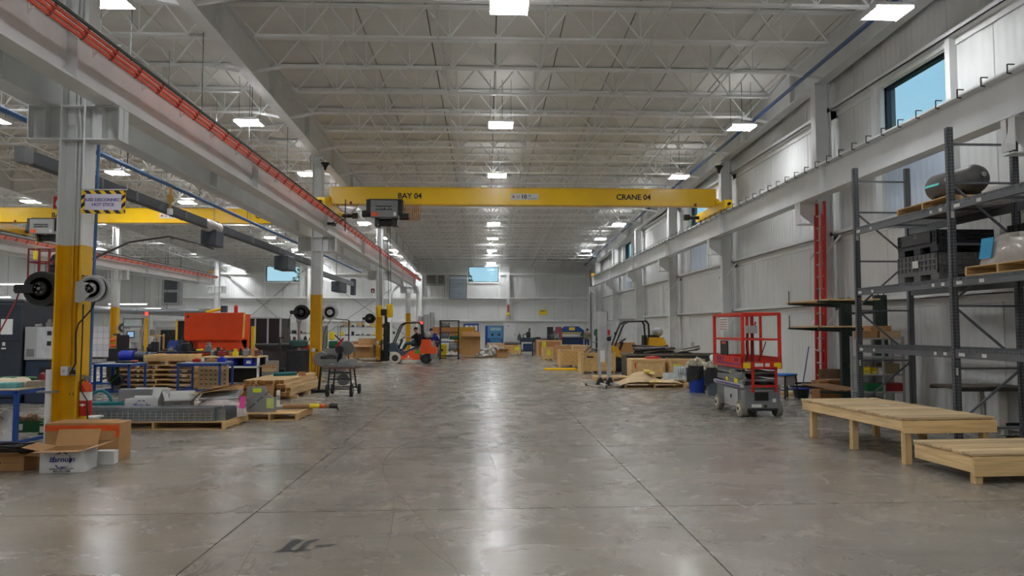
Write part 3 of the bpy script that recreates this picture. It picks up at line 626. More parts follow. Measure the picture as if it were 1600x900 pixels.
# ------------------------------------------------------------------ bridge cranes
def crane(y, x0, x1, tx, stx, crx, num, lab1):
    t = T('bridge_crane', lab1, 'crane', (0, y, 6.09)); H = 0.60
    P('girder', MB().box(x0, x1, -0.17, 0.17, 0.02, H-0.02).box(x0, x1, -0.21, 0.21, 0, 0.02).box(x0, x1, -0.21, 0.21, H-0.02, H).box(x0, x0+0.02, -0.2, 0.2, 0, H).box(x1-0.02, x1, -0.2, 0.2, 0, H), crane_yellow, t)
    for xx, s in ((x0, 1), (x1, -1)):
        e = P('end_truck', MB().bbox(xx-0.14, xx+0.14, -1.5, 1.9, -0.30, 0.0, 0.015).prism([(-0.5,0.0),(0.5,0.0),(0.25,0.25),(-0.25,0.25)], xx-0.05, xx+0.05, 'x'), crane_yellow, t)
        for yy in (-1.2, 1.6): P('wheel', MB().cyl((xx-0.06, yy, -0.22), (xx+0.06, yy, -0.22), 0.10, 16), dark, e)
        P('drive_motor', MB().cyl((xx+s*0.14, 1.5, -0.16), (xx+s*0.55, 1.5, -0.16), 0.07, 12).box(xx+min(s*0.5,s*0.7), xx+max(s*0.5,s*0.7), 1.4, 1.6, -0.26, -0.06), dark, e)
        P('bumper', MB().cyl((xx, -1.5, -0.15), (xx, -1.62, -0.15), 0.05, 10), rubber, e)
        P('beacon', MB().cyl((xx+s*0.75, -0.2, -0.02), (xx+s*0.75, -0.2, 0.08), 0.04, 10), darkred, e)
    letters('BAY %s' % num, 0.27, ink, t, (tx, -0.175, 0.29), bold=0.022); letters('CRANE %s' % num, 0.27, ink, t, (crx, -0.175, 0.29), bold=0.022)
    st = P('capacity_sign', MB().box(stx-0.49, stx+0.49, -0.176, -0.171, 0.18, 0.40), sticker, t)
    star = [(stx-0.39+0.07*(1 if k % 2 == 0 else 0.42)*math.sin(k*PI/5), 0.29+0.07*(1 if k % 2 == 0 else 0.42)*math.cos(k*PI/5)) for k in range(10)]
    P('red_star', MB().prism(star, -0.180, -0.177, 'y'), redpaint, st)
    letters('10', 0.20, ink, st, (stx-0.02, -0.178, 0.285), bold=0.03); mk = MB().box(stx+0.13,stx+0.24,-0.18,-0.177,0.30,0.33).box(stx+0.15,stx+0.17,-0.18,-0.177,0.33,0.37).box(stx+0.15,stx+0.2,-0.18,-0.177,0.355,0.37)
    for q in range(6): mk.box(stx+0.12+q*0.055,stx+0.155+q*0.055,-0.18,-0.177,0.215,0.24)
    for q in range(3): mk.box(stx-0.29,stx-0.17,-0.18,-0.177,0.245+q*0.035,0.26+q*0.035)
    P('small_print', mk, mgrey, st, smooth=0)
    return t
crane(25.75, -5.46, 8.12, -2.68, 1.33, 5.18, '04', 'yellow overhead bridge crane lettered BAY 04 and CRANE 04')
crane(30.6, -19.9, -6.42, -17.3, -12.9, -8.9, '03', 'yellow overhead bridge crane in the neighbouring bay, partly behind the sign column')
def hoist(x, y, m, label, hook_z):
    t = T('crane_hoist', label, 'hoist', (x, y, 5.55)); P('control_box', MB().bbox(-0.46, 0.46, -0.30, -0.02, 0.03, 0.62, 0.015), m, t)
    P('name_plate', MB().box(-0.30, 0.28, -0.306, -0.30, 0.28, 0.42), ink, t); letters('SHAW·BOX', 0.115, lgrey, t, (-0.01, -0.31, 0.345), bold=0.02)
    P('warning_sticker', MB().box(-0.42, -0.2, -0.305, -0.30, 0.06, 0.2), otape, t); P('data_sticker', MB().box(0.33, 0.42, -0.305, -0.30, 0.08, 0.2), sticker, t)
    P('trolley_frame', MB().box(-0.55, 0.58, -0.02, 0.9, 0.45, 0.52).box(-0.55, 0.60, -0.06, 0.05, 0.50, 0.70).box(-0.62, -0.46, -0.2, 0.2, 0.2, 0.66).box(0.46, 0.62, -0.2, 0.2, 0.15, 0.66), black, t)
    P('rope_drum', MB().cyl((-0.3, 0.1, -0.10), (0.42, 0.1, -0.10), 0.14, 18).box(-0.34, -0.2, -0.08, 0.25, -0.26, 0.08).box(0.24, 0.44, -0.08, 0.25, -0.24, 0.06), black, t)
    P('motor', MB().cyl((0.5, 0.1, 0.1), (0.82, 0.1, 0.1), 0.12, 14).cyl((-0.8, 0.1, 0.2), (-0.5, 0.1, 0.2), 0.12, 14), dark, t)
    mb = MB()
    for k in range(9): mb.tube([(0.56+k*0.075, 0.1, 0.52), (0.575+k*0.075, 0.06, -0.02), (0.61+k*0.075, 0.06, -0.03), (0.62+k*0.075, 0.1, 0.52)], 0.012, 5)
    P('festoon_cable', mb, mat('ochre_cable', (170,116,30), 0.6), t)
    if hook_z:
        z = hook_z-5.55
        P('wire_rope', MB().bar((-0.22,0.08,-0.2),(-0.14,0.08,z),0.018).bar((-0.18,0.12,-0.2),(-0.10,0.12,z),0.018).bar((0.06,0.08,-0.2),(0.16,0.08,z),0.018).bar((0.16,0.12,-0.2),(0.22,0.12,z),0.018), dark, t)
        h = P('hook_block', MB().lathe([(0.0,-0.035),(0.16,-0.035),(0.18,0.0),(0.16,0.035),(0.0,0.035)], (-0.2,0.1,z-0.05), 'x', 20).lathe([(0.0,-0.06),(0.18,-0.06),(0.20,0.0),(0.18,0.06),(0.0,0.06)], (0.17,0.1,z-0.05), 'x', 20).bbox(-0.28,-0.10,0.0,0.2,z-0.28,z+0.12,0.03).bbox(0.08,0.28,-0.02,0.22,z-0.3,z+0.16,0.03), crane_yellow, t)
        P('swivel', MB().bbox(-0.12,0.1,-0.02,0.2,z-0.24,z-0.02,0.02).cyl((0.05,0.1,z-0.5),(0.05,0.1,z-0.2),0.05,12), black, h)
        P('hook', MB().tube([(0.05,0.1,z-0.42),(0.12,0.1,z-0.52),(0.1,0.1,z-0.64),(0.02,0.1,z-0.68),(-0.05,0.1,z-0.62),(-0.05,0.1,z-0.54)], 0.035, 8), black, h)
    return t
hoist(-3.52, 25.5, mgrey, 'grey hoist box with orange sticker and yellow hook block under the BAY 04 crane', 2.45)
h2 = hoist(-17.9, 30.35, lgrey, 'pale grey hoist box under the crane of the neighbouring bay', None)
P('pendant', MB().cyl((-0.3,-0.1,0.0),(-0.3,-0.1,-0.7),0.01,6).box(-0.36,-0.24,-0.15,-0.05,-1.0,-0.65), sticky, h2)
t = T('collector_arm', 'dark current collector shoes riding on the orange conductor bars below the crane end', 'collector', (-5.2, 25.2, 5.3)); P('shoes', MB().box(-0.12,0.02,-0.2,0.2,-0.02,0.06).box(-0.14,0.0,-0.5,-0.35,-0.06,0.02), black, t); P('arm', MB().bar((0.35,0.1,0.9),(0.35,0.1,-0.2),0.03).bar((0,0,0.02),(0.35,0.1,0.25),0.03).bar((0,-0.3,0.02),(0.35,0.1,0.4),0.02), black, t)
P('loop_cable', MB().tube([(0.05,0.1,0.75),(0.2,0.1,0.5),(0.5,0.15,0.4),(0.7,0.2,0.6),(0.78,0.2,0.78)], 0.014, 6), mat('red_cable', (120,50,40), 0.6), t)

# ------------------------------------------------------------------ overhead services in the neighbouring bay
t = T('bus_duct', 'dark grey electrical bus duct running overhead beside the yellow columns', 'bus duct', (-7.35, 0, 4.50))
P('duct', MB().box(-0.06, 0.06, 11.8, 31, -0.11, 0.11), mat('bus_grey', (78,80,84), 0.5, 0.3, 0.08, 3), t); P('end_cap', MB().box(-0.075, 0.075, 11.7, 11.95, -0.125, 0.125), mgrey, t)
mb = MB()
for y in (13, 15.5, 18, 20.5, 23, 25.5, 28, 30.5): mb.box(-0.07, 0.07, y-0.03, y+0.03, -0.12, 0.12)
P('joint_band', mb, mgrey, t); P('duct_lower_edge', MB().box(0.05, 0.075, 11.9, 31, -0.13, -0.09), black, t)
mb = MB()
for y in (14, 17, 20, 23, 26, 29): mb.bar((-0.1, y, 0.13), (0.12, y, 0.13), 0.03).bar((0.12, y, 0.13), (0.12, y, -0.1), 0.02).bar((0, y, 0.13), (0, y, deck(y)-5.4), 0.012)
P('hanger', mb, galv, t)
bx = P('plug_in_box', MB().bbox(-0.2, 0.2, 19.6, 20.2, -0.55, -0.12, 0.02), mat('bus_box', (70,76,84), 0.5, 0.2), t); P('plastic_wrap', MB().lathe([(0.12,19.35),(0.17,19.45),(0.16,19.9),(0.18,20.2),(0.13,20.3)], (0,0,-0.02), 'y', 14), mat('milky_plastic', (196,190,186), 0.35, 0, 0.1, 8, 0.4), bx)
P('plug_in_box', MB().bbox(-0.25, 0.25, 26.5, 27.6, -0.62, -0.12, 0.02), MATS['bus_box'], t)
t = T('bus_duct', 'bluish steel bus duct end hanging near the third yellow column', 'bus duct', (-7.3, 0, 4.2)); P('duct', MB().box(-0.07, 0.07, 31.3, 40.5, -0.11, 0.11), galv, t); P('plug_in_box', MB().bbox(-0.35, 0.1, 36.5, 38.2, -0.6, -0.1, 0.02), MATS['bus_box'], t); P('end_box', MB().bbox(-0.12, 0.12, 40.4, 40.8, -0.6, 0.3, 0.02), MATS['bus_box'], t); P('hanger', MB().bar((0,33,0.1),(0,33,4.41),0.02).bar((0,36,0.1),(0,36,4.32),0.02), dark, t)
t = T('air_pipe', 'blue compressed air pipe running overhead past the yellow column', 'pipe', (-6.78, 0, 4.82)); P('pipe', MB().cyl((0, 6.0, 0), (0, 40, 0), 0.042, 10), bluepipe, t); P('drop_pipe', MB().tube([(0,11.1,0),(0.9,11.05,-0.02),(1.0,11.05,-0.1),(1.0,11.0,-4.0)], 0.022, 8), bluepipe, t)
P('valve', MB().cyl((0,15.9,-0.03),(0,15.9,-0.5),0.03,8).box(-0.05,0.05,15.85,15.95,-0.35,-0.2), mat('brass', (190,150,80), 0.35, 0.8), t); P('valve_cap', MB().cyl((0,15.9,-0.5),(0,15.9,-0.62),0.06,10), white, t)
mb = MB()
for y in (14, 17.5, 21, 25, 29, 33): mb.bar((0, y, 0), (0, y, deck(y)-4.9), 0.012)
P('hanger', mb, dark, t)
tag(P('blue_pipe_run', MB().tube([(8.1, YB+0.2, deck(0)-0.55), (8.1, 40, deck(40)-0.72), (8.1, 60, deck(60)-0.78)], 0.05, 8), mat('blue_pipe_dark', (44,74,122), 0.45)), 'dark blue pipe running under the roof along the side wall girder', 'pipe')
t = T('black_cable', 'sagging black cable strung across to the first yellow column from the bus duct', 'cable', (0,0,0)); P('cable', MB().tube([(-5.85,11.0,2.75),(-6.0,12.5,3.2),(-6.2,14.5,3.55),(-6.6,17,3.7),(-7.2,19.6,3.85)], 0.018, 6), hoseb, t)
# unit heaters and wall units on the far wall
t = T('wall_heater', 'grey twin louvre heater box on a frame high on the far wall', 'heater', (-5.2, YF-0.05, 5.55))
for x0, x1 in ((0.1, 0.95), (1.05, 1.7)):
    b = P('heater_box', MB().box(x0, x1, -0.75, -0.25, 0.0, 0.75), lgrey, t); mb = MB()
    for k in range(7): mb.box(x0+0.06, x1-0.06, -0.77, -0.75, 0.06+k*0.095, 0.13+k*0.095)
    P('louvre', mb, mat('dark_louvre', (78,76,70), 0.6), b)
P('frame', MB().box(0.1,0.18,-0.3,-0.2,-1.15,0.0).box(1.6,1.68,-0.3,-0.2,-1.15,0.0).box(0.1,1.68,-0.3,-0.2,-0.12,-0.02), lgrey, t)
t = T('shutter_panel', 'blue-grey ribbed metal louvre panel on the far wall left of the window', 'shutter', (-3.1, YF-0.05, 4.35)); P('frame', MB().box(-0.08,1.42,-0.32,-0.19,-0.06,0.0).box(-0.08,1.42,-0.32,-0.19,1.9,1.96).box(1.36,1.42,-0.32,-0.19,0,1.9).box(-0.08,0,-0.32,-0.19,0,1.9), mgrey, t)
for k in range(7): P('slat', MB().box(0.0, 1.36, -0.30+0.0, -0.22, 0.03+k*0.267, 0.28+k*0.267).box(0, 1.36, -0.33, -0.3, 0.24+k*0.267, 0.28+k*0.267), mat('bluegrey_slat', (150,162,174), 0.4, 0.3), t)
t = T('wall_sign', 'small yellow sign on the far wall', 'sign', (4.5, YF-0.06, 2.95)); P('panel', MB().box(0, 0.7, -0.15, -0.13, 0, 0.42), sticky, t); P('lettering_line', MB().box(0.15, 0.5, -0.155, -0.15, 0.3, 0.36), ink, t)
t = T('vent_duct', 'tall white twin pipe standing by the far end of the runway', 'pipe', (-6.2, 57.2, 0)); 
for dx in (-1.2, 0.9): P('riser', MB().tube([(dx,0,0),(dx,0,4.6),(dx*0.6,0,5.2)], 0.12, 10), white, t)
P('cross_tie', MB().bar((-1.2,0,4.2),(0.9,0,4.2),0.08).bar((-1.2,0,2.3),(0.9,0,2.3),0.08), white, t)
for x, y in ((-5.7, 24.6), (8.2, 24.7)): pass
t = T('loudspeaker', 'small grey horn loudspeaker clamped under the girder above the middle column', 'loudspeaker', (-5.65, 25.7, 7.55)); P('horn', MB().lathe([(0.03,0.0),(0.06,0.12),(0.16,0.26)], axis='z', n=14, c=(0,0,-0.26)), dark, t); P('bracket', MB().bar((0,0,0),(-0.2,0.1,0.15),0.04), lgrey, t)
t = T('loudspeaker', 'small grey horn loudspeaker on the side wall column', 'loudspeaker', (8.28, 25.7, 7.55)); P('horn', MB().lathe([(0.03,0.0),(0.06,0.12),(0.16,0.26)], axis='z', n=14, c=(0,0,-0.26)), dark, t); P('bracket', MB().bar((0,0,0),(0.2,0.1,0.15),0.04), lgrey, t)

# ------------------------------------------------------------------ builders for repeated goods
_pc = {}
def pmesh(key, fn, m):
    if key not in _pc: _pc[key] = finish(fn().mesh(key[0]), m, 0)
    return _pc[key]
def pallet(label, loc, rz=0.0, L=1.2, Wd=1.0, n=7, group=None, mats=None, H=0.14):
    """top boards run along x, stringers along y"""
    mx, my = mats or (pallet_x, pallet_y); t = T('wooden_pallet', label, 'pallet', loc, rz, group)
    bm = pmesh(('deck_board', L, Wd, n), lambda: MB().bbox(-L/2, L/2, -0.5*Wd/n*0.86, 0.5*Wd/n*0.86, -0.009, 0.009, 0.002), mx)
    for k in range(n): P('deck_board', bm, None, t, loc=(0, -Wd/2+(k+0.5)*Wd/n, H-0.009))
    for k in (0, n//2, n-1): P('bottom_board', bm, None, t, loc=(0, -Wd/2+(k+0.5)*Wd/n, 0.009))
    sm = pmesh(('stringer', Wd, H), lambda: MB().bbox(-0.02, 0.02, -Wd/2, Wd/2, 0.0, H-0.036, 0.003), my)
    for k in (-1, 0, 1): P('stringer', sm, None, t, loc=(k*(L/2-0.02), 0, 0.018))
    return t
def carton(name, label, loc, rz, sx, sy, sz, m=None, flaps=None, inner=None, cat='box', tape=True):
    """open or closed carton; flaps = (front, back, left, right) angles from horizontal-outward in degrees, None = closed"""
    m = m or card; t = T(name, label, cat, loc, rz); x, y = sx/2, sy/2; w = 0.006
    if flaps is None:
        P('carton_body', MB().bbox(-x, x, -y, y, 0, sz, 0.004), m, t)
        if tape: P('packing_tape', MB().box(-x*0.98, x*0.98, -0.025, 0.025, sz, sz+0.002), mat('tan_tape', (196,164,120), 0.3), t)
    else:
        mb = MB().box(-x, x, -y, -y+w, 0, sz).box(-x, x, y-w, y, 0, sz).box(-x, -x+w, -y, y, 0, sz).box(x-w, x, -y, y, 0, sz).box(-x, x, -y, y, 0, w)
        P('carton_body', mb, m, t)
        im = inner or card
        P('lining', MB().box(-x+w, x-w, -y+w, -y+w+0.002, w, sz-0.001).box(-x+w, x-w, y-w-0.002, y-w, w, sz-0.001).box(-x+w, -x+w+0.002, -y+w, y-w, w, sz-0.001).box(x-w-0.002, x-w, -y+w, y-w, w, sz-0.001), im, t)
        h = min(sx, sy)/2
        for k, a in enumerate(flaps):
            if a is None: continue
            a = R(a); c, s_ = math.cos(a)*h, math.sin(a)*h
            if k == 0: q = [(-x,-y,sz),(x,-y,sz),(x,-y-c,sz+s_),(-x,-y-c,sz+s_)]
            elif k == 1: q = [(-x,y,sz),(x,y,sz),(x,y+c,sz+s_),(-x,y+c,sz+s_)]
            elif k == 2: q = [(-x,-y,sz),(-x,y,sz),(-x-c,y,sz+s_),(-x-c,-y,sz+s_)]
            else: q = [(x,-y,sz),(x,y,sz),(x+c,y,sz+s_),(x+c,-y,sz+s_)]
            nrm = (Vector(q[1])-Vector(q[0])).cross(Vector(q[2])-Vector(q[0])).normalized()*0.004
            P('flap', MB().add([Vector(v) for v in q]+[Vector(v)+nrm for v in q], [(0,1,2,3),(7,6,5,4),(0,4,5,1),(1,5,6,2),(2,6,7,3),(3,7,4,0)]), im, t)
    return t
def crate(label, loc, rz, L, Wd, H, m=None, lid=False, group=None, mark=None):
    m = m or osb; t = T('wooden_crate', label, 'crate', loc, rz, group); x, y, b = L/2, Wd/2, 0.10
    for k in (-1, 0, 1): P('skid', MB().bbox(k*(x-0.06)-0.05, k*(x-0.06)+0.05, -y, y, 0, b, 0.004), pallet_y, t)
    P('base_board', MB().box(-x, x, -y, y, b, b+0.025), pallet_x, t)
    for s in (-1, 1):
        P('side_panel', MB().box(-x, x, s*y-0.012, s*y+0.012, b+0.02, H), m, t); P('end_panel', MB().box(s*x-0.012, s*x+0.012, -y, y, b+0.02, H), m, t)
        for q in (-1, 1): P('corner_batten', MB().bbox(s*(x-0.045)-0.05, s*(x-0.045)+0.05, q*(y+0.022)-0.011, q*(y+0.022)+0.011, b, H+0.01, 0.003), pine_z, t)
    P('top_rail', MB().box(-x, x, -y-0.034, -y-0.012, H-0.09, H).box(-x, x, y+0.012, y+0.034, H-0.09, H), pallet_x, t)
    if lid: P('lid', MB().box(-x-0.02, x+0.02, -y-0.03, y+0.03, H, H+0.02), m, t)
    if mark: P('marking', MB().box(mark[0], mark[1], -y-0.016, -y-0.012, mark[2], mark[3]), mark[4], t)
    return t
def lump(rx, ry, rz_, seed, n=12, rough=0.25, flat=True):
    rnd = random.Random(seed); mb = MB(); rows = n//2; vs = []; fs = []
    ph = [(rnd.uniform(0,6.28), rnd.uniform(1,4), rnd.uniform(0,6.28), rnd.uniform(1,4)) for _ in range(4)]
    for i in range(rows+1):
        th = PI*0.5*i/rows if flat else PI*i/rows-PI/2+PI
        for k in range(n):
            a = 2*PI*k/n; d = 1+rough*sum(math.sin(a*round(p[1])+p[0])*math.sin(th*p[3]+p[2]) for p in ph)/2
            if flat: vs.append((rx*math.cos(th)**0.6*math.cos(a)*d, ry*math.cos(th)**0.6*math.sin(a)*d, max(0, rz_*math.sin(th)*d)))
            else: vs.append((rx*math.sin(PI*i/rows)*math.cos(a)*d, ry*math.sin(PI*i/rows)*math.sin(a)*d, -rz_*math.cos(PI*i/rows)*d))
    for i in range(rows):
        for k in range(n): fs.append((i*n+k, i*n+(k+1) % n, (i+1)*n+(k+1) % n, (i+1)*n+k))
    fs.append(tuple(reversed(range(n)))); fs.append(tuple(rows*n+k for k in range(n)))
    return mb.add(vs, fs)
def sheet(x0, x1, y0, y1, f, n=14, th=0.004):
    vs = []; fs = []
    for i in range(n+1):
        for j in range(n+1):
            x, y = x0+(x1-x0)*i/n, y0+(y1-y0)*j/n; vs.append((x, y, f(i/n, j/n)))
    m = len(vs); vs += [(a, b, c-th) for a, b, c in vs]
    for i in range(n):
        for j in range(n):
            a = i*(n+1)+j; fs.append((a, a+n+1, a+n+2, a+1)); fs.append((a+m+1, a+m+n+2, a+m+n+1, a+m))
    for i in range(n):
        for a, b in ((i, i+1), (n*(n+1)+i, n*(n+1)+i+1), (i*(n+1), (i+1)*(n+1)), (i*(n+1)+n, (i+1)*(n+1)+n)): fs.append((a, b, b+m, a+m))
    return MB().add(vs, fs)
def skinned(name, verts, edges, rad, m, parent, sub=2):
    me = bpy.data.meshes.new(name); me.from_pydata(verts, edges, []); o = bpy.data.objects.new(name, me); C.objects.link(o); o.parent = parent
    md = o.modifiers.new('skin', 'SKIN'); md.use_smooth_shade = True
    if not me.skin_vertices: 
        bpy.context.view_layer.objects.active = o
    for i, r in enumerate(rad): me.skin_vertices[0].data[i].radius = (r, r) if not isinstance(r, tuple) else r
    for i in range(len(verts)): me.skin_vertices[0].data[i].use_root = (i == 0)
    s = o.modifiers.new('sub', 'SUBSURF'); s.levels = sub; s.render_levels = sub; me.materials.append(m)
    return o

# ------------------------------------------------------------------ pallet rack on the right
UX0, UX1 = 7.14, 8.16; RY = [13.9, 11.0, 8.1]; RH = 4.86
rk = T('pallet_rack', 'tall grey steel pallet rack with perforated uprights along the side wall', 'rack', (0, 0, 0))
for y in RY:
    for x in (UX0, UX1):
        P('upright', MB().box(x-0.045, x+0.045, y-0.045, y-0.038, 0, RH).box(x-0.045, x-0.038, y-0.045, y+0.035, 0, RH).box(x+0.038, x+0.045, y-0.045, y+0.035, 0, RH), rack_grey, rk)
        P('foot_plate', MB().box(x-0.07, x+0.07, y-0.08, y+0.06, 0, 0.01), rack_grey, rk)
        if x == UX0 or y == 11.0:
            mb = MB()
            z = 0.1
            while z < RH-0.05:
                for dx in (-0.02, 0.02): mb.box(x+dx-0.007, x+dx+0.007, y-0.0465, y-0.045, z, z+0.024)
                for dy in (-0.02, 0.015): mb.box(x-0.0465, x-0.045, y+dy-0.007, y+dy+0.007, z, z+0.024)
                z += 0.051
            h = P('punched_holes', mb, black, rk, smooth=0); h['kind'] = 'stuff'
    zz = [0.25, 1.15, 2.1, 3.05, 4.0, 4.6]
    for k, z in enumerate(zz): P('frame_strut', MB().bar((UX0+0.03, y, z), (UX1-0.03, y, z), 0.03, 0.03), rack_grey, rk)
    for k in range(len(zz)-2):
        a, b = (UX0+0.03, UX1-0.03) if k % 2 == 0 else (UX1-0.03, UX0+0.03)
        P('diagonal_brace', MB().bar((a, y, zz[k]+0.1), (b, y, zz[k+1]-0.03), 0.03, 0.03), rack_grey, rk)
LEV = [1.44, 2.52, 3.69]
for z in LEV:
    for a, b in ((RY[0], RY[1]), (RY[1], RY[2])):
        for x in (UX0-0.01, UX1+0.01): P('load_beam', MB().bbox(x-0.025, x+0.025, b+0.03, a-0.03, z-0.13, z, 0.004), rack_grey, rk)
        mb = MB(); y = b+0.04
        while y < a-0.05: mb.box(UX0-0.045, UX1+0.02, y-0.003, y+0.003, z+0.002, z+0.008); mb.box(UX0-0.043, UX0-0.037, y-0.003, y+0.003, z-0.045, z+0.006); y += 0.05
        x = UX0-0.04
        while x < UX1: mb.box(x-0.003, x+0.003, b+0.03, a-0.03, z-0.004, z+0.002); x += 0.11
        mb.box(UX0-0.043, UX0-0.037, b+0.03, a-0.03, z-0.047, z-0.041)
        P('wire_deck', mb, galv, rk, smooth=0)
        for k in range(3): P('deck_channel', MB().box(UX0, UX1, b+0.5+k*0.9-0.03, b+0.5+k*0.9+0.03, z-0.04, z-0.005), rack_grey, rk)
    for (y, w) in ((13.75, 0.12), (13.3, 0.07), (11.45, 0.07), (11.2, 0.08), (10.8, 0.14), (10.3, 0.10)):
        P('shelf_label', MB().box(UX0-0.039, UX0-0.0355, y-w/2, y+w/2, z-0.10, z-0.05), sticker, rk)
for y in (13.9, 11.0): P('shelf_label', MB().box(UX0-0.035, UX0+0.02, y-0.049, y-0.0465, 3.45, 3.6), sticker, rk); P('shelf_label', MB().box(UX0-0.035, UX0+0.0, y-0.049, y-0.0465, 1.05, 1.16), sticker, rk)
# loads on the rack
pallet('wooden pallet with dark tank on the top level of the pallet rack', (7.68, 11.85, LEV[2]+0.01), PI/2, 1.5, 0.95)
t = T('air_tank', 'dark grey cylindrical steel tank lying on the pallet on top rack level', 'tank', (7.63, 11.6, LEV[2]+0.155), 0.10)
P('shell', MB().lathe([(0.0,-0.55),(0.10,-0.54),(0.19,-0.49),(0.225,-0.42),(0.225,0.42),(0.19,0.49),(0.10,0.54),(0.0,0.55)], (0,0,0.265), 'y', 28), mat('tank_grey', (86,84,84), 0.45, 0.3, 0.12, 5), t)
for s in (-0.3, 0.3): P('saddle_foot', MB().box(-0.17, 0.17, s-0.03, s+0.03, 0, 0.09), black, t)
P('nozzle', MB().cyl((0,-0.53,0.3),(0,-0.6,0.3),0.04,10).cyl((-0.2,-0.1,0.30),(-0.26,-0.1,0.31),0.035,10), steel, t)
P('aqua_tag', MB().box(-0.002, 0.002, 0.1, 0.42, -0.09, 0.12, TM(-0.2,0.0,0.33,0,0,0.5)), aqua, t)
# black folding bulk containers
def bulk(label, loc, rz, sx, sy, sz, m, gate=None):
    t = T('bulk_container', label, 'bulk container', loc, rz); x, y = sx/2, sy/2
    P('base', MB().box(-x, x, -y, y, 0.10, 0.16), m, t)
    for i in (-1, 0, 1):
        for j in (-1, 1): P('foot', MB().bbox(i*(x-0.1)-0.1, i*(x-0.1)+0.1, j*(y-0.1)-0.1, j*(y-0.1)+0.1, 0, 0.10, 0.008), m, t)
    for nm, a, b, ax in (('long_wall', -x, x, 0), ('end_wall', -y, y, 1)):
        for s in (-1, 1):
            mb = MB(); d = (y if ax == 0 else x)
            def bx(u0, u1, d0, d1, z0, z1):
                if ax == 0: mb.box(u0, u1, min(s*d0, s*d1), max(s*d0, s*d1), z0, z1)
                else: mb.box(min(s*d0, s*d1), max(s*d0, s*d1), u0, u1, z0, z1)
            bx(a, b, d-0.03, d-0.02, 0.16, sz)
            n = max(4, round((b-a)/0.11))
            for k in range(n+1): u = a+(b-a)*k/n; bx(max(a,u-0.01), min(b,u+0.01), d-0.02, d, 0.12, sz)
            nz = max(3, round((sz-0.16)/0.11))
            for k in range(nz+1): z = 0.16+(sz-0.16)*k/nz; bx(a, b, d-0.02, d-0.001, max(0.12, z-0.012), min(sz, z+0.012))
            P(nm, mb, m, t, smooth=0)
    if gate:
        g = P('drop_gate', MB().bbox(-x*0.72, x*0.72, -y-0.02, -y+0.0, sz*0.45, sz*0.98, 0.006), black, t); P('latch', MB().box(-0.04, 0.05, -y-0.026, -y-0.02, sz*0.78, sz*0.8).box(-0.02, 0.02, -y-0.026, -y-0.02, sz*0.9, sz*0.92), lgrey, g)
    return t
bkm = mat('black_plastic', (30,31,36), 0.5, 0, 0.15, 6); gkm = mat('grey_plastic', (98,98,98), 0.55, 0, 0.1, 6)
bulk('grey folding bulk bin with white label on the middle rack level', (7.65, 12.0, LEV[1]+0.012), -PI/2, 1.15, 0.95, 0.44, gkm)
b2 = bulk('black bulk bin with drop gate stacked on the grey bin', (7.65, 12.0, LEV[1]+0.46), -PI/2, 1.13, 0.93, 0.36, bkm, True)
P('white_label', MB().box(-0.1, 0.06, -0.491, -0.486, 0.24-0.46, 0.36-0.46), sticker, b2)
bulk('black folding bulk bin behind the wrapped pallet on the middle rack level', (8.0, 9.8, LEV[1]+0.156), -PI/2, 1.9, 0.34, 0.62, bkm)
pallet('wooden pallet under the shrink-wrapped bundle on the middle rack level', (7.55, 10.0, LEV[1]+0.012), PI/2, 1.4, 0.85)
t = T('wrapped_bundle', 'bundle in grey shrink wrap with blue paper on a pallet on the middle rack level', 'bundle', (7.47, 10.02, LEV[1]+0.155)); P('wrap', lump(0.34, 0.66, 0.40, 5, 24, 0.10), plastic_clear, t); P('blue_paper', MB().box(-0.004, 0.004, -0.12, 0.12, 0, 0.3, TM(-0.345,0.22,0.08,0.05,0,0.16)), skyp, t)

# ------------------------------------------------------------------ cantilever rack, ladder, shelf and goods by the side wall
ct = T('cantilever_rack', 'dark green cantilever rack with long arms holding boards', 'rack', (0.12, 0, 0))
for y in (15.2, 16.7):
    P('post', MB().box(8.02, 8.28, y-0.05, y+0.05, 0, 2.46), darkgreen, ct); mb = MB()
    for k in range(24):
        for dx in (-0.06, 0.06): mb.box(8.15+dx-0.012, 8.15+dx+0.012, y-0.052, y-0.05, 0.15+k*0.1, 0.19+k*0.1)
    h = P('punched_holes', mb, black, ct, smooth=0); h['kind'] = 'stuff'
    for z in (0.42, 1.74, 2.30): P('arm', MB().prism([(8.02, z-0.06), (8.02, z+0.04), (6.82, z+0.04), (6.82, z+0.0)], y-0.035, y+0.035, 'y'), darkgreen, ct); P('end_pin', MB().cyl((6.84, y, z+0.02), (6.84, y, z+0.32), 0.01, 6), dark, ct) if z > 1 else None
    P('base_arm', MB().box(7.2, 8.3, y-0.05, y+0.05, 0, 0.1), darkgreen, ct)
for z in (0.9, 2.1): P('tie_bar', MB().bar((8.15, 15.2, z), (8.15, 16.7, z), 0.05), darkgreen, ct)
rnd = random.Random(3)
for z, nb in ((1.785, 6), (2.345, 6)):
    for k in range(nb):
        xx = 7.12+k*0.17; l = rnd.uniform(1.9, 2.3)
        tag(P('board', MB().bbox(-0.07, 0.07, -l/2, l/2, 0, 0.03, 0.003), pine, None, loc=(xx, 15.95+rnd.uniform(-0.15,0.15), z), rot=(0,0,rnd.uniform(-0.04,0.04))), 'pale pine board lying across the %s arms of the cantilever rack' % ('lower' if z < 2 else 'upper'), 'board', 'boards on the cantilever rack')
for k in range(4):
    tag(P('board', MB().bbox(-0.06, 0.06, -0.9, 0.9, 0, 0.03, 0.003), mat('brown_board', (150,112,78), 0.7, 0, 0.2, 8), None, loc=(7.32+k*0.17, 15.95, 0.465), rot=(0,0,0.012*k)), 'brown board lying on the lowest arms of the cantilever rack', 'board', 'boards on the lowest cantilever arms')
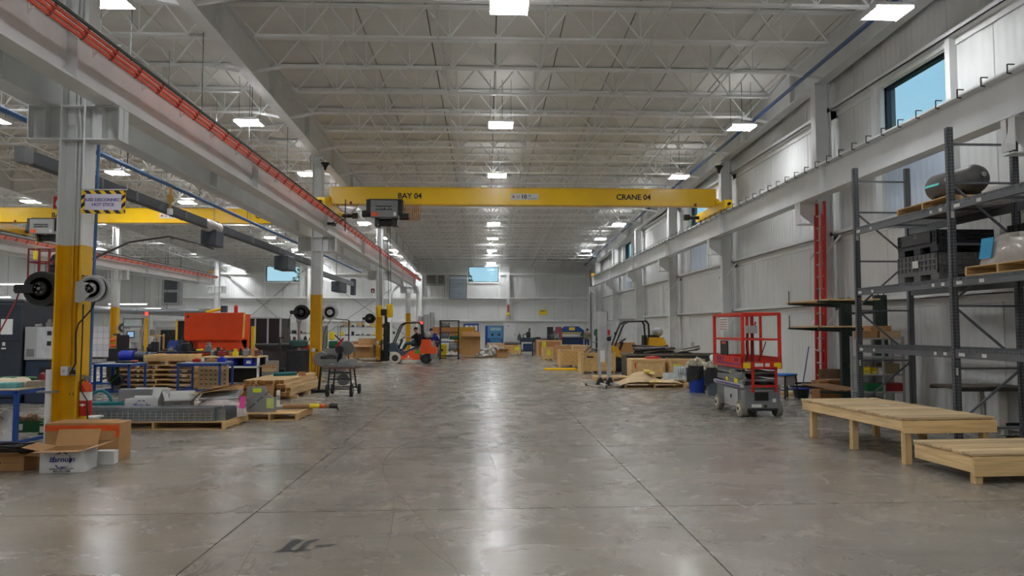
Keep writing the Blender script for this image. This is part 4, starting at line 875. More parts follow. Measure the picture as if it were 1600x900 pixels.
ld = T('extension_ladder', 'tall red fibreglass extension ladder leaning against the side wall', 'ladder', (8.26, 17.98, 0)); lean = 0.08
for y in (-0.21, 0.21):
    P('rail', MB().bar((0, y, 0), (lean, y, 4.9), 0.05, 0.09, up=(0,1,0)), redpaint, ld); P('fly_rail', MB().bar((-0.05, y*0.82, 0.3), (lean-0.07, y*0.82, 4.6), 0.03, 0.06, up=(0,1,0)), redpaint, ld)
    P('foot', MB().box(-0.06, 0.06, y-0.03, y+0.03, 0, 0.06), rubber, ld)
for k in range(15): z = 0.3+k*0.305; P('rung', MB().cyl((lean*z/4.9-0.03, -0.21, z), (lean*z/4.9-0.03, 0.21, z), 0.022, 8), alu, ld)
P('rope', MB().tube([(-0.06,-0.1,1.9),(-0.1,-0.15,1.5),(-0.04,0.05,1.2),(-0.05,0.2,1.25)], 0.01, 5), paper, ld)
sh = T('shelf_unit', 'light grey metal shelf unit with bins behind the pallet rack', 'shelf', (7.83, 14.55, 0))
for x in (-0.42, 0.02, 0.42):
    for y in (-0.2, 0.2): P('post', MB().box(x-0.02, x+0.02, y-0.02, y+0.02, 0, 1.6), lgrey, sh)
SHZ = (0.12, 0.52, 0.86, 1.2, 1.57)
for z in SHZ: P('shelf', MB().box(-0.42, 0.42, -0.22, 0.22, z-0.03, z), lgrey, sh)
P('back_panel', MB().box(-0.42, 0.42, 0.19, 0.2, 0.1, 1.2), white, sh)
for (dx, w, h, z, m, l) in ((-0.22, 0.34, 0.14, 1.57, card, 'brown carton at the left on top of the grey shelf unit'), (0.2, 0.42, 0.14, 1.57, card2, 'wide brown carton on top of the grey shelf unit'), (0.02, 0.42, 0.1, 1.71, card, 'flat brown carton stacked on the two cartons on the shelf unit'), (0.22, 0.3, 0.2, 0.86, mat('burlap', (150,134,100), 0.9, 0, 0.15, 30), 'tan sack box on the middle shelf of the grey unit')):
    carton('carton', l, (7.83+dx, 14.55, z), 0, w, 0.3, h, m)
for k, dx in enumerate((-0.3, -0.15, 0.0)):
    t = T('storage_bin', ('yellow storage bin on the middle shelf of the grey unit', 'yellow storage bin on the middle shelf of the grey unit', 'white storage bin on the middle shelf of the grey unit')[k], 'bin', (7.83+dx, 14.5, 0.86), 0, 'storage bins on the shelf unit' if k < 2 else None)
    P('bin_body', MB().box(-0.065, 0.065, 0.12, 0.13, 0, 0.14).box(-0.065, -0.058, -0.12, 0.13, 0, 0.12).box(0.058, 0.065, -0.12, 0.13, 0, 0.12).box(-0.065, 0.065, -0.12, 0.12, 0, 0.008).box(-0.065, 0.065, -0.13, -0.12, 0, 0.07), (sticky, sticky, pvc)[k], t); P('label_strip', MB().box(-0.03, 0.03, -0.133, -0.13, 0.02, 0.045), sticker, t)
carton('plastic_tote', 'green plastic tote on the lower shelf of the grey unit', (7.68, 14.5, 0.52), 0, 0.3, 0.3, 0.16, green); carton('plastic_tote', 'red plastic tote on the lower shelf of the grey unit', (8.06, 14.5, 0.52), 0, 0.36, 0.3, 0.16, darkred)
t = T('bottle', 'small blue bottle on the lower shelf of the grey unit', 'bottle', (7.86, 14.40, 0.52)); P('body', MB().lathe([(0.0,0),(0.04,0),(0.04,0.12),(0.018,0.15),(0.018,0.19)], n=12), bluepl, t); P('cap', MB().cyl((0,0,0.19),(0,0,0.21),0.02,10), white, t)
carton('carton', 'dark box on the bottom shelf of the grey unit', (7.7, 14.5, 0.12), 0, 0.4, 0.3, 0.26, navy)
carton('carton', 'large brown carton with worn side standing behind the wooden platform by the ladder', (8.36, 17.36, 0), 0.0, 1.05, 0.46, 0.52, mat('worn_card', (158,108,62), 0.85, 0, 0.2, 4))
t = T('plank', 'brown wide plank leaning on top of the worn carton', 'plank', (8.4, 17.34, 0.525)); P('plank_board', MB().box(-0.45, 0.45, -0.2, 0.2, 0, 0.03, TM(0,0,0.0,0.2)), mat('brown_board', (150,112,78)), t); 
t = T('plank', 'upright dark wooden plank standing behind the worn carton', 'plank', (8.5, 17.64, 0)); P('plank_board', MB().box(-0.45, 0.35, -0.02, 0.02, 0, 0.78), mat('brown_plank', (120,98,76), 0.7, 0, 0.2, 8), t)
# stool, bucket, mop
t = T('stool', 'blue topped metal stool beside the scissor lift', 'stool', (7.55, 18.4, 0), 0.3)
P('seat', MB().bbox(-0.2, 0.2, -0.2, 0.2, 0.58, 0.63, 0.015), mat('bright_blue', (40,116,200), 0.4), t)
for sx in (-1, 1):
    for sy in (-1, 1): P('leg', MB().bar((sx*0.16, sy*0.16, 0.58), (sx*0.21, sy*0.21, 0), 0.03), dark, t)
    P('stretcher', MB().bar((sx*0.19, -0.19, 0.22), (sx*0.19, 0.19, 0.22), 0.025), dark, t)
P('basket', MB().box(-0.15, 0.15, -0.15, 0.15, 0.34, 0.57), lgrey, t)
t = T('mop_bucket', 'dark green mop bucket with blue rim by the ladder', 'bucket', (8.02, 18.6, 0)); P('pail', MB().lathe([(0.0,0),(0.17,0),(0.21,0.22),(0.2,0.22),(0.16,0.02),(0.0,0.02)], n=20), mat('dark_green_plastic', (30,48,44), 0.5), t); P('rim', MB().lathe([(0.2,0.22),(0.225,0.22),(0.225,0.25),(0.2,0.25)], n=20), bluepl, t)
tag(P('floor_mop', MB().cyl((8.0,18.5,0.23),(8.25,18.62,1.3),0.014,8).bbox(7.9,8.1,18.44,18.56,0.19,0.24,0.01), bluepaint), 'blue handled mop standing in the green bucket', 'mop')
tag(P('wood_offcut', MB().bbox(-0.26,0.26,-0.1,0.1,0,0.09,0.005), pallet_x, None, loc=(7.95,19.3,0)), 'short pale timber block on the floor behind the stool', 'wood')
tag(P('pipe_rail', MB().bbox(7.8,9.0-0.04,19.75,19.8,0.25,0.31,0.005).box(7.85,7.9,19.75,19.8,0,0.25).box(8.8,8.85,19.75,19.8,0,0.25), black), 'low black steel rail on the floor in front of the side wall', 'rail')

# ------------------------------------------------------------------ wooden platform with lower step
pine_a = wood('pine_deck_pale', (206,180,138), 0); pine_b = wood('pine_deck_mid', (192,164,122), 0); pine_c = wood('pine_deck_grey', (178,154,118), 0)
def platform(label, loc, rz, L, Wd, H, posts, nb, side=0.14, name='wooden_platform'):
    """L along -y (length), Wd along x; origin at far left corner"""
    t = T(name, label, 'platform', loc, rz); w = L/nb
    for k in range(nb): P('deck_board', MB().bbox(0.0, Wd, -(k+1)*w+0.005, -k*w-0.005, H-0.035, H-0.002*(k*7%3), 0.005), (pine_a, pine_b, pine_c)[(k*5+k//3) % 3], t)
    for x in (0.02, Wd-0.055): P('side_joist', MB().bbox(x, x+0.038, -L+0.02, -0.0, H-0.035-side, H-0.036, 0.003), pine, t)
    P('end_joist', MB().bbox(0.0, Wd, -L-0.025, -L+0.012, H-0.05-side*1.1, H-0.042, 0.004), pine_x, t); P('end_joist', MB().bbox(0.06, Wd-0.06, -0.04, -0.002, H-0.035-side, H-0.036, 0.003), pine_x, t)
    for (x, y) in posts: P('leg', MB().bbox(x, x+0.09, y-0.09, y, 0, H-0.04, 0.004), pine_z, t)
    return t
ang = math.atan2(0.16, 2.3)
platform('long pine wood platform standing on square legs in front of the pallet rack', (5.16, 11.98, 0), ang, 2.62, 1.30, 0.61, [(0.07, -0.12), (0.07, -1.28), (0.06, -2.5), (1.14, -0.12), (1.14, -1.28), (1.14, -2.5)], 16)
platform('low pine wood step at the end of the long wooden platform', (5.42, 9.27, 0), ang, 1.05, 1.75, 0.345, [(0.03, -0.96), (1.60, -0.96), (0.72, -0.05), (1.60, -0.05)], 6, 0.19, 'wooden_step')
tag(P('paper_slip', MB().box(-0.08,0.08,-0.03,0.03,0,0.002), paper, None, loc=(5.95,10.9,0.6105)), 'small white paper slip on the long wooden platform', 'paper')
t = T('welding_table', 'rusty topped work table with white legs behind the pallet rack upright', 'table', (7.71, 11.85, 0)); P('table_top', MB().bbox(0, 1.25, 0, 0.75, 0.76, 0.80, 0.006), mat('rusty_steel', (112,100,88), 0.6, 0.3, 0.35, 14), t); P('edge_frame', MB().bar((0,0,0.755),(1.25,0,0.755),0.05).bar((0,0.75,0.755),(1.25,0.75,0.755),0.05), mat('dark_edge', (70,64,58), 0.6), t)
for x, y in ((0.78, 0.6), (0.80, 0.08), (1.15, 0.08), (1.15, 0.6)): P('leg', MB().bbox(x, x+0.08, y, y+0.08, 0, 0.755, 0.006), mat('cream_paint', (206,204,192), 0.5), t)
P('jack', MB().cyl((0.7,0.4,0.0),(0.7,0.4,0.6),0.03,10).cyl((0.7,0.4,0.6),(0.7,0.4,0.755),0.015,8), lgrey, t); P('foot_rail', MB().bar((0.84,0.1,0.18),(1.18,0.1,0.18),0.05), dark, t)
t = T('strap_coil', 'yellow and black strap on the floor below the work table', 'strap', (8.5, 11.4, 0)); P('yellow_strap', MB().bbox(-0.15,0.18,-0.1,0.1,0,0.03,0.01), sticky, t); P('black_strap', MB().bbox(-0.2,0.25,0.1,0.2,0,0.05,0.01), black, t)
carton('small_box', 'small red box on the floor behind the platform beside the rack foot', (8.22, 14.05, 0), 0.1, 0.2, 0.18, 0.14, redpaint, tape=False)

# ------------------------------------------------------------------ red scissor lift
sl = T('scissor_lift', 'red and grey scissor lift parked by the wooden platform', 'scissor lift', (5.47, 14.55, 0)); w2 = 0.38; Lb = 1.75
P('chassis', MB().prism([(-0.30,0.13),(0.30,0.13),(0.34,0.2),(0.34,0.58),(-0.34,0.58),(-0.34,0.2)], 0.08, Lb, 'y').bbox(-0.37,0.37,-0.05,0.14,0.16,0.55,0.02).box(-w2,w2,0.0,Lb,0.55,0.62), mgrey, sl)
P('side_tray', MB().bbox(-w2-0.03,-w2+0.03,-0.02,Lb+0.02,0.58,0.65,0.008).bbox(w2-0.03,w2+0.03,-0.02,Lb+0.02,0.58,0.65,0.008), lgrey, sl); P('purple_stripe', MB().box(-w2-0.034,-w2-0.03,0.05,Lb-0.1,0.60,0.625), inkpurple, sl)
for x in (-0.36, 0.36):
    for y in (0.12, Lb-0.22):
        wh = P('wheel', MB().lathe([(0.0,-0.055),(0.12,-0.055),(0.155,-0.06),(0.165,-0.045),(0.165,0.045),(0.155,0.06),(0.12,0.055),(0.0,0.055)], (x,y,0.165), 'x', 24), mat('grey_tyre', (128,122,110), 0.8, 0, 0.15, 14), sl)
        s = -1 if x < 0 else 1; P('hub', MB().cyl((x+s*0.055,y,0.165),(x+s*0.075,y,0.165),0.10,18), mat('cream_hub', (206,196,176), 0.6), wh); P('hub_nut', MB().cyl((x+s*0.07,y,0.165),(x+s*0.09,y,0.165),0.035,10), dark, wh)
P('battery_cover', MB().bbox(-0.36,-0.345,0.35,Lb-0.55,0.16,0.53,0.006), lgrey, sl); P('latch_hole', MB().cyl((-0.37,0.75,0.36),(-0.362,0.75,0.36),0.04,12), black, sl)
P('front_recess', MB().box(-0.16,0.12,-0.056,-0.05,0.33,0.50), black, sl); P('front_sticker', MB().box(-0.22,-0.02,-0.058,-0.05,0.2,0.26), sticker, sl); P('front_sticker', MB().box(0.2,0.27,-0.058,-0.05,0.3,0.37), sticker, sl); P('tow_eye', MB().cyl((0.06,-0.06,0.22),(0.06,-0.02,0.22),0.03,10).box(-0.3,0.3,-0.07,-0.04,0.13,0.18), dark, sl)
P('ladder_frame', MB().bar((-0.2,-0.09,0.5),(-0.2,-0.09,0.98),0.045).bar((0.26,-0.09,0.5),(0.26,-0.09,0.98),0.045).bar((-0.22,-0.09,0.98),(0.28,-0.09,0.98),0.045).bar((-0.2,-0.09,0.62),(0.26,-0.09,0.62),0.04), redpaint, sl)
# stacked scissor arms
for k, z in enumerate((0.68, 0.76, 0.84, 0.92)):
    for x in (-0.33, 0.33):
        P('scissor_arm', MB().bar((x,0.06,z+(0.035 if k % 2 else -0.0)),(x,Lb-0.08,z+(0.0 if k % 2 else 0.035)),0.05,0.062), mgrey, sl)
for py, pz in ((0.12,0.72),(0.12,0.88),(Lb-0.2,0.8)): P('arm_pin', MB().cyl((-0.36,py,pz),(0.36,py,pz),0.03,10), steel, sl)
P('lift_cylinder', MB().cyl((0,0.3,0.68),(0,1.3,0.88),0.06,12), dark, sl); [P('arm_sticker', MB().box(-0.358,-0.355,*q_), sticky, sl) for q_ in ((0.95,1.08,0.66,0.74),(0.35,0.55,0.64,0.74),(0.75,0.82,0.82,0.88))]
# platform
PZ = 0.99
P('platform_floor', MB().box(-0.37,0.37,-0.05,Lb+0.05,PZ,PZ+0.05), mgrey, sl)
P('toe_board', MB().box(-0.40,-0.375,-0.06,Lb+0.06,PZ-0.02,PZ+0.20).box(0.375,0.40,-0.06,Lb+0.06,PZ-0.02,PZ+0.20).box(-0.40,0.40,-0.07,-0.05,PZ-0.03,PZ+0.10).box(-0.40,0.40,Lb+0.05,Lb+0.07,PZ-0.02,PZ+0.20), liftred, sl)
[P('yellow_label', MB().box(x_,x_+0.145,-0.074,-0.07,PZ-0.02,PZ+0.09), sticky, sl) for x_ in (-0.38,0.235)]; P('white_label', MB().box(-0.15,0.02,-0.074,-0.07,PZ-0.01,PZ+0.08).box(0.06,0.15,-0.074,-0.07,PZ-0.01,PZ+0.08), sticker, sl)
P('toe_stripe', MB().box(-0.404,-0.40,0.05,Lb-0.15,PZ+0.03,PZ+0.055), inkpurple, sl); letters('SKYJACK', 0.12, inkpurple, sl, (-0.403, 1.28, PZ+0.125), (PI/2,0,-PI/2), bold=0.004); letters('3219', 0.11, inkpurple, sl, (-0.403, 0.3, PZ+0.125), (PI/2,0,-PI/2), bold=0.004)
for x in (-0.37, 0.37):
    for y in (-0.03, Lb+0.03): P('guard_post', MB().bbox(x-0.03,x+0.03,y-0.03,y+0.03,PZ+0.05,2.06,0.005), liftred, sl)
    P('guard_post', MB().bbox(x-0.025,x+0.025,0.95,1.0,PZ+0.05,2.06,0.005), liftred, sl) if x > 0 else None
    P('top_rail', MB().bbox(x-0.028,x+0.028,-0.05,Lb+0.05,2.02,2.08,0.006), liftred, sl); P('mid_rail', MB().bbox(x-0.02,x+0.02,-0.03,Lb+0.03,1.52,1.56,0.005), liftred, sl)
for y in (-0.03, Lb+0.03):
    P('top_rail', MB().bbox(-0.39,0.39,y-0.028,y+0.028,2.02,2.08,0.006), liftred, sl); P('mid_rail', MB().bbox(-0.37,0.37,y-0.018,y+0.018,1.52,1.56,0.005), liftred, sl)
P('control_post', MB().bbox(0.14,0.20,0.9,0.96,PZ+0.05,2.02,0.006), darkred, sl); P('control_box', MB().bbox(0.02,0.24,0.78,0.92,1.66,1.82,0.01), lgrey, sl); P('joystick', MB().cyl((0.2,0.85,1.82),(0.22,0.85,1.9),0.02,8), redpaint, sl); P('control_cable', MB().tube([(0.05,0.86,1.66),(0.02,0.86,1.4),(0.06,0.9,1.2),(0.0,0.9,1.06)], 0.018, 6), hoseb, sl)
P('manual_box', MB().bbox(-0.36,-0.33,0.95,1.42,1.19,1.5,0.01), black, sl); P('orange_sticker', MB().box(-0.364,-0.36,1.05,1.3,1.43,1.48), otape, sl)
P('mesh_sign', MB().box(-0.36,-0.352,0.9,1.45,1.72,1.98), sticker, sl); mb = MB()
for k in range(5): mb.box(-0.3625,-0.36,0.95,1.4,1.74+k*0.05,1.755+k*0.05)
P('sign_lines', mb, mat('red_ink', (150,70,60), 0.6), sl); P('rope', MB().tube([(0.1,-0.03,1.5),(0.08,0.1,1.3),(0.0,0.1,1.1)], 0.01, 5), hoseb, sl)

# ------------------------------------------------------------------ waste bins, water, paper pallet, crates
def trash(label, loc, m, bag=True, h=0.68, r=0.26):
    t = T('trash_can', label, 'trash can', loc); P('can', MB().lathe([(0.0,0),(r*0.8,0),(r*0.82,0.02),(r,h),(r*1.06,h),(r*1.06,h+0.03),(r*0.96,h+0.03),(r*0.78,0.03),(0,0.03)], n=24), m, t)
    if bag:
        n = 28; vs = []; fs = []; prof = ((r*0.95,h+0.04),(r*1.12,h+0.06),(r*1.16,h-0.05),(r*1.14,h-0.2),(r*1.1,h-0.33))
        for i, (rr, z) in enumerate(prof):
            for k in range(n): a = 2*PI*k/n; f = 1+0.05*math.sin(a*5+i)+0.05*math.sin(a*11+0.5*i)+0.03*math.sin(a*17)*(i > 1); vs.append((rr*f*math.cos(a), rr*f*math.sin(a), z-(0.1*math.sin(a*2+1)+0.05*math.sin(a*3))*(i == 4)))
        for i in range(len(prof)-1):
            for k in range(n): fs.append((i*n+k, i*n+(k+1) % n, (i+1)*n+(k+1) % n, (i+1)*n+k))
        P('bag', MB().add(vs, fs), tarp, t); P('trash', lump(r*0.9, r*0.9, 0.22, 9, 16, 0.5), mat('mixed_trash', (186,180,160), 0.7, 0, 0.5, 12), t, loc=(0,0,h))
    return t
trash('grey trash can with black bag folded over the rim', (6.05, 19.35, 0), mat('grey_can', (84,94,104), 0.5)); trash('blue trash can with black bag beside the grey trash can', (5.85, 20.35, 0), mat('blue_can', (26,62,160), 0.45))
t = T('trash_pile', 'light green and tan crumpled rubbish standing above the trash cans', 'rubbish', (6.45, 20.2, 0)); P('grey_bin', MB().lathe([(0.0,0),(0.2,0),(0.26,0.9),(0.24,0.9),(0,0.05)], n=18), mat('slate_bin', (98,112,116), 0.5), t); P('foam', lump(0.26,0.24,0.16,12,12,0.3), paper, t, loc=(0,0,0.88))
pallet('pallet of wrapped water bottles base next to the trash cans', (6.2, 23.4, 0), 0, 1.1, 0.9)
bt = finish(MB().lathe([(0.0,0),(0.032,0),(0.034,0.14),(0.014,0.19),(0.014,0.21),(0,0.21)], n=8).mesh('bottle_pack'), mat('clear_plastic', (196,206,208), 0.12, 0, 0.1, 10), 40)
t = T('water_pack', 'shrink wrapped packs of clear water bottles on a pallet', 'water bottles', (6.18, 23.35, 0.14)); mb = MB()
for i in range(14):
    for j in range(9): mb.lathe([(0.0,0),(0.033,0.0),(0.035,0.14),(0.015,0.19),(0.014,0.21)], (-0.46+i*0.07, -0.3+j*0.075, 0.0), 'z', 7)
    for j in range(5): mb.lathe([(0.0,0),(0.033,0.0),(0.035,0.14),(0.015,0.19),(0.014,0.21)], (-0.46+i*0.07, -0.3+j*0.075, 0.215), 'z', 7) if 3 < i else None
b = P('bottles', mb, MATS['clear_plastic'], t); b['kind'] = 'stuff'
P('wrap_band', MB().box(-0.5,0.5,-0.345,-0.34,0.02,0.08), mat('wrap_white', (220,220,218), 0.3), t)
pallet('empty pine pallet on the floor left of the blue trash can', (6.25, 21.6, 0), 0.1, 0.5, 0.8)
pallet('pallet under the brown paper sheet beside the portable hoist', (4.98, 22.15, 0), -0.05, 1.75, 1.1)
t = T('packing_paper', 'crumpled tan packing paper draped over a pallet', 'paper', (4.9, 22.15, 0.15), -0.05); rr = random.Random(8)
P('paper_sheet', sheet(-0.95, 0.8, -0.58, 0.55, lambda u, v: 0.02+0.30*math.exp(-((u-0.42)**2/0.05+(v-0.6)**2/0.12))+0.03*math.sin(u*19+v*5)*math.sin(v*13)+(0.0 if u > 0.15 else -0.1*(0.15-u)/0.15)+0.02*rr.random(), 18), mat('tan_paper', (206,180,140), 0.75, 0, 0.08, 6), t); P('yellow_wrap', lump(0.14,0.2,0.10,4,10,0.4), mat('yellow_wrap', (232,206,110), 0.35, 0, 0.15, 9), t, loc=(0.0,-0.05,0.26)); P('yellow_wrap', lump(0.16,0.14,0.06,6,10,0.4), MATS['yellow_wrap'], t, loc=(0.1,-0.45,0.02))
pallet('low round-edged pallet behind the foot of the portable hoist', (4.25, 25.2, 0), 0, 1.15, 1.0, 5)
crate('plain plywood crate with orange tag below the scrap dumpster', (5.55, 25.55, 0.0), 0, 1.15, 0.8, 0.70, mat('pale_ply', (212,176,122), 0.7, 0, 0.12, 8), mark=(-0.54,-0.42,0.4,0.6,otape), lid=True)
crate('plywood crate with yellow tag right of the plain crate below the dumpster', (6.85, 25.3, 0.0), 0, 1.15, 0.8, 0.72, MATS['pale_ply'], mark=(-0.5,-0.3,0.42,0.55,lime))
crate('pine crate with black stencil marks behind the portable hoist', (4.4, 29.4, 0), 0, 1.35, 1.0, 0.82, mat('pine_ply', (210,172,110), 0.7, 0, 0.16, 9), mark=(-0.45,-0.2,0.62,0.68,ink))
crate('wide strand board crate beside the yellow lifting fork', (4.0, 34.3, 0), 0, 1.25, 1.0, 0.80, osb)
crate('small crate with yellow tag in front of the brown plywood crate', (3.42, 41.2, 0), 0, 0.6, 0.9, 0.72, MATS['pine_ply'], mark=(-0.05,0.12,0.3,0.6,lime))
crate('long brown plywood crate with lime tag near the far wall', (3.9, 46.2, 0), 0, 1.55, 1.2, 1.05, ply, mark=(-0.45,-0.2,0.6,0.98,lime))
crate('strand board crate with lime tag and grey machine on top before the blasting cabinet', (1.68, 49.5, 0), 0, 1.2, 0.9, 0.68, osb, mark=(0.2,0.55,0.35,0.55,lime))
crate('brown plywood crate between the strand board crate and the blue press', (5.4, 44.0, 0), 0, 1.0, 0.8, 0.8, ply)
carton('carton', 'tan carton with grey tool behind the small crate', (4.2, 40.5, 0), 0.1, 0.75, 0.7, 0.85, card); carton('carton', 'tan carton next to the wide strand board crate', (4.85, 37.6, 0), 0, 0.9, 0.7, 0.9, card2)
t = T('grey_motor', 'grey cylindrical motor lying on the crate before the blasting cabinet', 'motor', (1.7, 49.5, 0.69)); P('motor_body', MB().cyl((-0.5,0,0.15),(0.55,0,0.15),0.15,14), mgrey, t); P('motor_foot', MB().box(-0.4,0.4,-0.12,0.12,0,0.05), dark, t)
t = T('scrap_brackets', 'tangle of grey steel brackets piled in the stencilled crate', 'scrap metal', (4.4, 29.4, 0.2)); rr = random.Random(2); mb = MB()
for k in range(26):
    p = Vector((rr.uniform(-0.55,0.55), rr.uniform(-0.4,0.4), rr.uniform(0.3,0.8))); d = Vector((rr.uniform(-1,1), rr.uniform(-1,1), rr.uniform(-0.4,0.5))).normalized()*rr.uniform(0.2,0.45); mb.bar(p-d*0.6, p+d*0.6, 0.05, 0.03)
P('steel_pieces', mb, mat('scrap_steel', (120,120,120), 0.4, 0.6, 0.3, 8), t)['kind'] = 'stuff'
P('crate_fill', MB().box(-0.6,0.6,-0.45,0.45,-0.06,0.3), dark, t)
tag(P('fork_extension', MB().bbox(2.45, 4.6, 31.2, 31.5, 0.0, 0.09, 0.02), crane_yellow), 'long yellow lifting fork lying on the floor before the crates', 'fork')
# dumpster with pipes
t = T('scrap_dumpster', 'dark green steel dumpster heaped with scrap pipes', 'dumpster', (6.7, 26.75, 0)); P('tub', MB().box(-1.65,1.9,-0.5,-0.46,0.1,0.82).box(-1.65,1.9,0.46,0.5,0.1,0.82).box(-1.69,-1.65,-0.5,0.5,0.1,0.82).box(1.9,1.94,-0.5,0.5,0.1,0.82).box(-1.65,1.9,-0.5,0.5,0.1,0.14), mat('dumpster_green', (52,60,58), 0.5, 0.1, 0.15, 4), t)
P('rim', MB().box(-1.75,2.0,-0.54,-0.46,0.8,0.86).box(-1.75,2.0,0.46,0.54,0.8,0.86).box(-1.75,-1.65,-0.5,0.5,0.8,0.86).box(1.9,2.0,-0.5,0.5,0.8,0.86), mat('worn_rim', (120,112,100), 0.6, 0.2, 0.3, 9), t); P('rib', MB().box(-1.6,-1.5,-0.54,-0.5,0.1,0.8).box(0.2,0.3,-0.54,-0.5,0.1,0.8), MATS['dumpster_green'], t)
for x in (-1.6, 1.6):
    for y in (-0.45, 0.45): P('foot', MB().box(x-0.08,x+0.08,y-0.08,y+0.08,0,0.1), dark, t)
rr = random.Random(11)
for k in range(16):
    p = Vector((6.75+rr.uniform(-1.0,0.6), 26.75+rr.uniform(-0.25,0.25), 0.89+0.013*k*(1-0.3*(k%2))+rr.uniform(-0.01,0.03))); a = rr.uniform(-0.5,0.5); d = Vector((math.cos(a), math.sin(a)*0.4, rr.uniform(-0.10,0.25))).normalized()*rr.uniform(0.35,0.8)
    tag(P('scrap_pipe', MB().tube([-d, d], 0.045, 8), mat('scrap_pipe_%d' % (k % 3), ((150,140,132),(112,104,98),(70,66,64))[k % 3], 0.45, 0.6, 0.2, 8), None, loc=p), 'short scrap steel pipe in the heap on the dumpster', 'pipe', 'scrap pipes on the dumpster')
t = T('scrap_fill', 'dark oily metal scrap filling the dumpster to the rim', 'scrap metal', (6.75, 26.75, 0.145)); P('fill', lump(1.5,0.40,0.78,7,18,0.12), mat('oily_scrap', (62,58,56), 0.5, 0.4, 0.4, 9), t)
tag(P('red_bucket_lid', MB().lathe([(0,0),(0.3,0),(0.26,0.08),(0,0.12)], n=16), redpaint, None, loc=(5.8, 25.6, 0.702)), 'red lid lying on the plain plywood crate', 'lid')

# portable material hoist
t = T('material_hoist', 'tall grey folding material hoist on castor legs', 'material lift', (3.62, 22.4, 0)); hm = mat('hoist_alu', (186,186,184), 0.4, 0.3, 0.06, 6)
P('mast', MB().bbox(-0.22,0.06,-0.08,0.08,0.85,2.28,0.01), hm, t); P('mast_face', MB().box(-0.16,0.0,-0.086,-0.08,1.2,1.85), mat('pale_panel', (170,172,176), 0.5), t); P('mast_leg', MB().bar((-0.18,0,0.85),(-0.16,0,0.12),0.09,0.09), hm, t); P('mast_leg', MB().bbox(0.06,0.18,-0.06,0.06,0.12,2.0,0.01), hm, t)
for x in (-0.16, 0.13): P('gusset', MB().prism([(x-0.14,0.06),(x+0.14,0.06),(x+0.03,0.28),(x-0.03,0.28)], -0.08, 0.08, 'y'), black, t)
for x0, y0, x1, y1 in ((-0.16,0,-0.55,0.3), (0.13,0,0.4,-0.7), (-0.16,0,-0.1,-0.8), (0.13,0,0.2,0.5)): P('base_leg', MB().bar((x0,y0,0.1),(x1,y1,0.1),0.06,0.05), hm, t); P('castor', MB().cyl((x1-0.02,y1,0.05),(x1+0.02,y1,0.05),0.05,12), black, t)
P('winch', MB().cyl((0.1,-0.14,1.45),(0.1,-0.06,1.45),0.07,14).bar((0.1,-0.15,1.45),(0.2,-0.15,1.55),0.02), black, t); P('documents', MB().box(-0.17,-0.02,-0.1,-0.088,0.75,1.1), paper, t); P('red_label', MB().box(0.07,0.14,-0.064,-0.06,1.55,1.72), redpaint, t)
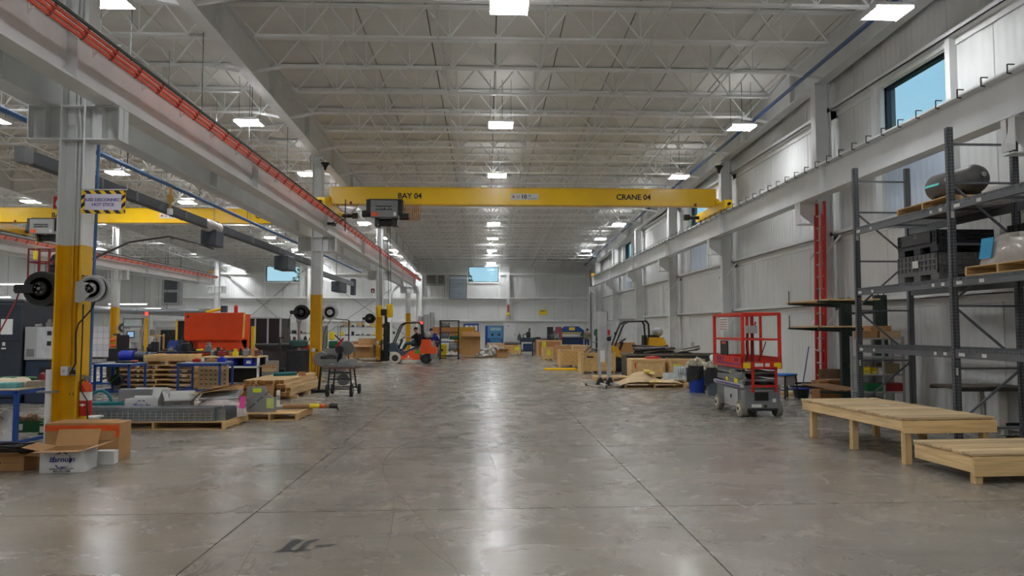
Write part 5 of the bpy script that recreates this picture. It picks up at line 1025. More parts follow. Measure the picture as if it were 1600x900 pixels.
# carrying yellow forklift
def forklift(label, loc, mbody, mtrim, tall, tank_m=alu, cw=1.22, white_tyre=False):
    """truck points to -x; origin between the axles on the floor"""
    t = T('forklift', label, 'forklift', loc); y = 0.5
    P('lower_body', MB().prism([(-0.62,0.2),(0.45,0.2),(0.45,0.62),(0.25,0.72),(-0.1,0.62),(-0.35,0.40),(-0.62,0.40)], -y, y, 'y'), mbody, t)
    P('counterweight', MB().prism([(0.45,0.5),(1.28,0.5),(1.28,0.80),(1.02+(cw-1.22),0.86+(cw-1.22)*2),(0.92+(cw-1.22),cw),(0.52,cw),(0.45,0.62)], -y, y, 'y'), mbody, t)
    P('rear_skirt', MB().prism([(0.98,0.22),(1.25,0.26),(1.28,0.5),(0.98,0.5)], -y, y, 'y'), mgrey, t)
    P('cowl', MB().prism([(-0.5,0.34),(-0.35,0.40),(-0.1,0.62),(0.3,0.74),(0.45,0.84),(0.2,0.86),(-0.3,0.62),(-0.62,0.66),(-0.80,1.04),(-1.05,1.04),(-1.15,0.60),(-1.0,0.60),(-0.78,0.62),(-0.58,0.52)], -y+0.01, y-0.01, 'y'), mtrim, t)
    for x, r, nm in ((-0.78, 0.29, 'front_wheel'), (0.74, 0.245, 'rear_wheel')):
        for s in (-1, 1):
            wh = P(nm, MB().lathe([(0.0,-0.1),(r*0.62,-0.1),(r*0.9,-0.1),(r,-0.07),(r,0.07),(r*0.9,0.1),(r*0.62,0.1),(0,0.1)], (x, s*(y+0.02), r), 'y', 26), mat('cream_tyre', (190,184,170), 0.8, 0, 0.1, 14) if white_tyre and nm[0] == 'f' else rubber, t)
            P('hub', MB().lathe([(0.0,-0.105),(r*0.55,-0.105),(r*0.6,-0.09)], (x, s*(y+0.02), r), 'y', 20).lathe([(0.0,-0.12),(r*0.22,-0.12),(r*0.24,-0.1)], (x, s*(y+0.02), r), 'y', 14), dark, wh)
    mb = MB()
    for s in (-0.34, 0.34): mb.bbox(-1.30, -1.18, s-0.05, s+0.05, 0.12, tall, 0.008); mb.bbox(-1.42, -1.31, s*0.8-0.045, s*0.8+0.045, 0.12, tall-0.05, 0.008)
    mb.box(-1.3,-1.2,-0.34,0.34,tall-0.12,tall).box(-1.3,-1.2,-0.34,0.34,1.0,1.1).box(-1.28,-1.22,-0.1,0.1,0.2,tall-0.1)
    P('mast', mb, black, t); P('lift_chain', MB().box(-1.34,-1.32,-0.06,-0.03,0.3,tall-0.2).box(-1.34,-1.32,0.03,0.06,0.3,tall-0.2), dark, t)
    P('carriage', MB().box(-1.5,-1.42,-0.48,0.48,0.2,0.28).box(-1.5,-1.42,-0.48,0.48,0.55,0.63).box(-1.5,-1.44,-0.48,-0.42,0.2,1.2).box(-1.5,-1.44,0.42,0.48,0.2,1.2).box(-1.5,-1.44,-0.48,0.48,1.14,1.2), black, t)
    for s in (-0.25, 0.25): P('fork', MB().box(-1.56,-1.5,s-0.06,s+0.06,0.10,0.65).prism([(-1.5,0.10),(-1.5,0.145),(-2.5,0.125),(-2.5,0.11)], s-0.06, s+0.06, 'y'), dark, t)
    for s in (-0.42, 0.42):
        P('guard_post', MB().tube([(-0.98,s,0.85),(-0.62,s,1.75),(-0.52,s,1.95),(-0.36,s,2.04)], 0.035, 8), black, t); P('guard_post', MB().tube([(0.55,s,1.15),(0.50,s,1.95),(0.42,s,2.04)], 0.04, 8), black, t)
        P('guard_rail', MB().bar((-0.38,s,2.05),(0.44,s,2.07),0.07,0.06), black, t)
    mb = MB()
    for k in range(6): mb.bar((-0.3+k*0.13,-0.42,2.06),(-0.3+k*0.13,0.42,2.06),0.03,0.04)
    P('guard_slats', mb, black, t); P('light', MB().bbox(-0.92,-0.82,-0.46,-0.4,1.5,1.62,0.01), black, t)
    P('seat', MB().bbox(-0.02,0.42,-0.25,0.25,0.86,0.98,0.03).bbox(0.34,0.48,-0.24,0.24,0.95,1.5,0.03), black, t); P('steering_column', MB().bar((-0.75,0.05,0.6),(-0.5,0.05,1.2),0.1), black, t); P('steering_wheel', MB().tube([(-0.5+0.18*math.cos(a)*0.8, 0.05+0.18*math.sin(a), 1.25+0.18*math.cos(a)*0.55) for a in (2*PI*k/16 for k in range(17))], 0.018, 6), black, t)
    P('gas_tank', MB().lathe([(0.0,-0.40),(0.1,-0.39),(0.17,-0.32),(0.18,-0.28),(0.18,0.28),(0.17,0.32),(0.1,0.39),(0,0.40)], (0.80+(cw-1.22),0,cw+0.23), 'y', 22), tank_m, t); P('tank_cradle', MB().box(0.6,1.0,-0.25,-0.2,cw,cw+0.1).box(0.6,1.0,0.2,0.25,cw,cw+0.1), dark, t)
    return t
fy = forklift('yellow forklift parked behind the crates by the side wall', (6.2, 30.7, 0), fyellow, mat('truck_yellow', (214,160,26)), 2.46, cw=1.40)
fo = forklift('orange forklift carrying cartons with a driver in the seat', (-3.80, 37.9, 0), forkorange, bluegrey, 2.10, white_tyre=True)
P('green_sticker', MB().box(0.20,0.44,-0.506,-0.5,0.52,0.68), mat('sticker_green', (60,150,50), 0.5), fo); P('logo_mark', MB().lathe([(0.05,-0.003),(0.05,0.003)], (-0.12,-0.503,0.36), 'y', 16), sticker, fo); letters('TOYOTA', 0.09, sticker, fo, (-0.12, -0.503, 0.25), bold=0.02)
P('beacon', MB().cyl((0.5,-0.35,2.0),(0.5,-0.35,2.12),0.06,10), redled, fo)
P('beacon_post', MB().box(0.52,0.6,-0.4,-0.32,1.5,2.0), black, fo)

# ------------------------------------------------------------------ left foreground: cartons by the first column
bm_ = carton('printed_carton', 'open white printed carton with blue ring logo on the floor before the brown box', (-5.19, 9.46, 0), 0.14, 0.50, 0.43, 0.27, cardw, (4, 62, 12, 16))
def ringlogo(parent, y, zc, r0, s=1.0):
    mb = MB()
    for a0, a1 in ((100, 140), (150, 205), (222, 262), (262, 318), (335, 400), (415, 450)):
        n = 6; q = []
        for k in range(n+1): a = R(a0+(a1-a0)*k/n); q.append((math.cos(a)*r0, zc+math.sin(a)*r0*0.92))
        for k in range(n, -1, -1): a = R(a0+(a1-a0)*k/n); rr = r0*(0.80+0.17*k/n); q.append((math.cos(a)*rr, zc+math.sin(a)*rr*0.92))
        n2 = len(q)//2
        for k in range(n2-1):
            a, b, c, d = q[k], q[k+1], q[len(q)-2-k], q[len(q)-1-k]; mb.quad((a[0],y,a[1]),(b[0],y,b[1]),(c[0],y,c[1]),(d[0],y,d[1]))
    P('ring_logo', mb, inkblue, parent, smooth=0)
ringlogo(bm_, -0.2165, 0.155, 0.105)
letters('barnum', 0.092, inkblue, bm_, (0.0, -0.217, 0.162), bold=0.012, shear=0.2); letters('www.hibarnum.com', 0.034, ink, bm_, (0.0, -0.216, 0.052), bold=0.008); letters('800-695-3688', 0.034, ink, bm_, (0.0, -0.216, 0.022), bold=0.008)
b = carton('tall_carton', 'tall brown carton with orange tape band standing behind the white carton', (-5.36, 10.22, 0), 0.02, 0.96, 0.34, 0.50, card, None, tape=False)
P('orange_band', MB().box(-0.482,0.482,-0.1735,-0.1705,0.40,0.475).box(0.43,0.482,-0.1735,-0.1705,0.31,0.42), otape, b); P('black_line', MB().box(0.2,0.42,-0.1735,-0.1705,0.27,0.274), ink, b); P('loose_flap', MB().box(-0.4,0.35,-0.17,0.17,0,0.004,TM(0,0,0.505,0,0.03,0.0)), card, b)
carton('small_carton', 'small white carton beside the tall brown carton', (-4.93, 9.86, 0), 0.1, 0.23, 0.15, 0.175, cardw, None, tape=False)
cb = carton('cable_carton', 'brown open carton full of black cables on the floor at the table leg', (-6.02, 9.55, 0), 0.08, 0.62, 0.36, 0.19, card, (20, None, None, -5)); P('round_stamp', MB().lathe([(0.02,-0.002),(0.02,0.002)], (0.02,-0.182,0.10), 'y', 12), ink, cb); P('print_line', MB().box(-0.25,-0.02,-0.1835,-0.1805,0.1,0.104).box(0.06,0.26,-0.1835,-0.1805,0.1,0.104), ink, cb)
rr = random.Random(5)
for q in range(5):
    pts = []; cx, cy = rr.uniform(-0.06,0.06), rr.uniform(-0.04,0.04)
    for k in range(40): a = k*0.42; r0 = 0.20+0.05*math.sin(k*0.9+q); pts.append((-6.02+cx+math.cos(a)*r0*1.25, 9.55+cy+math.sin(a)*r0*0.75, 0.21+0.022*q+0.012*math.sin(k*1.3)))
    tag(P('cable_coil', MB().tube(pts, 0.011, 6), hoseb), 'black cable coil heaped in the open carton by the table leg', 'cable', 'cable coils in the carton')
# blue table at the left edge
def btable(label, loc, rz, L, Wd, H, top=None, leg=0.06):
    t = T('steel_table', label, 'table', loc, rz); x, y = L/2, Wd/2
    P('table_top', MB().bbox(-x, x, -y, y, H-0.02, H, 0.004), top or steel, t); P('apron', MB().box(-x,x,-y,-y+0.03,H-0.08,H-0.02).box(-x,x,y-0.03,y,H-0.08,H-0.02).box(-x,-x+0.03,-y,y,H-0.08,H-0.02).box(x-0.03,x,-y,y,H-0.08,H-0.02), bluepaint, t)
    for sx in (-1, 1):
        for sy in (-1, 1): P('leg', MB().bbox(sx*(x-leg/2)-leg/2, sx*(x-leg/2)+leg/2, sy*(y-leg/2)-leg/2, sy*(y-leg/2)+leg/2, 0, H-0.02, 0.004), bluepaint, t)
    P('lower_rail', MB().box(-x+0.02,x-0.02,-y+0.01,-y+0.05,0.05,0.10), bluepaint, t); P('lower_rail', MB().box(x-0.055,x-0.01,-y,y,0.05,0.10), bluepaint, t); P('lower_rail', MB().box(-x+0.01,-x+0.055,-y,y,0.05,0.10), bluepaint, t)
    return t
btable('blue steel table with clutter on top at the left of the first yellow column', (-7.66, 11.8, 0), -0.06, 1.6, 1.2, 0.86, mat('worn_top', (176,158,136), 0.5, 0.1, 0.15, 7))
tz = 0.861
tag(P('canvas_cloth', lump(0.24,0.16,0.13,3,16,0.25), mat('canvas', (206,190,164), 0.85, 0, 0.12, 9, 0.3), None, loc=(-7.28,11.75,tz)), 'crumpled cream canvas cloth on the blue table', 'cloth')
tag(P('red_bag', lump(0.26,0.10,0.09,21,14,0.35), redpaint, None, loc=(-7.72,11.65,tz)), 'long red plastic bag on the blue table', 'bag'); tag(P('red_tool_bag', lump(0.16,0.12,0.17,22,14,0.3), darkred, None, loc=(-7.0,12.12,tz)), 'dark red tool bag at the back of the blue table', 'bag')
tag(P('plastic_bag', lump(0.22,0.15,0.12,23,16,0.5), mat('clear_bag', (196,196,196), 0.25, 0, 0.15, 9, 0.4), None, loc=(-7.85,11.35,tz)), 'crumpled clear plastic bag on the blue table', 'bag'); tag(P('plastic_bag', lump(0.12,0.10,0.07,24,14,0.5), MATS['clear_bag'], None, loc=(-7.45,11.32,tz)), 'small crumpled clear bag in front of the teal carton on the table', 'bag')
carton('teal_carton', 'flat teal and white carton on the blue table', (-7.2, 11.45, tz), 0.1, 0.3, 0.2, 0.08, mat('teal_card', (96,158,160), 0.6, 0, 0.2, 12), None, tape=False); carton('grey_carton', 'grey flat carton next to the teal carton on the table', (-6.97, 11.72, tz), 0.1, 0.16, 0.26, 0.09, mat('grey_card', (138,128,112), 0.8), None, tape=False)
tag(P('green_case', MB().bbox(-0.25,0.25,-0.1,0.1,0,0.13,0.02), green, None, loc=(-7.45,12.05,tz)), 'green tool case at the back of the blue table', 'case')
for k, (x, y, l) in enumerate(((-7.15, 12.75, 'green plastic crate with white label behind the blue table'), (-7.8, 13.05, 'green plastic crate with paper scraps further behind the blue table'))):
    t = T('plastic_crate', l, 'crate', (x, y, 0), 0.05); P('crate_tub', MB().box(-0.26,0.26,-0.18,-0.165,0,0.19).box(-0.26,0.26,0.165,0.18,0,0.19).box(-0.26,-0.245,-0.18,0.18,0,0.19).box(0.245,0.26,-0.18,0.18,0,0.19).box(-0.26,0.26,-0.18,0.18,0,0.012), green, t); P('crate_rib', MB().box(-0.27,0.27,-0.19,-0.18,0.17,0.19).box(-0.27,0.27,-0.19,-0.18,0.0,0.02), green, t); P('white_label', MB().box(-0.24,-0.06,-0.194,-0.181,0.04,0.14), sticker, t); P('scraps', lump(0.22,0.14,0.2,30+k,14,0.5), mat('brown_scraps', (130,100,76), 0.8, 0, 0.4, 14), t, loc=(0,0,0.05))
tag(P('plastic_tub', MB().lathe([(0,0),(0.16,0),(0.19,0.28),(0.18,0.28),(0.15,0.01),(0,0.01)], n=16).box(-0.2,0.2,-0.16,0.16,0.28,0.31), mat('white_tub', (214,212,208), 0.4), None, loc=(-6.6,12.5,0)), 'white lidded plastic tub on the floor behind the yellow column', 'tub')
for k in range(3): tag(P('teal_pipe', MB().cyl((-8.4+0.03*k,10.75+k*0.11,0.05),(-7.0-0.1*k,10.95+k*0.11,0.05),0.045,10), teal), 'teal plastic tube lying on the floor under the blue table', 'tube', 'teal tubes under the table')
t = T('plastic_bag', 'standing clear bag with dark handle under the blue table', 'bag', (-7.45, 11.6, 0)); P('bag_body', lump(0.2,0.16,0.42,41,16,0.35), MATS['clear_bag'], t); P('black_handle', MB().bar((-0.12,-0.17,0.35),(0.08,-0.2,0.02),0.03), black, t)
t = T('spray_bottle', 'blue bottle on the floor at the frame edge under the table', 'bottle', (-7.75, 11.35, 0)); P('body', MB().lathe([(0,0),(0.045,0),(0.045,0.18),(0.02,0.23),(0.02,0.26)], n=12), bluepl, t); P('cap', MB().cyl((0,0,0.26),(0,0,0.29),0.022,10), white, t)

# ------------------------------------------------------------------ pallets with steel and lumber
pallet('long pallet carrying the galvanised wire decks beside the first yellow column', (-5.77, 13.72, 0), -0.02, 2.45, 1.25, 8)
for k in range(5):
    t = T('wire_deck_panel', 'galvanised wire shelf deck standing on edge on the long pallet', 'wire deck', (-5.80+0.02*(k % 2), 13.16+0.085*k, 0.142), -0.02, 'wire decks on edge')
    P('channel_frame', MB().box(-1.14,1.05,-0.03,0.03,0.16,0.235).box(-1.14,1.05,-0.032,-0.026,0.0,0.012).box(-1.14,-1.12,-0.03,0.03,0.0,0.16).box(1.03,1.05,-0.03,0.03,0.0,0.16), galv, t); mb = MB()
    for q in range(23): x = -1.1+q*0.096; mb.box(x-0.003,x+0.003,-0.036,-0.030,0.004,0.165)
    for q in range(3): mb.box(-1.12,1.04,-0.034,-0.028,0.03+q*0.05,0.036+q*0.05)
    P('wire_mesh', mb, mat('bright_wire', (206,210,210), 0.4, 0.4), t, smooth=0); P('back_web', MB().box(-1.12,1.04,0.015,0.02,0.0,0.16), galv, t)
for k in range(7):
    t = T('steel_channel', 'dark galvanised steel channel bundled at the end of the wire deck stack', 'channel', (-4.72+0.012*(k%2), 13.24+k*0.09, 0.142), -0.02, 'steel channels on the long pallet'); P('channel_body', MB().box(-0.05,0.15,-0.035,-0.028,0,0.2+0.01*(k%3)).box(-0.05,0.15,0.028,0.035,0,0.2).box(-0.05,-0.043,-0.035,0.035,0,0.2), galv, t)
b = carton('printed_carton', 'open white printed carton with blue logo standing behind the wire decks', (-6.26, 13.88, 0.142), 0.0, 0.60, 0.38, 0.33, cardw, (None, 76, -20, 70), inner=cardw); ringlogo(b, -0.1915, 0.22, 0.11); letters('barnum', 0.10, inkblue, b, (0, -0.192, 0.22), bold=0.012, shear=0.2)
b = carton('printed_carton', 'open white printed carton beside the other white carton behind the wire decks', (-5.66, 13.9, 0.142), 0.2, 0.44, 0.36, 0.29, cardw, (10, 60, 75, 45), inner=cardw); ringlogo(b, -0.1815, 0.17, 0.09)
carton('carton', 'brown open carton behind the two white printed cartons', (-5.15, 14.75, 0.0), 0.1, 0.6, 0.45, 0.42, card, (30, 60, None, 40))
t = T('teal_hose', 'coiled teal hose lying on the wire decks beside the yellow column', 'hose', (-6.68, 13.33, 0.38)); P('coil', MB().tube([(math.cos(a)*0.26, math.sin(a)*0.12, 0.04+0.012*a/6.28) for a in (k*0.3 for k in range(64))], 0.022, 8), teal, t); P('loop', MB().tube([(-0.18+0.20*math.cos(a)*1.0, 0.1, 0.03+0.24*math.sin(a)) for a in (PI*k/12 for k in range(13))], 0.03, 8), teal, t)
tag(P('paper_bundle', lump(0.2,0.14,0.16,51,14,0.4), paper, None, loc=(-6.78,13.85,0.142)), 'crumpled white paper bundle beside the teal hose', 'paper'); tag(P('red_bar', MB().bbox(-0.1,0.1,-0.02,0.02,0,0.03,0.005), darkred, None, loc=(-6.78,13.8,0.31)), 'small dark red bar on the white paper bundle', 'bar')
carton('grey_cabinet_box', 'flat grey metal box behind the teal hose on the long pallet', (-6.55, 14.2, 0.142), 0, 0.62, 0.25, 0.48, mgrey, None, tape=False)
t = T('wrapped_bundle', 'bundle of metal tubes under clear wrap and brown card on the long pallet', 'bundle', (-4.92, 13.95, 0.142), 0.1); P('wrap', lump(0.44,0.32,0.34,61,22,0.15), mat('pinkish_wrap', (196,184,180), 0.2, 0, 0.15, 7, 0.5, detail=6), t)
for k in range(5): P('tube', MB().cyl((-0.35,-0.16+k*0.07,0.32+0.02*k),(0.34,-0.14+k*0.07,0.34+0.03*k),0.025,8), alu, t)
P('card_sheet', MB().box(-0.5,0.25,-0.3,0.3,0,0.012,TM(-0.05,0.08,0.46,0.15,-0.05,-0.12)), card2, t); P('card_sheet', MB().box(-0.35,0.3,-0.25,0.25,0,0.01,TM(-0.05,0.1,0.5,-0.1,-0.05,-0.2)), card, t)
tag(P('pink_sheet', MB().box(-0.05,0.05,-0.003,0.003,0,0.22), pink, None, loc=(-4.47,13.72,0.30), rot=(0.05,0.12,0.2)), 'bright pink paper sheet stuck between wrapped bundle and grey plate', 'paper')
pallet('pine pallet holding the grey notched plate next to the wire deck pallet', (-4.12, 14.9, 0), -0.02, 1.05, 1.2)
t = T('steel_plate', 'grey steel plate with curved notch and lime sticker standing on the pine pallet', 'steel plate', (-4.36, 14.55, 0.142), 0.02)
q = [(-0.28,0),(0.28,0),(0.28,0.28)] + [(0.28-0.20*math.sin(a)*1.0, 0.28+0.20*(1-math.cos(a))) for a in (R(d) for d in (20,40,60,80,90))] + [(0.05,0.49),(-0.28,0.49)]
P('plate', MB().prism(q, -0.02, 0.02, 'y'), mat('plate_grey', (142,146,146), 0.45, 0.3, 0.06, 4), t); P('lime_sticker', MB().box(-0.16,0.0,-0.024,-0.02,0.38,0.46), lime, t); P('lime_sticker', MB().box(0.1,0.24,-0.024,-0.02,0.07,0.27), mat('pale_lime', (190,206,120), 0.6), t); P('diagonal_print', [mb_ for mb_ in [MB()] if [mb_.prism([(-0.22+k_*0.03,0.06+k_*0.026),(-0.205+k_*0.03,0.072+k_*0.026),(-0.222+k_*0.03,0.095+k_*0.026),(-0.237+k_*0.03,0.083+k_*0.026)], -0.023, -0.02, 'y') for k_ in range(13) if k_ % 5 != 4]][0], ink, t, smooth=0)
P('white_strip', MB().box(0.285,0.35,-0.01,0.01,0.1,0.42), sticker, t); letters('372', 0.07, ink, t, (0.318,-0.013,0.28), (PI/2,R(90),0), bold=0.02)
t = T('cardboard_tube', 'long brown cardboard tube with yellow tape and black end cap across the pine pallet', 'tube', (0,0,-0.155)); P('tube', MB().cyl((-4.0,14.72,0.40),(-3.05,15.05,0.36),0.045,14), mat('brown_tube', (150,118,84), 0.8), t); P('yellow_tape', MB().cyl((-3.52,14.887,0.38),(-3.34,14.95,0.372),0.048,14), sticky, t); P('orange_tape', MB().cyl((-3.32,14.957,0.371),(-3.24,14.985,0.368),0.048,14), otape, t); P('end_cap', MB().cyl((-3.16,15.01,0.365),(-3.0,15.068,0.358),0.05,14).bar((-3.02,15.06,0.36),(-2.98,15.07,0.27),0.03), black, t)
t.location.z = -0.16
for k in range(4): tag(P('metal_profile', MB().bbox(-0.36,0.36,-0.035,0.035,0,0.06,0.008), (galv, dark, alu, mgrey)[k], None, loc=(-3.9+0.05*k, 15.05+k*0.1, 0.142), rot=(0,0,0.25)), ('galvanised', 'dark', 'bright', 'grey')[k]+' metal profile lying on the pine pallet by the plate', 'metal profile')
rr = random.Random(6)
for lay in range(4):
    nb = (11, 11, 10, 9)[lay]
    for k in range(nb):
        l = 3.0+rr.uniform(-0.25,0.3); x = -6.05+k*0.112+(0.0 if lay < 2 else 0.02*lay)
        t = T('timber', 'pale sawn timber in the lumber stack beside the middle yellow column', 'timber', (x, 18.55+rr.uniform(-0.12,0.12), 0.09+lay*0.098), -0.02, 'timbers in the lumber stack')
        P('timber_body', MB().bbox(-0.052,0.052,0,l,0,0.094,0.003), pine, t); P('end_face', MB().box(-0.05,0.05,-0.002,0.001,0.002,0.092), endgrain, t)
for y in (18.9, 20.2, 21.3): tag(P('bearer', MB().bbox(-6.15,-4.75,y-0.05,y+0.05,0,0.088,0.004), pine_x), 'cross bearer under the lumber stack', 'timber', 'bearers under the lumber stack')
tag(P('teal_roll', MB().cyl((-5.75,20.2,0.53),(-5.2,20.5,0.53),0.05,12), teal), 'teal rolled strap lying on top of the lumber stack', 'roll'); tag(P('wood_block', MB().bbox(-0.09,0.09,-0.07,0.07,0,0.1,0.005), ply, None, loc=(-4.98,20.2,0.49)), 'small brown wood block on the lumber stack', 'wood')
t = T('card_sheet', 'brown cardboard sheet leaning against the end of the lumber stack', 'cardboard', (-5.42, 18.38, 0)); P('sheet', MB().box(-0.2,0.2,-0.01,0.01,0,0.36,TM(0,0,0,0,-0.12)), card, t)
# blue tables with pallets behind
btable('blue work table with grey top beside the stacked pallets', (-10.0, 20.6, 0), 0.0, 0.95, 1.0, 0.82, mat('blue_grey_top', (120,132,150), 0.4, 0.3), 0.055); btable('blue work table before the punched board', (-7.85, 21.0, 0), 0.0, 1.18, 1.05, 0.82, MATS['blue_grey_top'], 0.055)
for k in range(5): pallet('pine pallet in the stack behind the two blue work tables', (-9.6+0.05*math.sin(k*2), 22.3, 0.142*k), 0.02*math.sin(k*3), 2.2, 1.1, 7, 'stacked pallets behind the blue tables')
crate('low pale pine crate on top of the pallet stack', (-9.3, 22.3, 0.712), 0, 1.3, 0.9, 0.28, MATS['pale_ply'])
t = T('punched_board', 'tan board with rows of square holes standing behind the blue table', 'board', (-7.95, 21.85, 0), 0.1); P('board', MB().box(-0.42,0.42,0,0.03,0.05,0.8), card2, t); mb = MB()
for i in range(6):
    for j in range(5): mb.box(-0.36+i*0.13,-0.30+i*0.13,-0.003,0.0,0.14+j*0.13,0.165+j*0.13)
P('slots', mb, ink, t, smooth=0)['kind'] = 'stuff'; P('foot', MB().box(-0.4,-0.3,-0.1,0.15,0,0.05).box(0.3,0.4,-0.1,0.15,0,0.05), pine_x, t)
for x, y, z, m, s_, l, c in ((-9.85, 20.6, 0.822, black, (0.26,0.10,0.05), 'black flat tool on the blue work table by the pallets', 'tool'), (-9.75, 20.85, 0.822, redpaint, (0.09,0.05,0.06), 'small red box on the blue work table by the pallets', 'box'), (-8.15, 21.1, 0.822, redpaint, (0.1,0.06,0.08), 'small red carton on the blue table before the punched board', 'box'), (-7.45, 21.1, 0.822, bluepl, (0.11,0.08,0.12), 'blue plastic jug on the blue table before the punched board', 'jug'), (-7.75, 21.2, 0.822, card, (0.16,0.08,0.08), 'brown carton on the blue table before the punched board', 'box')):
    tag(P('table_item', MB().bbox(-s_[0],s_[0],-s_[1],s_[1],0,s_[2],0.012).bbox(-s_[0]*0.4,s_[0]*0.4,-s_[1]*0.5,s_[1]*0.5,s_[2],s_[2]*1.25,0.004), m, None, loc=(x,y,z)), l, c)
t = T('green_pump', 'green and black pump hanging below the blue work table', 'pump', (-10.25, 20.95, 0)); P('body', MB().lathe([(0,-0.14),(0.15,-0.12),(0.18,0),(0.15,0.12),(0,0.14)], (0,0,0.34), 'y', 16), black, t); P('green_frame', MB().bar((0,0,0.5),(0,0,0.7),0.07).bar((-0.14,-0.15,0.25),(0.14,-0.15,0.5),0.04), green, t); P('stand', MB().box(-0.06,0.06,-0.08,0.08,0,0.18), steel, t)
t = T('motor_fan', 'blue electric motor with dark gears standing on a bench behind the blue table', 'motor', (-11.2, 23.5, 0.72)); P('motor_body', MB().lathe([(0,-0.25),(0.14,-0.24),(0.17,-0.18),(0.17,0.2),(0,0.22)], (0,0,0.19), 'x', 18), bluepl, t); P('gear', MB().cyl((0.25,0,0.17),(0.6,0,0.17),0.16,12).cyl((0.6,0,0.2),(0.9,0,0.2),0.1,12), navy, t); P('base', MB().box(-0.25,0.9,-0.12,0.12,0,0.05), dark, t)
btable('dark steel bench behind the blue work table carrying the blue motor', (-11.2, 23.6, 0), 0, 2.2, 0.9, 0.72, dark)
# white framed bench with bins and clutter
t = T('work_bench', 'white framed bench with wood top and clutter left of the lumber stack', 'bench', (-7.75, 23.5, 0)); P('bench_top', MB().bbox(-1.0,0.75,-0.45,0.45,0.86,0.9,0.005), pine_x, t); P('frame', MB().box(-1.0,0.75,-0.45,-0.4,0.55,0.6).box(0.68,0.75,-0.45,-0.38,0,0.86).box(-1.0,-0.93,-0.45,-0.38,0,0.86).box(0.68,0.75,0.38,0.45,0,0.86).box(-1.0,-0.93,0.38,0.45,0,0.86), grey_white, t); P('dark_back', MB().box(-0.95,0.7,0.3,0.36,0.05,0.85), black, t)
for x, z in ((-0.05, 0.6), (0.42, 0.6)): pass
for k, x in enumerate((-7.95, -7.35)): 
    t = T('blue_bin', ('blue plastic bin on the bench shelf beside the post', 'blue plastic bin hanging at the right end of the bench')[k], 'bin', (x, 23.3, 0.6)); P('tub', MB().box(-0.16,0.16,-0.2,-0.18,0,0.24).box(-0.16,0.16,0.18,0.2,0,0.24).box(-0.16,-0.14,-0.2,0.2,0,0.24).box(0.14,0.16,-0.2,0.2,0,0.24).box(-0.16,0.16,-0.2,0.2,0,0.02), bluepl, t); P('label', MB().box(-0.06,0.08,-0.204,-0.2,0.08,0.17), sticker, t)
P('lower_shelf', MB().box(-1.0,0.75,-0.42,0.3,0.57,0.598), grey_white, bpy.data.objects['work_bench'])
rr = random.Random(17); cols = [(dark,'dark steel'),(black,'black'),(mgrey,'grey'),(galv,'galvanised'),(dark,'dark steel'),(mat('rusty_iron', (104,66,48), 0.7, 0.3, 0.3, 12),'rusty'),(card,'brown'),(black,'black'),(darkred,'dark red'),(lgrey,'pale grey'),(dark,'dark steel'),(steel,'bright steel'),(navy,'navy'),(mgrey,'grey'),(sticky,'yellow')]
def clutter(n, x0, x1, y0, y1, z, where, seed, h=0.22, big=0.16):
    rr = random.Random(seed); kinds = ('block', 'can', 'pipe', 'case')
    for k in range(n):
        m, cn = cols[rr.randrange(len(cols))]; x = x0+(x1-x0)*(k+0.5)/n; y = rr.uniform(y0, y1); kd = kinds[rr.randrange(4)]; s_ = min(big, (x1-x0)/n*0.45); hh = rr.uniform(0.08, h)
        if kd == 'can': mb = MB().lathe([(0,0),(s_*0.7,0),(s_*0.7,hh*0.85),(s_*0.5,hh*0.95),(s_*0.5,hh),(0,hh)], n=12)
        elif kd == 'pipe': mb = MB().tube([(-s_,0,0.035),(0,0.02,0.035),(s_,0,0.05)], 0.033, 8)
        elif kd == 'case': mb = MB().bbox(-s_,s_,-0.1,0.1,0,hh*0.8,0.02).bar((-s_*0.4,0,hh*0.8),(-s_*0.4,0,hh),0.02).bar((s_*0.4,0,hh*0.8),(s_*0.4,0,hh),0.02).bar((-s_*0.4,0,hh),(s_*0.4,0,hh),0.02)
        else: mb = MB().bbox(-s_*0.8,s_*0.8,-0.08,0.08,0,hh*0.6,0.01).bbox(-s_*0.4,s_*0.5,-0.06,0.06,hh*0.6,hh,0.01)
        nm = {'can':'tin_can','pipe':'metal_pipe','case':'tool_case','block':'machine_part'}[kd]
        tag(P(nm, mb, m, None, loc=(x, y, z), rot=(0,0,rr.uniform(-0.3,0.3))), '%s %s %s' % (cn, nm.replace('_', ' '), where), nm.split('_')[-1], 'clutter '+where)
clutter(9, -8.7, -7.05, 23.15, 23.8, 0.901, 'on the wood topped bench', 3, 0.3)
# tool clutter: stacks beside the bench
carton('chair_seat', 'grey upholstered panel standing between the bench and the yellow column', (-6.75, 23.6, 0.0), 0.1, 0.36, 0.14, 0.75, mat('grey_fabric', (150,144,134), 0.9), None, tape=False)
for k in range(6): tag(P('parts_tray', MB().box(-0.17,0.17,-0.2,0.2,0,0.02).box(-0.17,0.17,-0.2,-0.19,0.02,0.1).box(-0.17,-0.16,-0.2,0.2,0.02,0.1).box(0.16,0.17,-0.2,0.2,0.02,0.1), (card2, darkred, card2, mgrey, card2, card)[k], None, loc=(-6.72,23.15,0.11*k)), 'parts tray in the stack beside the bench', 'tray', 'parts trays beside the bench')
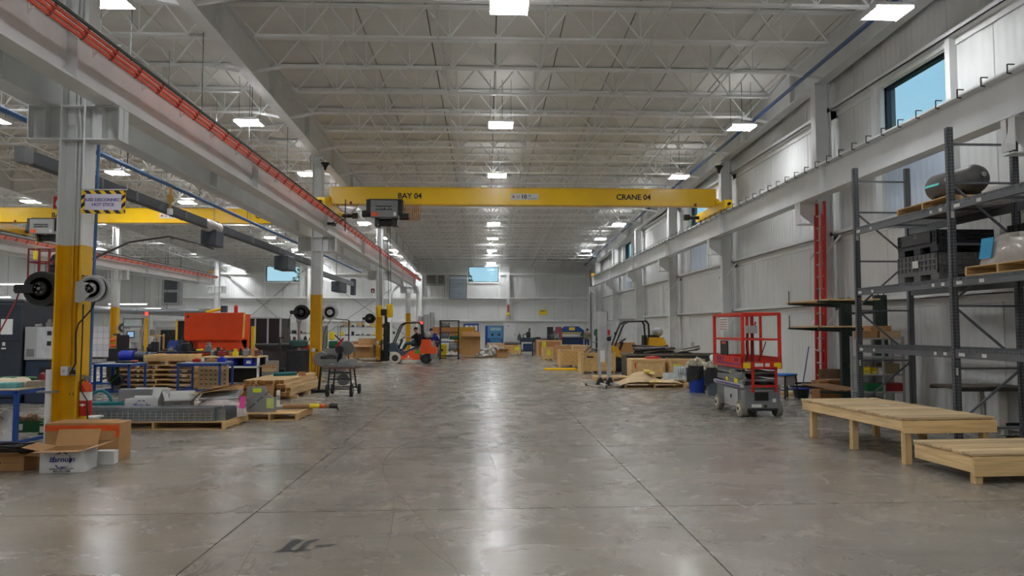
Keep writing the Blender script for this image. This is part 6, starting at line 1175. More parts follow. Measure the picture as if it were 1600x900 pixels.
# pallet jack
t = T('pallet_jack', 'black pallet jack with upright handle by the middle yellow column', 'pallet jack', (-6.95, 25.4, 0)); P('handle', MB().bar((0,0,0.2),(-0.12,0.1,1.45),0.05).bar((-0.25,0.1,1.45),(0.02,0.1,1.45),0.04), black, t); P('pump_body', MB().bbox(-0.1,0.12,-0.1,0.1,0.1,0.42,0.02), black, t); P('wheel', MB().cyl((-0.05,0,0.09),(0.05,0,0.09),0.09,14), rubber, t)
for s in (-0.18, 0.18): P('fork', MB().bbox(0.1,1.1,s-0.07,s+0.07,0.10,0.16,0.01), black, t); P('load_wheel', MB().cyl((1.0,s-0.04,0.05),(1.0,s+0.04,0.05),0.05,12), rubber, t)
# red tool chest
t = T('tool_chest', 'red tool chest behind the middle yellow column', 'tool chest', (-8.9, 36.6, 0)); P('chest_body', MB().bbox(-0.6,0.6,-0.25,0.25,0.1,0.95,0.01), redpaint, t)
for z in (0.2, 0.55): P('drawer', MB().bbox(-0.5,0.5,-0.27,-0.25,z,z+0.25,0.006), black, t)
for x in (-0.5, 0.5): P('castor', MB().cyl((x-0.03,0,0.05),(x+0.03,0,0.05),0.05,10), black, t)
# mitre saw on wheeled stand
t = T('saw_stand', 'black wheeled steel stand carrying the mitre saw', 'saw stand', (-3.80, 19.6, 0))
for x in (-0.3, 0.32):
    P('side_tube', MB().tube([(x,-0.32,0.16),(x*0.85,-0.3,0.72),(x*0.8,0.35,0.72),(x,0.4,0.16)], 0.022, 8), black, t); wh = P('wheel', MB().lathe([(0,-0.03),(0.1,-0.03),(0.16,-0.03),(0.165,0),(0.16,0.03),(0,0.03)], (x,-0.32,0.165), 'x', 22), rubber, t); P('wheel', MB().lathe([(0,-0.03),(0.13,-0.03),(0.135,0),(0.13,0.03),(0,0.03)], (x*1.15,0.55,0.135), 'x', 18), rubber, t); P('hub', MB().cyl((x-0.035,-0.32,0.165),(x+0.035,-0.32,0.165),0.06,14), mgrey, wh)
[P('cross_tube', MB().bar(p_, q_, w_), dark, t) for p_, q_, w_ in (((-0.3,-0.32,0.2),(0.32,-0.32,0.2),0.035),((-0.3,-0.3,0.45),(0.32,-0.3,0.45),0.03),((-0.3,0.4,0.2),(0.32,0.4,0.2),0.035),((-0.25,-0.3,0.62),(0.28,-0.3,0.62),0.04))]; P('deck', MB().box(-0.42,0.46,-0.32,0.38,0.72,0.745), mat('worn_red_deck', (120,70,58), 0.6, 0.2, 0.3, 9), t); P('grey_reel', MB().lathe([(0,-0.1),(0.16,-0.1),(0.16,0.1),(0,0.1)], (0.05,0.05,0.42), 'y', 18), mgrey, t); P('extension_arm', MB().bar((0.3,0.0,0.76),(0.95,0.05,0.76),0.06,0.04), mgrey, t)
t = T('mitre_saw', 'grey mitre saw with round blade guard and red handle on the wheeled stand', 'saw', (-3.82, 19.6, 0.746)); P('saw_base', MB().bbox(-0.3,0.35,-0.22,0.22,0,0.09,0.01).cyl((0,0,0.09),(0,0,0.12),0.18,20), mgrey, t); P('fence', MB().box(-0.32,0.4,0.12,0.15,0.09,0.2), alu, t); P('blade_guard', MB().lathe([(0,-0.035),(0.16,-0.035),(0.19,-0.02),(0.19,0.02),(0.16,0.035),(0,0.035)], (0.16,-0.02,0.50), 'y', 28), mat('smoky_guard', (112,116,112), 0.35, 0.2, 0.15, 8), t); P('guard_rim', MB().tube([(0.16+0.19*math.cos(a),-0.06,0.50+0.19*math.sin(a)) for a in (R(-60)+R(240)*k/20 for k in range(21))], 0.012, 6), alu, t)
P('motor', MB().cyl((-0.02,-0.2,0.46),(-0.02,0.25,0.46),0.1,16), dark, t); P('pivot_arm', MB().bar((-0.12,0.18,0.1),(-0.02,0.05,0.45),0.1,0.08), dark, t); P('red_handle', MB().bar((-0.12,-0.05,0.52),(0.06,-0.05,0.76),0.06,0.05), mat('crimson', (190,20,50), 0.4), t); P('dust_bag', lump(0.2,0.1,0.12,71,12,0.2), black, t, loc=(-0.32,-0.1,0.22))
t = T('abrasive_wheel', 'dark round spool with tan rim leaning left of the mitre saw stand', 'spool', (-4.62, 20.6, 0)); P('disc', MB().lathe([(0,-0.05),(0.19,-0.05),(0.2,0),(0.19,0.05),(0,0.05)], (0.08,0,0.92), 'y', 24), mgrey, t); P('rim', MB().lathe([(0.2,-0.02),(0.22,-0.02),(0.22,0.06),(0.2,0.06)], (0.02,0.06,0.92), 'y', 24), card, t); P('stand', MB().bar((0,0,0.05),(0.06,0,0.7),0.06).bar((-0.2,0,0.04),(0.25,0,0.04),0.08,0.08).bar((-0.2,-0.2,0.04),(0.2,0.25,0.04),0.06,0.06), dark, t)

# ------------------------------------------------------------------ left machines
t = T('machine_tool', 'large dark blue-grey machining centre at the left behind the blue table', 'machine', (-12.2, 18.6, 0)); P('housing', MB().bbox(-1.6,1.3,-0.9,1.2,0.1,2.45,0.05), mat('machine_dark', (44,50,60), 0.45, 0.1, 0.1, 3), t); P('side_door', MB().bbox(0.5,1.32,-0.95,-0.9,0.35,2.35,0.02), mat('machine_panel', (52,58,68), 0.4, 0.1), t); P('plinth', MB().box(-1.7,1.25,-0.9,1.2,0,0.12), navy, t)
P('paper_notice', MB().box(0.85,1.12,-0.958,-0.951,1.62,1.98), paper, t); P('viewing_window', MB().box(0.62,0.85,-0.958,-0.951,0.75,1.15), mat('cream_window', (206,200,168), 0.4), t); P('maker_plate', MB().box(0.9,0.96,-0.958,-0.951,1.36,1.44).box(0.88,0.98,-0.958,-0.951,1.28,1.31), sticker, t); P('door_seam', MB().box(0.5,1.32,-0.956,-0.951,1.46,1.475), black, t); P('yellow_strap', MB().bar((0.42,-0.93,2.45),(0.44,-0.96,1.6),0.05,0.02).bar((0.44,-0.96,1.6),(0.37,-0.96,0.95),0.05,0.02).bar((0.44,-0.96,1.6),(0.5,-0.96,0.95),0.05,0.02).bar((0.36,-0.96,0.95),(0.5,-0.96,0.95),0.05,0.02), sticky, t)
t = T('control_cabinet', 'light grey electrical cabinet on a dark base beside the dark machining centre', 'cabinet', (-10.5, 18.15, 0)); P('base', MB().bbox(-0.33,0.33,-0.4,0.5,0,1.0,0.02), navy, t); P('cabinet_body', MB().bbox(-0.35,0.35,-0.42,0.5,1.02,1.80,0.012), lgrey, t); P('cabinet_door', MB().bbox(-0.06,0.34,-0.44,-0.42,1.05,1.78,0.006), mat('pale_door', (190,192,194), 0.45), t); P('vent', MB().box(0.18,0.28,-0.445,-0.44,1.60,1.70).box(0.18,0.28,-0.445,-0.44,1.36,1.46), dark, t); P('side_vent', MB().box(-0.3,-0.12,-0.425,-0.42,1.1,1.28), mgrey, t); P('dark_opening', MB().box(0.0,0.25,-0.405,-0.4,0.5,0.85), black, t)
clutter(4, -10.8, -10.2, 17.9, 18.4, 1.802, 'on the grey electrical cabinet', 5, 0.2, 0.08)
t = T('scissor_lift', 'raised dark red scissor lift platform in the left background', 'scissor lift', (-18.2, 31.2, 0))
P('chassis', MB().bbox(-0.6,0.6,-0.4,0.4,0.2,0.7,0.02), mgrey, t)
for x in (-0.5, 0.5):
    for y in (-0.4, 0.4): P('wheel', MB().cyl((x,y-0.06,0.2),(x,y+0.06,0.2),0.2,16), rubber, t)
for k in range(6):
    z = 0.7+k*0.5
    for y in (-0.35, 0.35): P('scissor_arm', MB().bar((-0.55,y,z),(0.55,y,z+0.5),0.05,0.08), mgrey, t); P('scissor_arm', MB().bar((0.55,y*0.9,z),(-0.55,y*0.9,z+0.5),0.05,0.08), mgrey, t)
P('platform_floor', MB().box(-0.65,0.65,-0.4,0.4,3.7,3.95), liftred, t)
for x in (-0.62, -0.2, 0.2, 0.62):
    for y in (-0.38, 0.38): P('guard_post', MB().bar((x,y,3.95),(x,y,5.05),0.05), darkred, t)
for z in (4.5, 5.03):
    for y in (-0.38, 0.38): P('guard_rail', MB().bar((-0.64,y,z),(0.64,y,z),0.05), darkred, t)
    for x in (-0.62, 0.62): P('guard_rail', MB().bar((x,-0.38,z),(x,0.38,z),0.05), darkred, t)
P('dark_load', lump(0.28,0.25,0.7,81,12,0.3), black, t, loc=(0.25,0,3.95))
# board with paper plans, control panel, shelving
t = T('paper_board', 'tall board covered with white printed plans beside the yellow column', 'board', (-13.75, 26.6, 0)); P('board', MB().box(-0.42,0.42,0,0.04,0.75,1.88), lgrey, t)
for i in range(4):
    for j in range(5): P('plan_sheet', MB().box(-0.40+i*0.2,-0.215+i*0.2,-0.006,0,0.78+j*0.215,0.98+j*0.215), mat('plan_paper_%d' % ((i*3+j) % 3), ((214,212,216),(206,204,210),(220,218,220))[(i*3+j) % 3], 0.8, 0, 0.08, 30), t)
P('stand', MB().bar((-0.35,0.05,0),(-0.35,0.05,0.8),0.05).bar((0.35,0.05,0),(0.35,0.05,0.8),0.05).bar((-0.35,-0.25,0.025),(-0.35,0.3,0.025),0.05).bar((0.35,-0.25,0.025),(0.35,0.3,0.025),0.05), dark, t)
t = T('operator_console', 'grey control panel with lit screen on a stand among the machines', 'control panel', (-12.85, 27.3, 0)); P('panel_box', MB().bbox(-0.28,0.28,-0.1,0.1,1.25,1.75,0.012), lgrey, t); P('bezel', MB().box(-0.17,0.1,-0.106,-0.1,1.42,1.67), black, t); P('screen', MB().box(-0.14,0.07,-0.11,-0.106,1.46,1.64), screenm, t); P('arm', MB().tube([(0.3,0,1.5),(0.36,0.05,1.9),(0.42,0.1,2.1)], 0.03, 8), lgrey, t); P('stand', MB().bar((0,0.05,0),(0,0.05,1.25),0.1).bbox(-0.25,0.25,-0.2,0.25,0,0.05,0.01), lgrey, t); P('lamp_pole', MB().cyl((0.42,0.1,2.0),(0.42,0.1,2.25),0.015,6), steel, t); P('beacon', MB().cyl((0.42,0.1,2.25),(0.42,0.1,2.37),0.05,10), redled, t); P('top_window', MB().box(-0.45,0.25,0.2,0.24,1.85,2.1), mat('pale_sheet', (190,204,204), 0.3), t); P('window_post', MB().bar((-0.44,0.22,0),(-0.44,0.22,2.12),0.04).bar((0.24,0.22,0),(0.24,0.22,2.12),0.04).bar((-0.46,0.22,2.12),(0.26,0.22,2.12),0.05).bar((-0.46,0.22,1.83),(0.26,0.22,1.83),0.05), mgrey, t)
def shelves(label, loc, L, D, H, n, m, seed, where):
    t = T('shelf_unit', label, 'shelf', loc)
    for sx in (-1, 1):
        for sy in (-1, 1): P('post', MB().box(sx*L/2-0.025,sx*L/2+0.025,sy*D/2-0.025,sy*D/2+0.025,0,H), m, t)
    for k in range(n):
        z = 0.1+k*(H-0.15)/(n-1); P('shelf_board', MB().box(-L/2,L/2,-D/2,D/2,z-0.03,z), m, t)
        clutter(max(3, int(L/0.36)), loc[0]-L/2+0.05, loc[0]+L/2-0.05, loc[1]-D/2+0.12, loc[1]-0.03, z+0.001, where+' shelf %s' % ('bottom','second','third','fourth','fifth')[k], seed+k, 0.3, 0.14)
    return t
def fshelf(*a): return shelves(*a)
fshelf('yellow wooden shelf with small goods behind the control panel', (-13.6, 29.2, 0), 1.8, 0.6, 1.55, 3, mat('yellow_wood', (200,160,90), 0.7), 40, 'on the yellow wooden')
# fenced machine cells
def cell(label, loc, L, D, H, mpost, nx):
    t = T('machine_cell', label, 'machine guard', loc); P('dark_screen', MB().box(-L/2,L/2,-0.01,0.01,0.12,H-0.05), mat('dark_screen', (26,30,36), 0.3, 0, 0.1, 3), t); P('side_screen', MB().box(-L/2-0.01,-L/2+0.01,0,D,0.12,H-0.05).box(L/2-0.01,L/2+0.01,0,D,0.12,H-0.05), MATS['dark_screen'], t)
    for k in range(nx+1): P('post', MB().box(-L/2+L*k/nx-0.03,-L/2+L*k/nx+0.03,-0.05,0.01,0,H), mpost if k in (0, nx) else lgrey, t)
    P('top_rail', MB().box(-L/2,L/2,-0.05,0.01,H-0.06,H), lgrey, t); return t
cell('black screened machine cell with yellow end posts left of the orange hopper', (-12.2, 31.5, 0), 1.6, 1.2, 2.15, yellow, 3); cell('black screened machine cell right of the orange hopper', (-9.75, 31.5, 0), 2.1, 1.5, 2.25, lgrey, 4)
tag(P('yellow_bollard', MB().bbox(-0.05,0.05,-0.05,0.05,0,2.15,0.008).box(-0.12,0.12,-0.12,0.12,0,0.02), yellow, None, loc=(-12.2,26.9,0)), 'yellow square post beside the control panel stand', 'post'); tag(P('yellow_bollard', MB().bbox(-0.06,0.06,-0.06,0.06,0,1.85,0.008).box(-0.12,0.12,-0.12,0.12,0,0.02), sticky, None, loc=(-8.72,27.9,0)), 'bright yellow post right of the orange hopper', 'post')
tag(P('blue_cover', lump(0.32,0.3,1.2,91,14,0.2), mat('blue_sheet', (34,62,130), 0.7, 0, 0.2, 6), None, loc=(-11.9,28.6,0)), 'blue fabric cover over equipment behind the yellow post', 'cover')
t = T('orange_hopper', 'large bright orange steel hopper panel standing among the benches', 'hopper', (-10.1, 27.3, 0)); P('panel', MB().prism([(-0.9,1.42),(1.2,1.42),(1.24,2.35),(-0.9,2.33)], -0.05, 0.0, 'y').prism([(-0.85,1.42),(1.2,1.42),(1.2,1.34),(-0.85,1.34)], -0.12, 0.0, 'y'), orange, t); P('body', MB().prism([(0.0,1.3),(0.9,0.6),(1.0,2.3),(0.0,2.3)], -0.85, 1.15, 'x'), orange, t); P('skirt', MB().box(-0.4,1.15,-0.03,0.6,0.85,1.36), orange, t); P('yellow_edge', MB().bar((1.22,-0.03,1.42),(1.26,-0.03,2.35),0.05), mat('pale_yellow', (226,190,90), 0.5), t)
for x in (-0.7, 1.0): P('leg', MB().box(x-0.06,x+0.06,0.0,0.12,0,1.3), dark, t); P('leg', MB().box(x-0.06,x+0.06,0.6,0.72,0,0.8), dark, t)
P('hole', MB().cyl((-0.78,-0.055,2.2),(-0.78,-0.049,2.2),0.05,12), black, t)
t = T('jack_hammer', 'yellow tool tube with blue head lying on top of the orange hopper', 'tool', (-9.95, 27.6, 2.31)); P('tube', MB().cyl((-0.4,0,0.06),(0.15,0,0.18),0.06,10), sticky, t); P('head', MB().bbox(0.14,0.36,-0.08,0.08,0.05,0.3,0.02), bluegrey, t)
tag(P('red_cylinder', MB().lathe([(0,0),(0.07,0),(0.07,0.28),(0.04,0.32),(0,0.33)], n=14), redpaint, None, loc=(-9.3,27.7,2.31)), 'small red cylinder standing on the orange hopper', 'cylinder')
t = T('steel_bench', 'dark long bench full of machine parts in front of the orange hopper', 'bench', (-10.3, 25.4, 0)); P('bench_top', MB().bbox(-1.3,1.6,-0.4,0.4,0.95,1.0,0.005), dark, t); P('under_shelf', MB().box(-1.25,1.55,-0.35,0.35,0.5,0.53), dark, t)
for x in (-1.2, 0.1, 1.5):
    for y in (-0.35, 0.35): P('leg', MB().box(x-0.04,x+0.04,y-0.04,y+0.04,0,0.95), dark, t)
clutter(11, -11.5, -8.8, 25.15, 25.6, 1.001, 'on the dark long bench', 6, 0.42, 0.14); clutter(9, -11.4, -8.9, 25.15, 25.6, 0.531, 'under the dark long bench', 8, 0.36)
t = T('parts_rack', 'dark cabinet frame with orange handled tools left of the hopper bench', 'rack', (-12.1, 25.0, 0)); P('frame', MB().box(-0.35,0.35,-0.2,0.3,0,1.1).box(-0.1,0.12,-0.2,0.2,1.1,1.55), dark, t)
for z in (1.18, 1.38): P('orange_handle', MB().cyl((-0.32,-0.15,z),(-0.12,-0.15,z+0.02),0.05,10), otape, t)
btable('low table of assorted parts behind the lumber stack', (-8.9, 26.7, 0), 0, 2.0, 0.8, 0.8, dark); clutter(9, -9.8, -8.0, 26.5, 26.9, 0.801, 'on the parts table behind the lumber', 12, 0.3)
t = T('dark_machine', 'long dark grey machine body left of the middle yellow column', 'machine', (-8.6, 30.5, 0)); P('bed', MB().bbox(-1.0,0.8,-0.5,0.5,0.1,1.15,0.03), mat('charcoal', (52,54,58), 0.5, 0.1), t); P('rail', MB().box(-1.0,0.8,-0.55,-0.5,1.0,1.1), dark, t); P('foot', MB().box(-0.9,0.7,-0.4,0.4,0,0.1), dark, t)
# things behind the middle column towards the far wall
fshelf('long grey shelf with dark blue bins along the far wall behind the crane hook', (-8.7, 52.5, 0), 3.4, 0.8, 1.95, 4, mgrey, 60, 'on the grey far wall'); fshelf('tall grey shelf full of goods left of the middle yellow column far away', (-12.6, 50.5, 0), 2.6, 0.8, 1.5, 4, dark, 70, 'on the dark far')
for k in range(3):
    carton('bin_carton', ('brown carton on top of the far grey shelf at its left', 'brown carton in the middle on top of the far grey shelf', 'tall brown carton on top of the far grey shelf')[k], (-9.9+k*0.95, 52.74, 1.902), 0.03*k, 0.55, 0.4, 0.3+0.15*(k == 2), card2)
t = T('task_lamp', 'black gooseneck machine lamp behind the mitre saw', 'lamp', (-7.4, 33.5, 0)); P('pole', MB().tube([(0,0,0),(0,0,1.8),(-0.05,0,2.2)], 0.04, 8), dark, t); P('head', MB().bbox(-0.35,0.05,-0.15,0.15,2.1,2.4,0.06), black, t); P('arm', MB().bar((0,0,2.25),(1.2,0,2.15),0.04).bar((1.2,0,2.15),(1.2,0,0.1),0.05), dark, t); P('base', MB().box(-0.25,1.3,-0.25,0.25,0,0.08), dark, t)
t = T('bench_machine', 'grey bench drill with green motor and yellow top behind the mitre saw', 'drill', (-6.6, 31.0, 0)); P('cabinet', MB().bbox(-0.4,0.7,-0.3,0.3,0,0.95,0.02), mgrey, t); P('column', MB().cyl((-0.1,0,0.95),(-0.1,0,1.9),0.06,10).box(-0.4,-0.05,-0.2,0.2,1.0,1.85), mgrey, t); P('green_motor', MB().bbox(0.05,0.4,-0.15,0.15,0.96,1.25,0.04), green, t); P('yellow_head', MB().bbox(0.05,0.28,-0.12,0.12,1.3,1.62,0.04), sticky, t); P('lever', MB().bar((0.28,0,1.5),(0.6,0,1.2),0.05), black, t)
t = T('column_machine', 'dark green pillar machine on a dark base left of the middle column', 'machine', (-7.6, 30.2, 0)); P('base', MB().bbox(-0.4,0.4,-0.3,0.3,0,0.9,0.02), dark, t); P('green_head', MB().bbox(-0.35,0.35,-0.2,0.2,1.0,1.3,0.05), mat('machine_green', (30,66,60), 0.45), t); P('pillar', MB().cyl((0,0,0.9),(0,0,2.1),0.06,10).bbox(-0.1,0.08,-0.1,0.1,2.0,2.25,0.03), steel, t)
# forklift load
pallet('plywood pallet on the forks of the orange forklift', (-6.6, 38.0, 0.15), 0, 2.0, 1.1, 7); carton('carton', 'large closed brown carton on the forklift pallet', (-7.12, 38.0, 0.295), 0, 0.85, 0.8, 0.82, card); carton('carton', 'large open brown carton with raised flaps on the forklift pallet', (-6.18, 38.0, 0.295), 0, 0.95, 0.8, 0.66, card, (-15, 50, 25, -20))
# ------------------------------------------------------------------ people
def person(label, J, shirt, pants, hat=None, sleeves=True, off=(0,0,0)):
    t = T('person', label, 'person', off)
    E_ = [e for e in (('pelvis','chest'),('chest','neck'),('neck','head'),('head','crown'),('chest','sh_l'),('sh_l','el_l'),('el_l','wr_l'),('wr_l','hand_l'),('chest','sh_r'),('sh_r','el_r'),('el_r','wr_r'),('wr_r','hand_r'),('pelvis','hip_l'),('hip_l','kn_l'),('kn_l','an_l'),('an_l','toe_l'),('pelvis','hip_r'),('hip_r','kn_r'),('kn_r','an_r'),('an_r','toe_r'))]
    rad = {'pelvis':0.13,'chest':(0.15,0.12),'neck':0.055,'head':0.105,'crown':0.095,'sh':0.06,'el':0.045,'wr':0.034,'hand':0.04,'hip':0.08,'kn':0.06,'an':0.045,'toe':0.04}
    rad['nose'] = 0.018; J = dict(J)
    for s_ in 'lr':
        hd = Vector(J['hand_'+s_]); d_ = (hd-Vector(J['wr_'+s_])).normalized(); sd = d_.cross(Vector((0,0,1))).normalized(); dn = Vector((0,0,-1))
        for q_, (o_, l_) in enumerate(((-0.03,0.075),(-0.01,0.085),(0.012,0.08),(0.032,0.062))):
            J['fa_%s%d' % (s_, q_)] = tuple(hd+d_*0.045+sd*o_); J['fb_%s%d' % (s_, q_)] = tuple(hd+d_*(0.045+l_*0.7)+sd*o_*1.15+dn*0.02); E_ += [('hand_'+s_, 'fa_%s%d' % (s_, q_)), ('fa_%s%d' % (s_, q_), 'fb_%s%d' % (s_, q_))]
        J['ft_'+s_] = tuple(hd+sd*0.06*(1 if s_ == 'r' else -1)+d_*0.02); E_ += [('hand_'+s_, 'ft_'+s_)]
    h0 = Vector(J['head']); fd = Vector(J.pop('face')); J['nose'] = tuple(h0+fd*0.115-Vector((0,0,0.012))); E_ += [('head','nose')]
    rad.update({'fa':0.012,'fb':0.009,'ft':0.011,'hand':0.03}); n = {k: i for i, k in enumerate(J)}; V = [J[k] for k in J]
    rl = [rad[k.split('_')[0]] for k in J]
    skinned('body', V, [(n[a], n[b]) for a, b in E_], rl, skin, t)
    def sub(name, keys, m, grow, es):
        ax_ = (Vector(J['chest'])-Vector(J['pelvis'])).normalized(); JJ = dict(J)
        if name == 'shirt': JJ['pelvis'] = tuple(Vector(J['pelvis'])-ax_*0.13); JJ['neck'] = tuple(Vector(J['neck'])*0.6+Vector(J['chest'])*0.4)
        if name == 'trousers': JJ['pelvis'] = tuple(Vector(J['pelvis'])+ax_*0.10)
        idx = {k: i for i, k in enumerate(keys)}; g = lambda r: (r[0]+grow, r[1]+grow) if isinstance(r, tuple) else r+grow
        skinned(name, [JJ[k] for k in keys], [(idx[a], idx[b]) for a, b in E_ if a in idx and b in idx], [g(rad[k.split('_')[0]]) for k in keys], m, t)
    ks = ['pelvis','chest','neck','sh_l','el_l','sh_r','el_r']+(['wr_l','wr_r'] if sleeves else []); sub('shirt', ks, shirt, 0.030, None); sub('trousers', ['pelvis','hip_l','kn_l','an_l','hip_r','kn_r','an_r'], pants, 0.026, None)
    sub('shoe', ['an_l','toe_l'], black, 0.012, None); sub('shoe', ['an_r','toe_r'], black, 0.012, None)
    h = Vector(J['head']); c = Vector(J['crown']); P('cap' if hat else 'hair', MB().lathe([(0,0.135),(0.06,0.125),(0.10,0.08),(0.115,0.02),(0.108,0.0)], tuple(h*0.5+c*0.5-Vector((0,0,0.01))), 'z', 16), hat or black, t)
    sd = fd.cross(Vector((0,0,1))).normalized()
    for q_ in (-1, 1): P('eye', MB().lathe([(0,-0.011),(0.011,0),(0,0.011)], tuple(h0+fd*0.098+sd*0.034*q_+Vector((0,0,0.022))), 'z', 8), black, t); P('ear', MB().lathe([(0.004,-0.028),(0.014,0),(0.004,0.028)], tuple(h0+sd*0.108*q_), 'z', 8), skin, t)
    P('mouth', MB().box(-0.02,0.02,-0.004,0.004,-0.004,0.004,Matrix.Translation(h0+fd*0.102-Vector((0,0,0.05))) @ Matrix.Rotation(math.atan2(sd.y, sd.x), 4, 'Z')), darkred, t)
    return t
def J_(pel, face, **k): return k
drv = dict(face=(-1,0,0), pelvis=(0.22,0,1.06), chest=(0.27,0,1.42), neck=(0.22,0,1.57), head=(0.19,0,1.68), crown=(0.19,0,1.78), sh_l=(0.25,-0.19,1.47), el_l=(-0.02,-0.24,1.27), wr_l=(-0.27,-0.12,1.33), hand_l=(-0.36,-0.08,1.35), sh_r=(0.25,0.19,1.47), el_r=(-0.02,0.24,1.27), wr_r=(-0.27,0.14,1.33), hand_r=(-0.36,0.1,1.35), hip_l=(0.12,-0.11,1.04), kn_l=(-0.28,-0.15,1.02), an_l=(-0.46,-0.15,0.70), toe_l=(-0.62,-0.15,0.68), hip_r=(0.12,0.11,1.04), kn_r=(-0.28,0.15,1.02), an_r=(-0.46,0.15,0.70), toe_r=(-0.62,0.15,0.68))
person('person in dark shirt and cap driving the orange forklift, both hands on the wheel', drv, cloth_navy, cloth_teal, mat('dark_cap', (50,36,34), 0.8), False, (-3.80, 37.9, 0))
bent = dict(face=(-0.97,0,-0.2), pelvis=(0.12,0,0.98), chest=(-0.06,0,1.38), neck=(-0.2,0,1.52), head=(-0.27,0,1.62), crown=(-0.30,0,1.72), sh_l=(-0.05,-0.2,1.42), el_l=(-0.18,-0.26,1.14), wr_l=(-0.38,-0.2,1.05), hand_l=(-0.46,-0.18,1.04), sh_r=(-0.05,0.2,1.42), el_r=(-0.18,0.26,1.14), wr_r=(-0.38,0.2,1.05), hand_r=(-0.46,0.18,1.04), hip_l=(0.1,-0.1,0.94), kn_l=(0.04,-0.12,0.52), an_l=(0.1,-0.12,0.10), toe_l=(-0.06,-0.12,0.06), hip_r=(0.1,0.1,0.94), kn_r=(0.06,0.12,0.52), an_r=(0.14,0.12,0.10), toe_r=(-0.02,0.12,0.06))
person('person in blue jacket leaning forward beside the cable spool rack', bent, cloth_blue, denim, None, True, (-2.95, 43.4, 0))
stand = dict(face=(0.1,-0.99,0), pelvis=(0,0,0.96), chest=(-0.02,0,1.34), neck=(0.0,0,1.52), head=(0.04,0,1.62), crown=(0.05,0,1.72), sh_l=(-0.18,-0.05,1.42), el_l=(-0.22,-0.1,1.12), wr_l=(-0.05,-0.28,1.08), hand_l=(0.03,-0.32,1.09), sh_r=(0.18,0.05,1.42), el_r=(0.26,-0.02,1.12), wr_r=(0.2,-0.24,1.08), hand_r=(0.18,-0.32,1.09), hip_l=(-0.1,0,0.92), kn_l=(-0.12,-0.04,0.52), an_l=(-0.12,0.02,0.10), toe_l=(-0.12,-0.14,0.06), hip_r=(0.1,0,0.92), kn_r=(0.12,-0.04,0.52), an_r=(0.12,0.02,0.10), toe_r=(0.14,-0.14,0.06))
person('person in olive shirt and blue jeans standing beside the blue press at the far wall', stand, cloth_olive, denim, None, True, (7.55, 55.2, 0))
# ------------------------------------------------------------------ far end of the main bay
t = T('spool_rack', 'dark wheeled frame rack holding cable spools behind the orange forklift', 'rack', (-2.1, 42.6, 0))
for x in (-0.55, 0.5):
    for y in (-0.3, 0.3): P('post', MB().bar((x,y,0.1),(x,y,2.25),0.06), dark, t); P('castor', MB().cyl((x,y-0.03,0.06),(x,y+0.03,0.06),0.06,10), black, t)
for z in (0.2, 1.0, 1.55, 2.23): P('cross_bar', MB().bar((-0.55,-0.3,z),(0.5,-0.3,z),0.05).bar((-0.55,0.3,z),(0.5,0.3,z),0.05).bar((-0.55,-0.3,z),(-0.55,0.3,z),0.05).bar((0.5,-0.3,z),(0.5,0.3,z),0.05), dark, t)
for k, (x, z, r, m, l) in enumerate(((-0.25, 1.98, 0.17, mgrey, 'grey cable spool on the top bar of the spool rack'), (-0.3, 1.35, 0.18, mgrey, 'grey cable spool on the middle bar of the spool rack'), (0.2, 0.72, 0.26, galv, 'large steel wire spool low in the spool rack'), (0.22, 1.25, 0.13, green, 'green cable spool in the spool rack'))):
    s = T('cable_spool', l, 'cable spool', (-2.1+x, 42.6, z)); P('core', MB().cyl((-0.22,0,0),(0.22,0,0),r*0.85,16), m, s); P('flange', MB().cyl((-0.24,0,0),(-0.21,0,0),r,18), dark, s); P('flange', MB().cyl((0.21,0,0),(0.24,0,0),r,18), dark, s); P('axle', MB().cyl((-0.3-abs(x),0,0),(0.3+abs(x),0,0),0.015,6), steel, s)
t = T('welder_unit', 'small yellow machine box behind the orange forklift', 'machine', (-2.55, 43.8, 0)); P('case', MB().bbox(-0.22,0.22,-0.2,0.2,0.06,0.85,0.02), sticky, t); P('dial', MB().cyl((-0.05,-0.21,0.5),(-0.05,-0.2,0.5),0.07,12), black, t); P('foot', MB().box(-0.2,0.2,-0.18,0.18,0,0.06), black, t)
for k, x in enumerate((-5.0, -4.6, -4.15)): tag(P('steel_duct', MB().lathe([(0,0),(0.19,0),(0.19,2.7+0.15*k),(0.17,2.7+0.15*k),(0.17,0.02),(0,0.02)], n=18), alu, None, loc=(x, 56.5, 0)), 'tall shiny round metal duct standing at the far wall', 'duct', 'metal ducts standing at the far wall')
tag(P('welding_curtain', MB().bbox(-0.9,0.6,-0.03,0.03,0,1.9,0.01).box(-0.85,-0.75,-0.3,0.3,0,0.06).box(0.4,0.5,-0.3,0.3,0,0.06), mat('amber_curtain', (176,132,26), 0.35, 0, 0.15, 3), None, loc=(-1.4, 54.0, 0)), 'amber welding curtain panel at the far wall', 'curtain')
tag(P('brown_board', MB().bbox(-1.2,0.6,-0.02,0.02,1.3,1.9,0.01).box(-1.1,-1.0,-0.02,0.2,0,1.3).box(0.4,0.5,-0.02,0.2,0,1.3), ply, None, loc=(-2.8, 55.0, 0)), 'brown plywood board behind the spool rack', 'board')
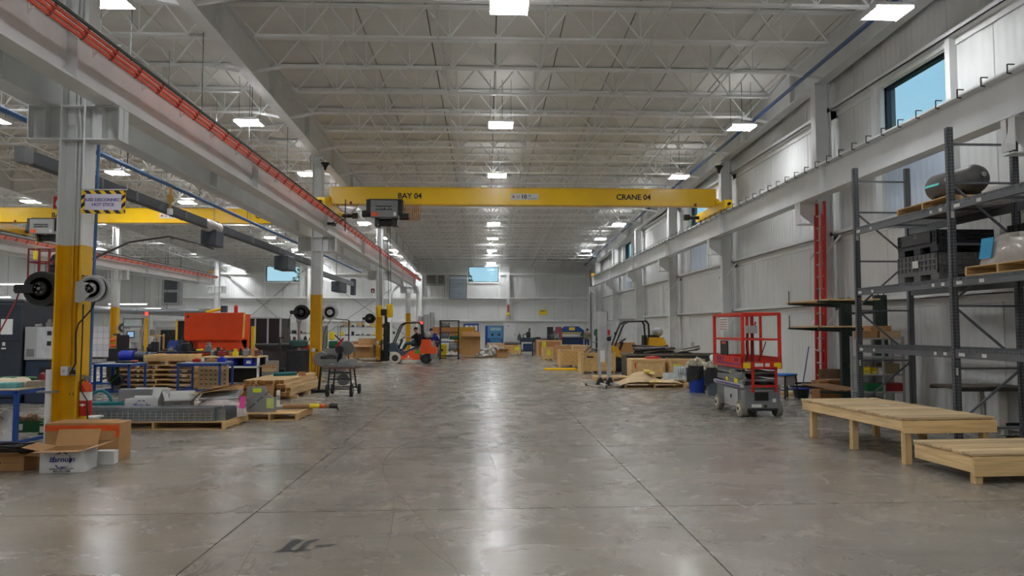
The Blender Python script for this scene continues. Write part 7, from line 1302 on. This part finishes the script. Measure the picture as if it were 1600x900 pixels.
def heap(rx, ry, rz_, n, seed, s=0.35):
    rr = random.Random(seed); mb = lump(rx*0.7, ry*0.7, rz_*0.6, seed, 14, 0.5)
    for k in range(n):
        a, r = rr.uniform(0, 6.28), rr.random()**0.6; p = Vector((rx*r*math.cos(a), ry*r*math.sin(a), rz_*(1-r)*rr.uniform(0.5,1)+0.03)); u = Vector((rr.gauss(0,1), rr.gauss(0,1), rr.gauss(0,0.6))).normalized()*s*rr.uniform(0.4,1); v = u.cross(Vector((rr.gauss(0,1), rr.gauss(0,1), 1))).normalized()*s*rr.uniform(0.3,0.8); w = u.cross(v).normalized()*s*0.3
        q = [p-u-v+w, p+v*0.1-u*0.1, p+u-v+w*0.5, p-u+v, p+v*1.2, p+u+v-w*0.4]; q = [Vector((t_.x, t_.y, max(0.004, t_.z))) for t_ in q]; mb.add(q, [(0,1,4,3),(1,2,5,4)])
    return mb
tag(P('paper_waste', heap(0.9,0.5,0.6,46,101), paper, None, loc=(0.35,46.45,0.142), smooth=0), 'heap of crumpled white packing paper beside the large brown carton', 'paper'); tag(P('paper_waste', heap(0.5,0.35,0.3,20,102,0.25), paper, None, loc=(-2.05,45.1,0.0)), 'small crumpled paper heap at the pallet end', 'paper'); tag(P('paper_waste', heap(0.4,0.3,0.35,16,103,0.28), paper, None, loc=(-0.1,44.9,0.142)), 'torn white paper at the front of the pallets', 'paper')
for k, x in enumerate((-1.35, -0.15)): pallet(('flat pallet of waste paper left below the large brown carton', 'flat pallet of waste paper right of the large brown carton')[k], (x, 45.6, 0), 0, 1.15, 1.1, 6)
carton('large_carton', 'very large brown carton with torn flaps standing on the pallets', (-0.95, 45.7, 0.142), 0.0, 1.15, 0.95, 1.0, card, (20, 70, -40, 60)); carton('carton', 'torn brown carton in the paper waste', (0.95, 45.55, 0), 0.3, 0.6, 0.5, 0.45, card, (20, None, 40, 10)); carton('carton', 'small brown carton at the end of the waste pallets', (0.95, 44.9, 0), 0.1, 0.55, 0.4, 0.28, card); carton('carton', 'brown carton stacked behind the paper heap', (0.55, 47.6, 0), 0, 1.0, 0.7, 0.85, card2)
t = T('blast_cabinet', 'blue sand blasting cabinet with two glove holes at the far wall', 'cabinet', (0.75, 58.0, 0)); P('cabinet', MB().bbox(-0.65,0.55,-0.3,0.5,1.0,1.95,0.03), mat('sky_blue', (70,130,176), 0.45, 0, 0.08, 3), t); P('hopper', MB().prism([(-0.55,1.0),(0.5,1.0),(0.12,0.25),(-0.12,0.25)], -0.25, 0.4, 'y'), mat('steel_blue', (50,110,156), 0.45), t); P('back_frame', MB().box(-0.85,0.6,0.3,0.5,0.0,2.0), bluepaint, t); P('window', MB().box(-0.45,0.4,-0.31,-0.3,1.62,1.86), mat('pale_glass', (150,184,196), 0.15), t)
for x in (-0.28, 0.24): P('glove_hole', MB().cyl((x,-0.32,1.3),(x,-0.3,1.3),0.10,14), black, t)
for x in (-0.5, 0.45): P('leg', MB().box(x-0.04,x+0.04,-0.2,-0.12,0,1.0), bluepaint, t)
t = T('notice_board', 'blue framed notice board on the far wall behind the large carton', 'notice board', (-1.9, YF-0.3, 1.35)); P('frame', MB().box(-0.05,1.25,0,0.06,0,0.85), bluepaint, t)
for k in range(3): P('notice', MB().box(0.1+k*0.37,0.40+k*0.37,-0.01,0,0.25,0.7), sticker, t)
t = T('electric_panel', 'tall white electrical panel on the far wall post beside the blue cabinet', 'electrical panel', (1.85, 59.5, 0)); P('panel', MB().bbox(-0.42,0.42,-0.2,0.2,0.25,2.25,0.01), grey_white, t); P('legs', MB().box(-0.4,-0.34,-0.15,0.15,0,0.25).box(0.34,0.4,-0.15,0.15,0,0.25), dark, t); P('handle', MB().box(0.42,0.46,-0.1,0,1.2,1.4), dark, t); P('stamp', MB().box(-0.12,-0.04,-0.205,-0.2,1.95,2.05), redpaint, t)
t = T('alarm_post', 'red and yellow alarm lamp on the far wall post', 'alarm lamp', (1.85, YF-0.56, 2.9)); P('red_tube', MB().box(-0.08,0.08,-0.05,0.22,0.3,0.9), mat('dull_red', (170,80,70), 0.5), t); P('yellow_lamp', MB().lathe([(0.1,0),(0.2,0.1),(0.12,0.2)], n=12), sticky, t)
def cylg(label, loc, m): 
    t = T('gas_cylinder', label, 'gas cylinder', loc); P('bottle', MB().lathe([(0,0),(0.14,0),(0.14,1.2),(0.1,1.34),(0.05,1.4)], n=16), m, t); P('valve', MB().cyl((0,0,1.4),(0,0,1.52),0.03,8).box(-0.06,0.06,-0.02,0.02,1.46,1.5), steel, t)
cylg('dark green gas cylinder beside the blue welding cart', (2.35, 52.4, 0.0), mat('bottle_green', (46,62,56), 0.45)); cylg('grey gas cylinder behind the brown plywood crate', (4.9, 50.5, 0), mgrey)
t = T('welding_cart', 'dark blue welding machine cart with cables on top', 'welding cart', (2.85, 50.9, 0)); P('frame', MB().box(-0.55,0.55,-0.3,0.3,0.85,1.15).box(-0.55,-0.48,-0.3,-0.23,0,0.85).box(0.48,0.55,-0.3,-0.23,0,0.85).box(-0.55,-0.48,0.23,0.3,0,0.85).box(0.48,0.55,0.23,0.3,0,0.85).box(-0.5,0.5,-0.28,0.28,0.2,0.25), navy, t); P('machine', MB().bbox(-0.3,0.3,-0.25,0.25,0.25,0.75,0.03), mat('dark_blue', (30,50,90), 0.45), t); P('welder_head', MB().bbox(-0.1,0.2,-0.12,0.12,1.15,1.55,0.04).cyl((0.1,0,1.55),(0.15,0,1.8),0.06,8), dark, t); P('cable', MB().tube([(-0.1-0.22*math.cos(a),0.0,1.25+0.15*math.sin(a)) for a in (k*0.4 for k in range(17))], 0.04, 6), hoseb, t)
t = T('press_brake', 'blue sheet metal press with yellow sign at the far wall', 'press', (6.6, 57.2, 0)); P('upper_beam', MB().prism([(-0.95,1.35),(0.95,1.35),(0.95,1.65),(0.55,1.95),(-0.55,1.95),(-0.95,1.65)], -0.3, 0.0, 'y'), bluepaint, t); P('lower_bed', MB().box(-0.9,0.9,-0.35,0.1,0.55,1.1).box(-0.9,-0.75,-0.4,0.5,0,1.5).box(0.75,0.9,-0.4,0.5,0,1.5), mat('dark_blue', (30,50,90)), t); P('yellow_strip', MB().box(-0.8,0.8,-0.31,-0.3,1.38,1.5), mat('olive_strip', (176,160,60), 0.5), t); P('yellow_sign', MB().box(-0.2,0.25,-0.31,-0.3,1.65,1.88), sticky, t); P('table', MB().box(-0.85,0.85,-0.5,-0.3,1.1,1.18), steel, t); P('side_wheel', MB().cyl((0.92,-0.1,1.3),(1.0,-0.1,1.3),0.3,16), bluepaint, t)
for k, (x, m, l) in enumerate(((4.55, dark, 'dark upright steel door panel left of the blue press'), (5.15, mat('dull_crimson', (150,70,76), 0.5), 'dull red upright panel left of the blue press'))): tag(P('scrap_sheet', MB().bbox(-0.22,0.22,-0.06,0.06,0,1.9,0.01).box(-0.2,-0.15,-0.2,0.2,0,0.05).box(0.15,0.2,-0.2,0.2,0,0.05), m, None, loc=(x, 52.5, 0)), l, 'panel')
t = T('vice_bench', 'steel bench with dark grey vice behind the plywood crate', 'bench', (3.7, 48.5, 0)); P('bench_top', MB().box(-0.7,1.0,-0.35,0.35,1.05,1.12), dark, t); P('vice', MB().bbox(0.55,0.8,-0.12,0.12,1.12,1.4,0.03).bar((0.4,0,1.3),(0.75,0,1.3),0.08).cyl((0.75,0,1.4),(0.8,0,1.65),0.06,8), mat('vice_grey', (84,90,86), 0.5), t); P('black_part', MB().lathe([(0,0),(0.2,0.02),(0.22,0.08),(0,0.12)], (-0.3,0,1.12), 'z', 16), black, t)
for x in (-0.65, 0.95): P('leg', MB().box(x-0.04,x+0.04,-0.3,0.3,0,1.05), dark, t)
t = T('drill_press', 'dark drill press and grinder at the far right corner behind the hoist', 'drill', (6.6, 44.0, 0)); P('pillar', MB().cyl((0,0,0),(0,0,1.7),0.06,10).bbox(-0.2,0.2,-0.2,0.2,0,0.08,0.01), dark, t); P('head', MB().bbox(-0.15,0.15,-0.35,0.15,1.35,1.7,0.04), dark, t); P('table', MB().box(-0.25,0.25,-0.35,0.1,0.95,1.0), steel, t)
t = T('green_bin', 'small green plastic bin on a post behind the yellow forklift mast', 'bin', (5.0, 32.5, 0)); P('bin', MB().lathe([(0,1.35),(0.15,1.35),(0.19,1.75),(0,1.75)], n=14), green, t); P('post', MB().cyl((0,0,0),(0,0,1.35),0.04,8), dark, t)
carton('carton', 'brown carton standing behind the yellow forklift', (6.1, 32.6, 0), 0, 0.9, 0.6, 1.15, card)
t = T('wall_conduit', 'white conduit pipe with small box on the side wall behind the yellow forklift', 'conduit', (8.7, 31.2, 0)); P('pipe', MB().tube([(0,0,2.3),(0,0,1.15),(0.0,-0.3,1.1)], 0.03, 6), white, t); P('socket', MB().bbox(-0.06,0.06,-0.42,-0.3,1.02,1.2,0.01), lgrey, t)
# left bay background
t = T('duct_unit', 'dark hanging duct unit with grille in the far left bay', 'duct', (-24.6, 58.5, 3.6)); P('box', MB().bbox(-0.7,0.7,-0.3,0.3,0,2.2,0.02), mgrey, t); P('grille', MB().box(-0.5,0.5,-0.32,-0.3,1.2,2.0).box(-0.5,0.5,-0.32,-0.3,0.2,1.0), dark, t); P('hanger', MB().bar((-0.6,0,2.2),(-0.6,0,4.1),0.03).bar((0.6,0,2.2),(0.6,0,4.1),0.03), dark, t)
t = T('roof_fan_duct', 'long galvanised round duct hanging along the far left bay', 'duct', (-23.5, 0, 2.95)); P('duct', MB().cyl((0,36,0),(0,62,0),0.22,14), galv, t); P('branch', MB().cyl((-4,50,0),(5,50,0),0.16,12), galv, t); P('hanger', MB().bar((0,40,0.2),(0,40,5.2),0.03).bar((0,55,0.2),(0,55,4.8),0.03), dark, t)
for k, (x, y, w, l) in enumerate(((-17.5, 42, 1.6, 'grey machine cabinet in the neighbouring bay behind the paper board'), (-15.3, 46, 2.0, 'second grey machine cabinet deep in the neighbouring bay'), (-23.8, 45, 2.4, 'dark cabinet machine in the farthest left bay'))):
    t = T('machine_cabinet', l, 'machine', (x, y, 0)); P('body', MB().bbox(-w/2,w/2,-0.6,0.6,0.1,1.9,0.03), (lgrey, grey_white, navy)[k], t); P('door', MB().bbox(-w*0.3,w*0.2,-0.63,-0.6,0.5,1.7,0.02), dark, t); P('plinth', MB().box(-w/2+0.05,w/2-0.05,-0.5,0.5,0,0.1), dark, t)
fshelf('tall pallet shelf with cartons in the farthest left bay', (-23.0, 38.0, 0), 3.0, 0.9, 2.4, 4, yellow, 90, 'on the yellow far left')
for k in range(4): carton('carton', ('brown carton stacked low in the far left bay', 'pale carton stacked second in the far left bay', 'brown carton on the stack in the far left bay', 'pale carton topmost in the far left bay')[k], (-20.6, 36.5, 0.6*k), 0.05*k, 0.9, 0.8, 0.595, (card, card2)[k % 2])
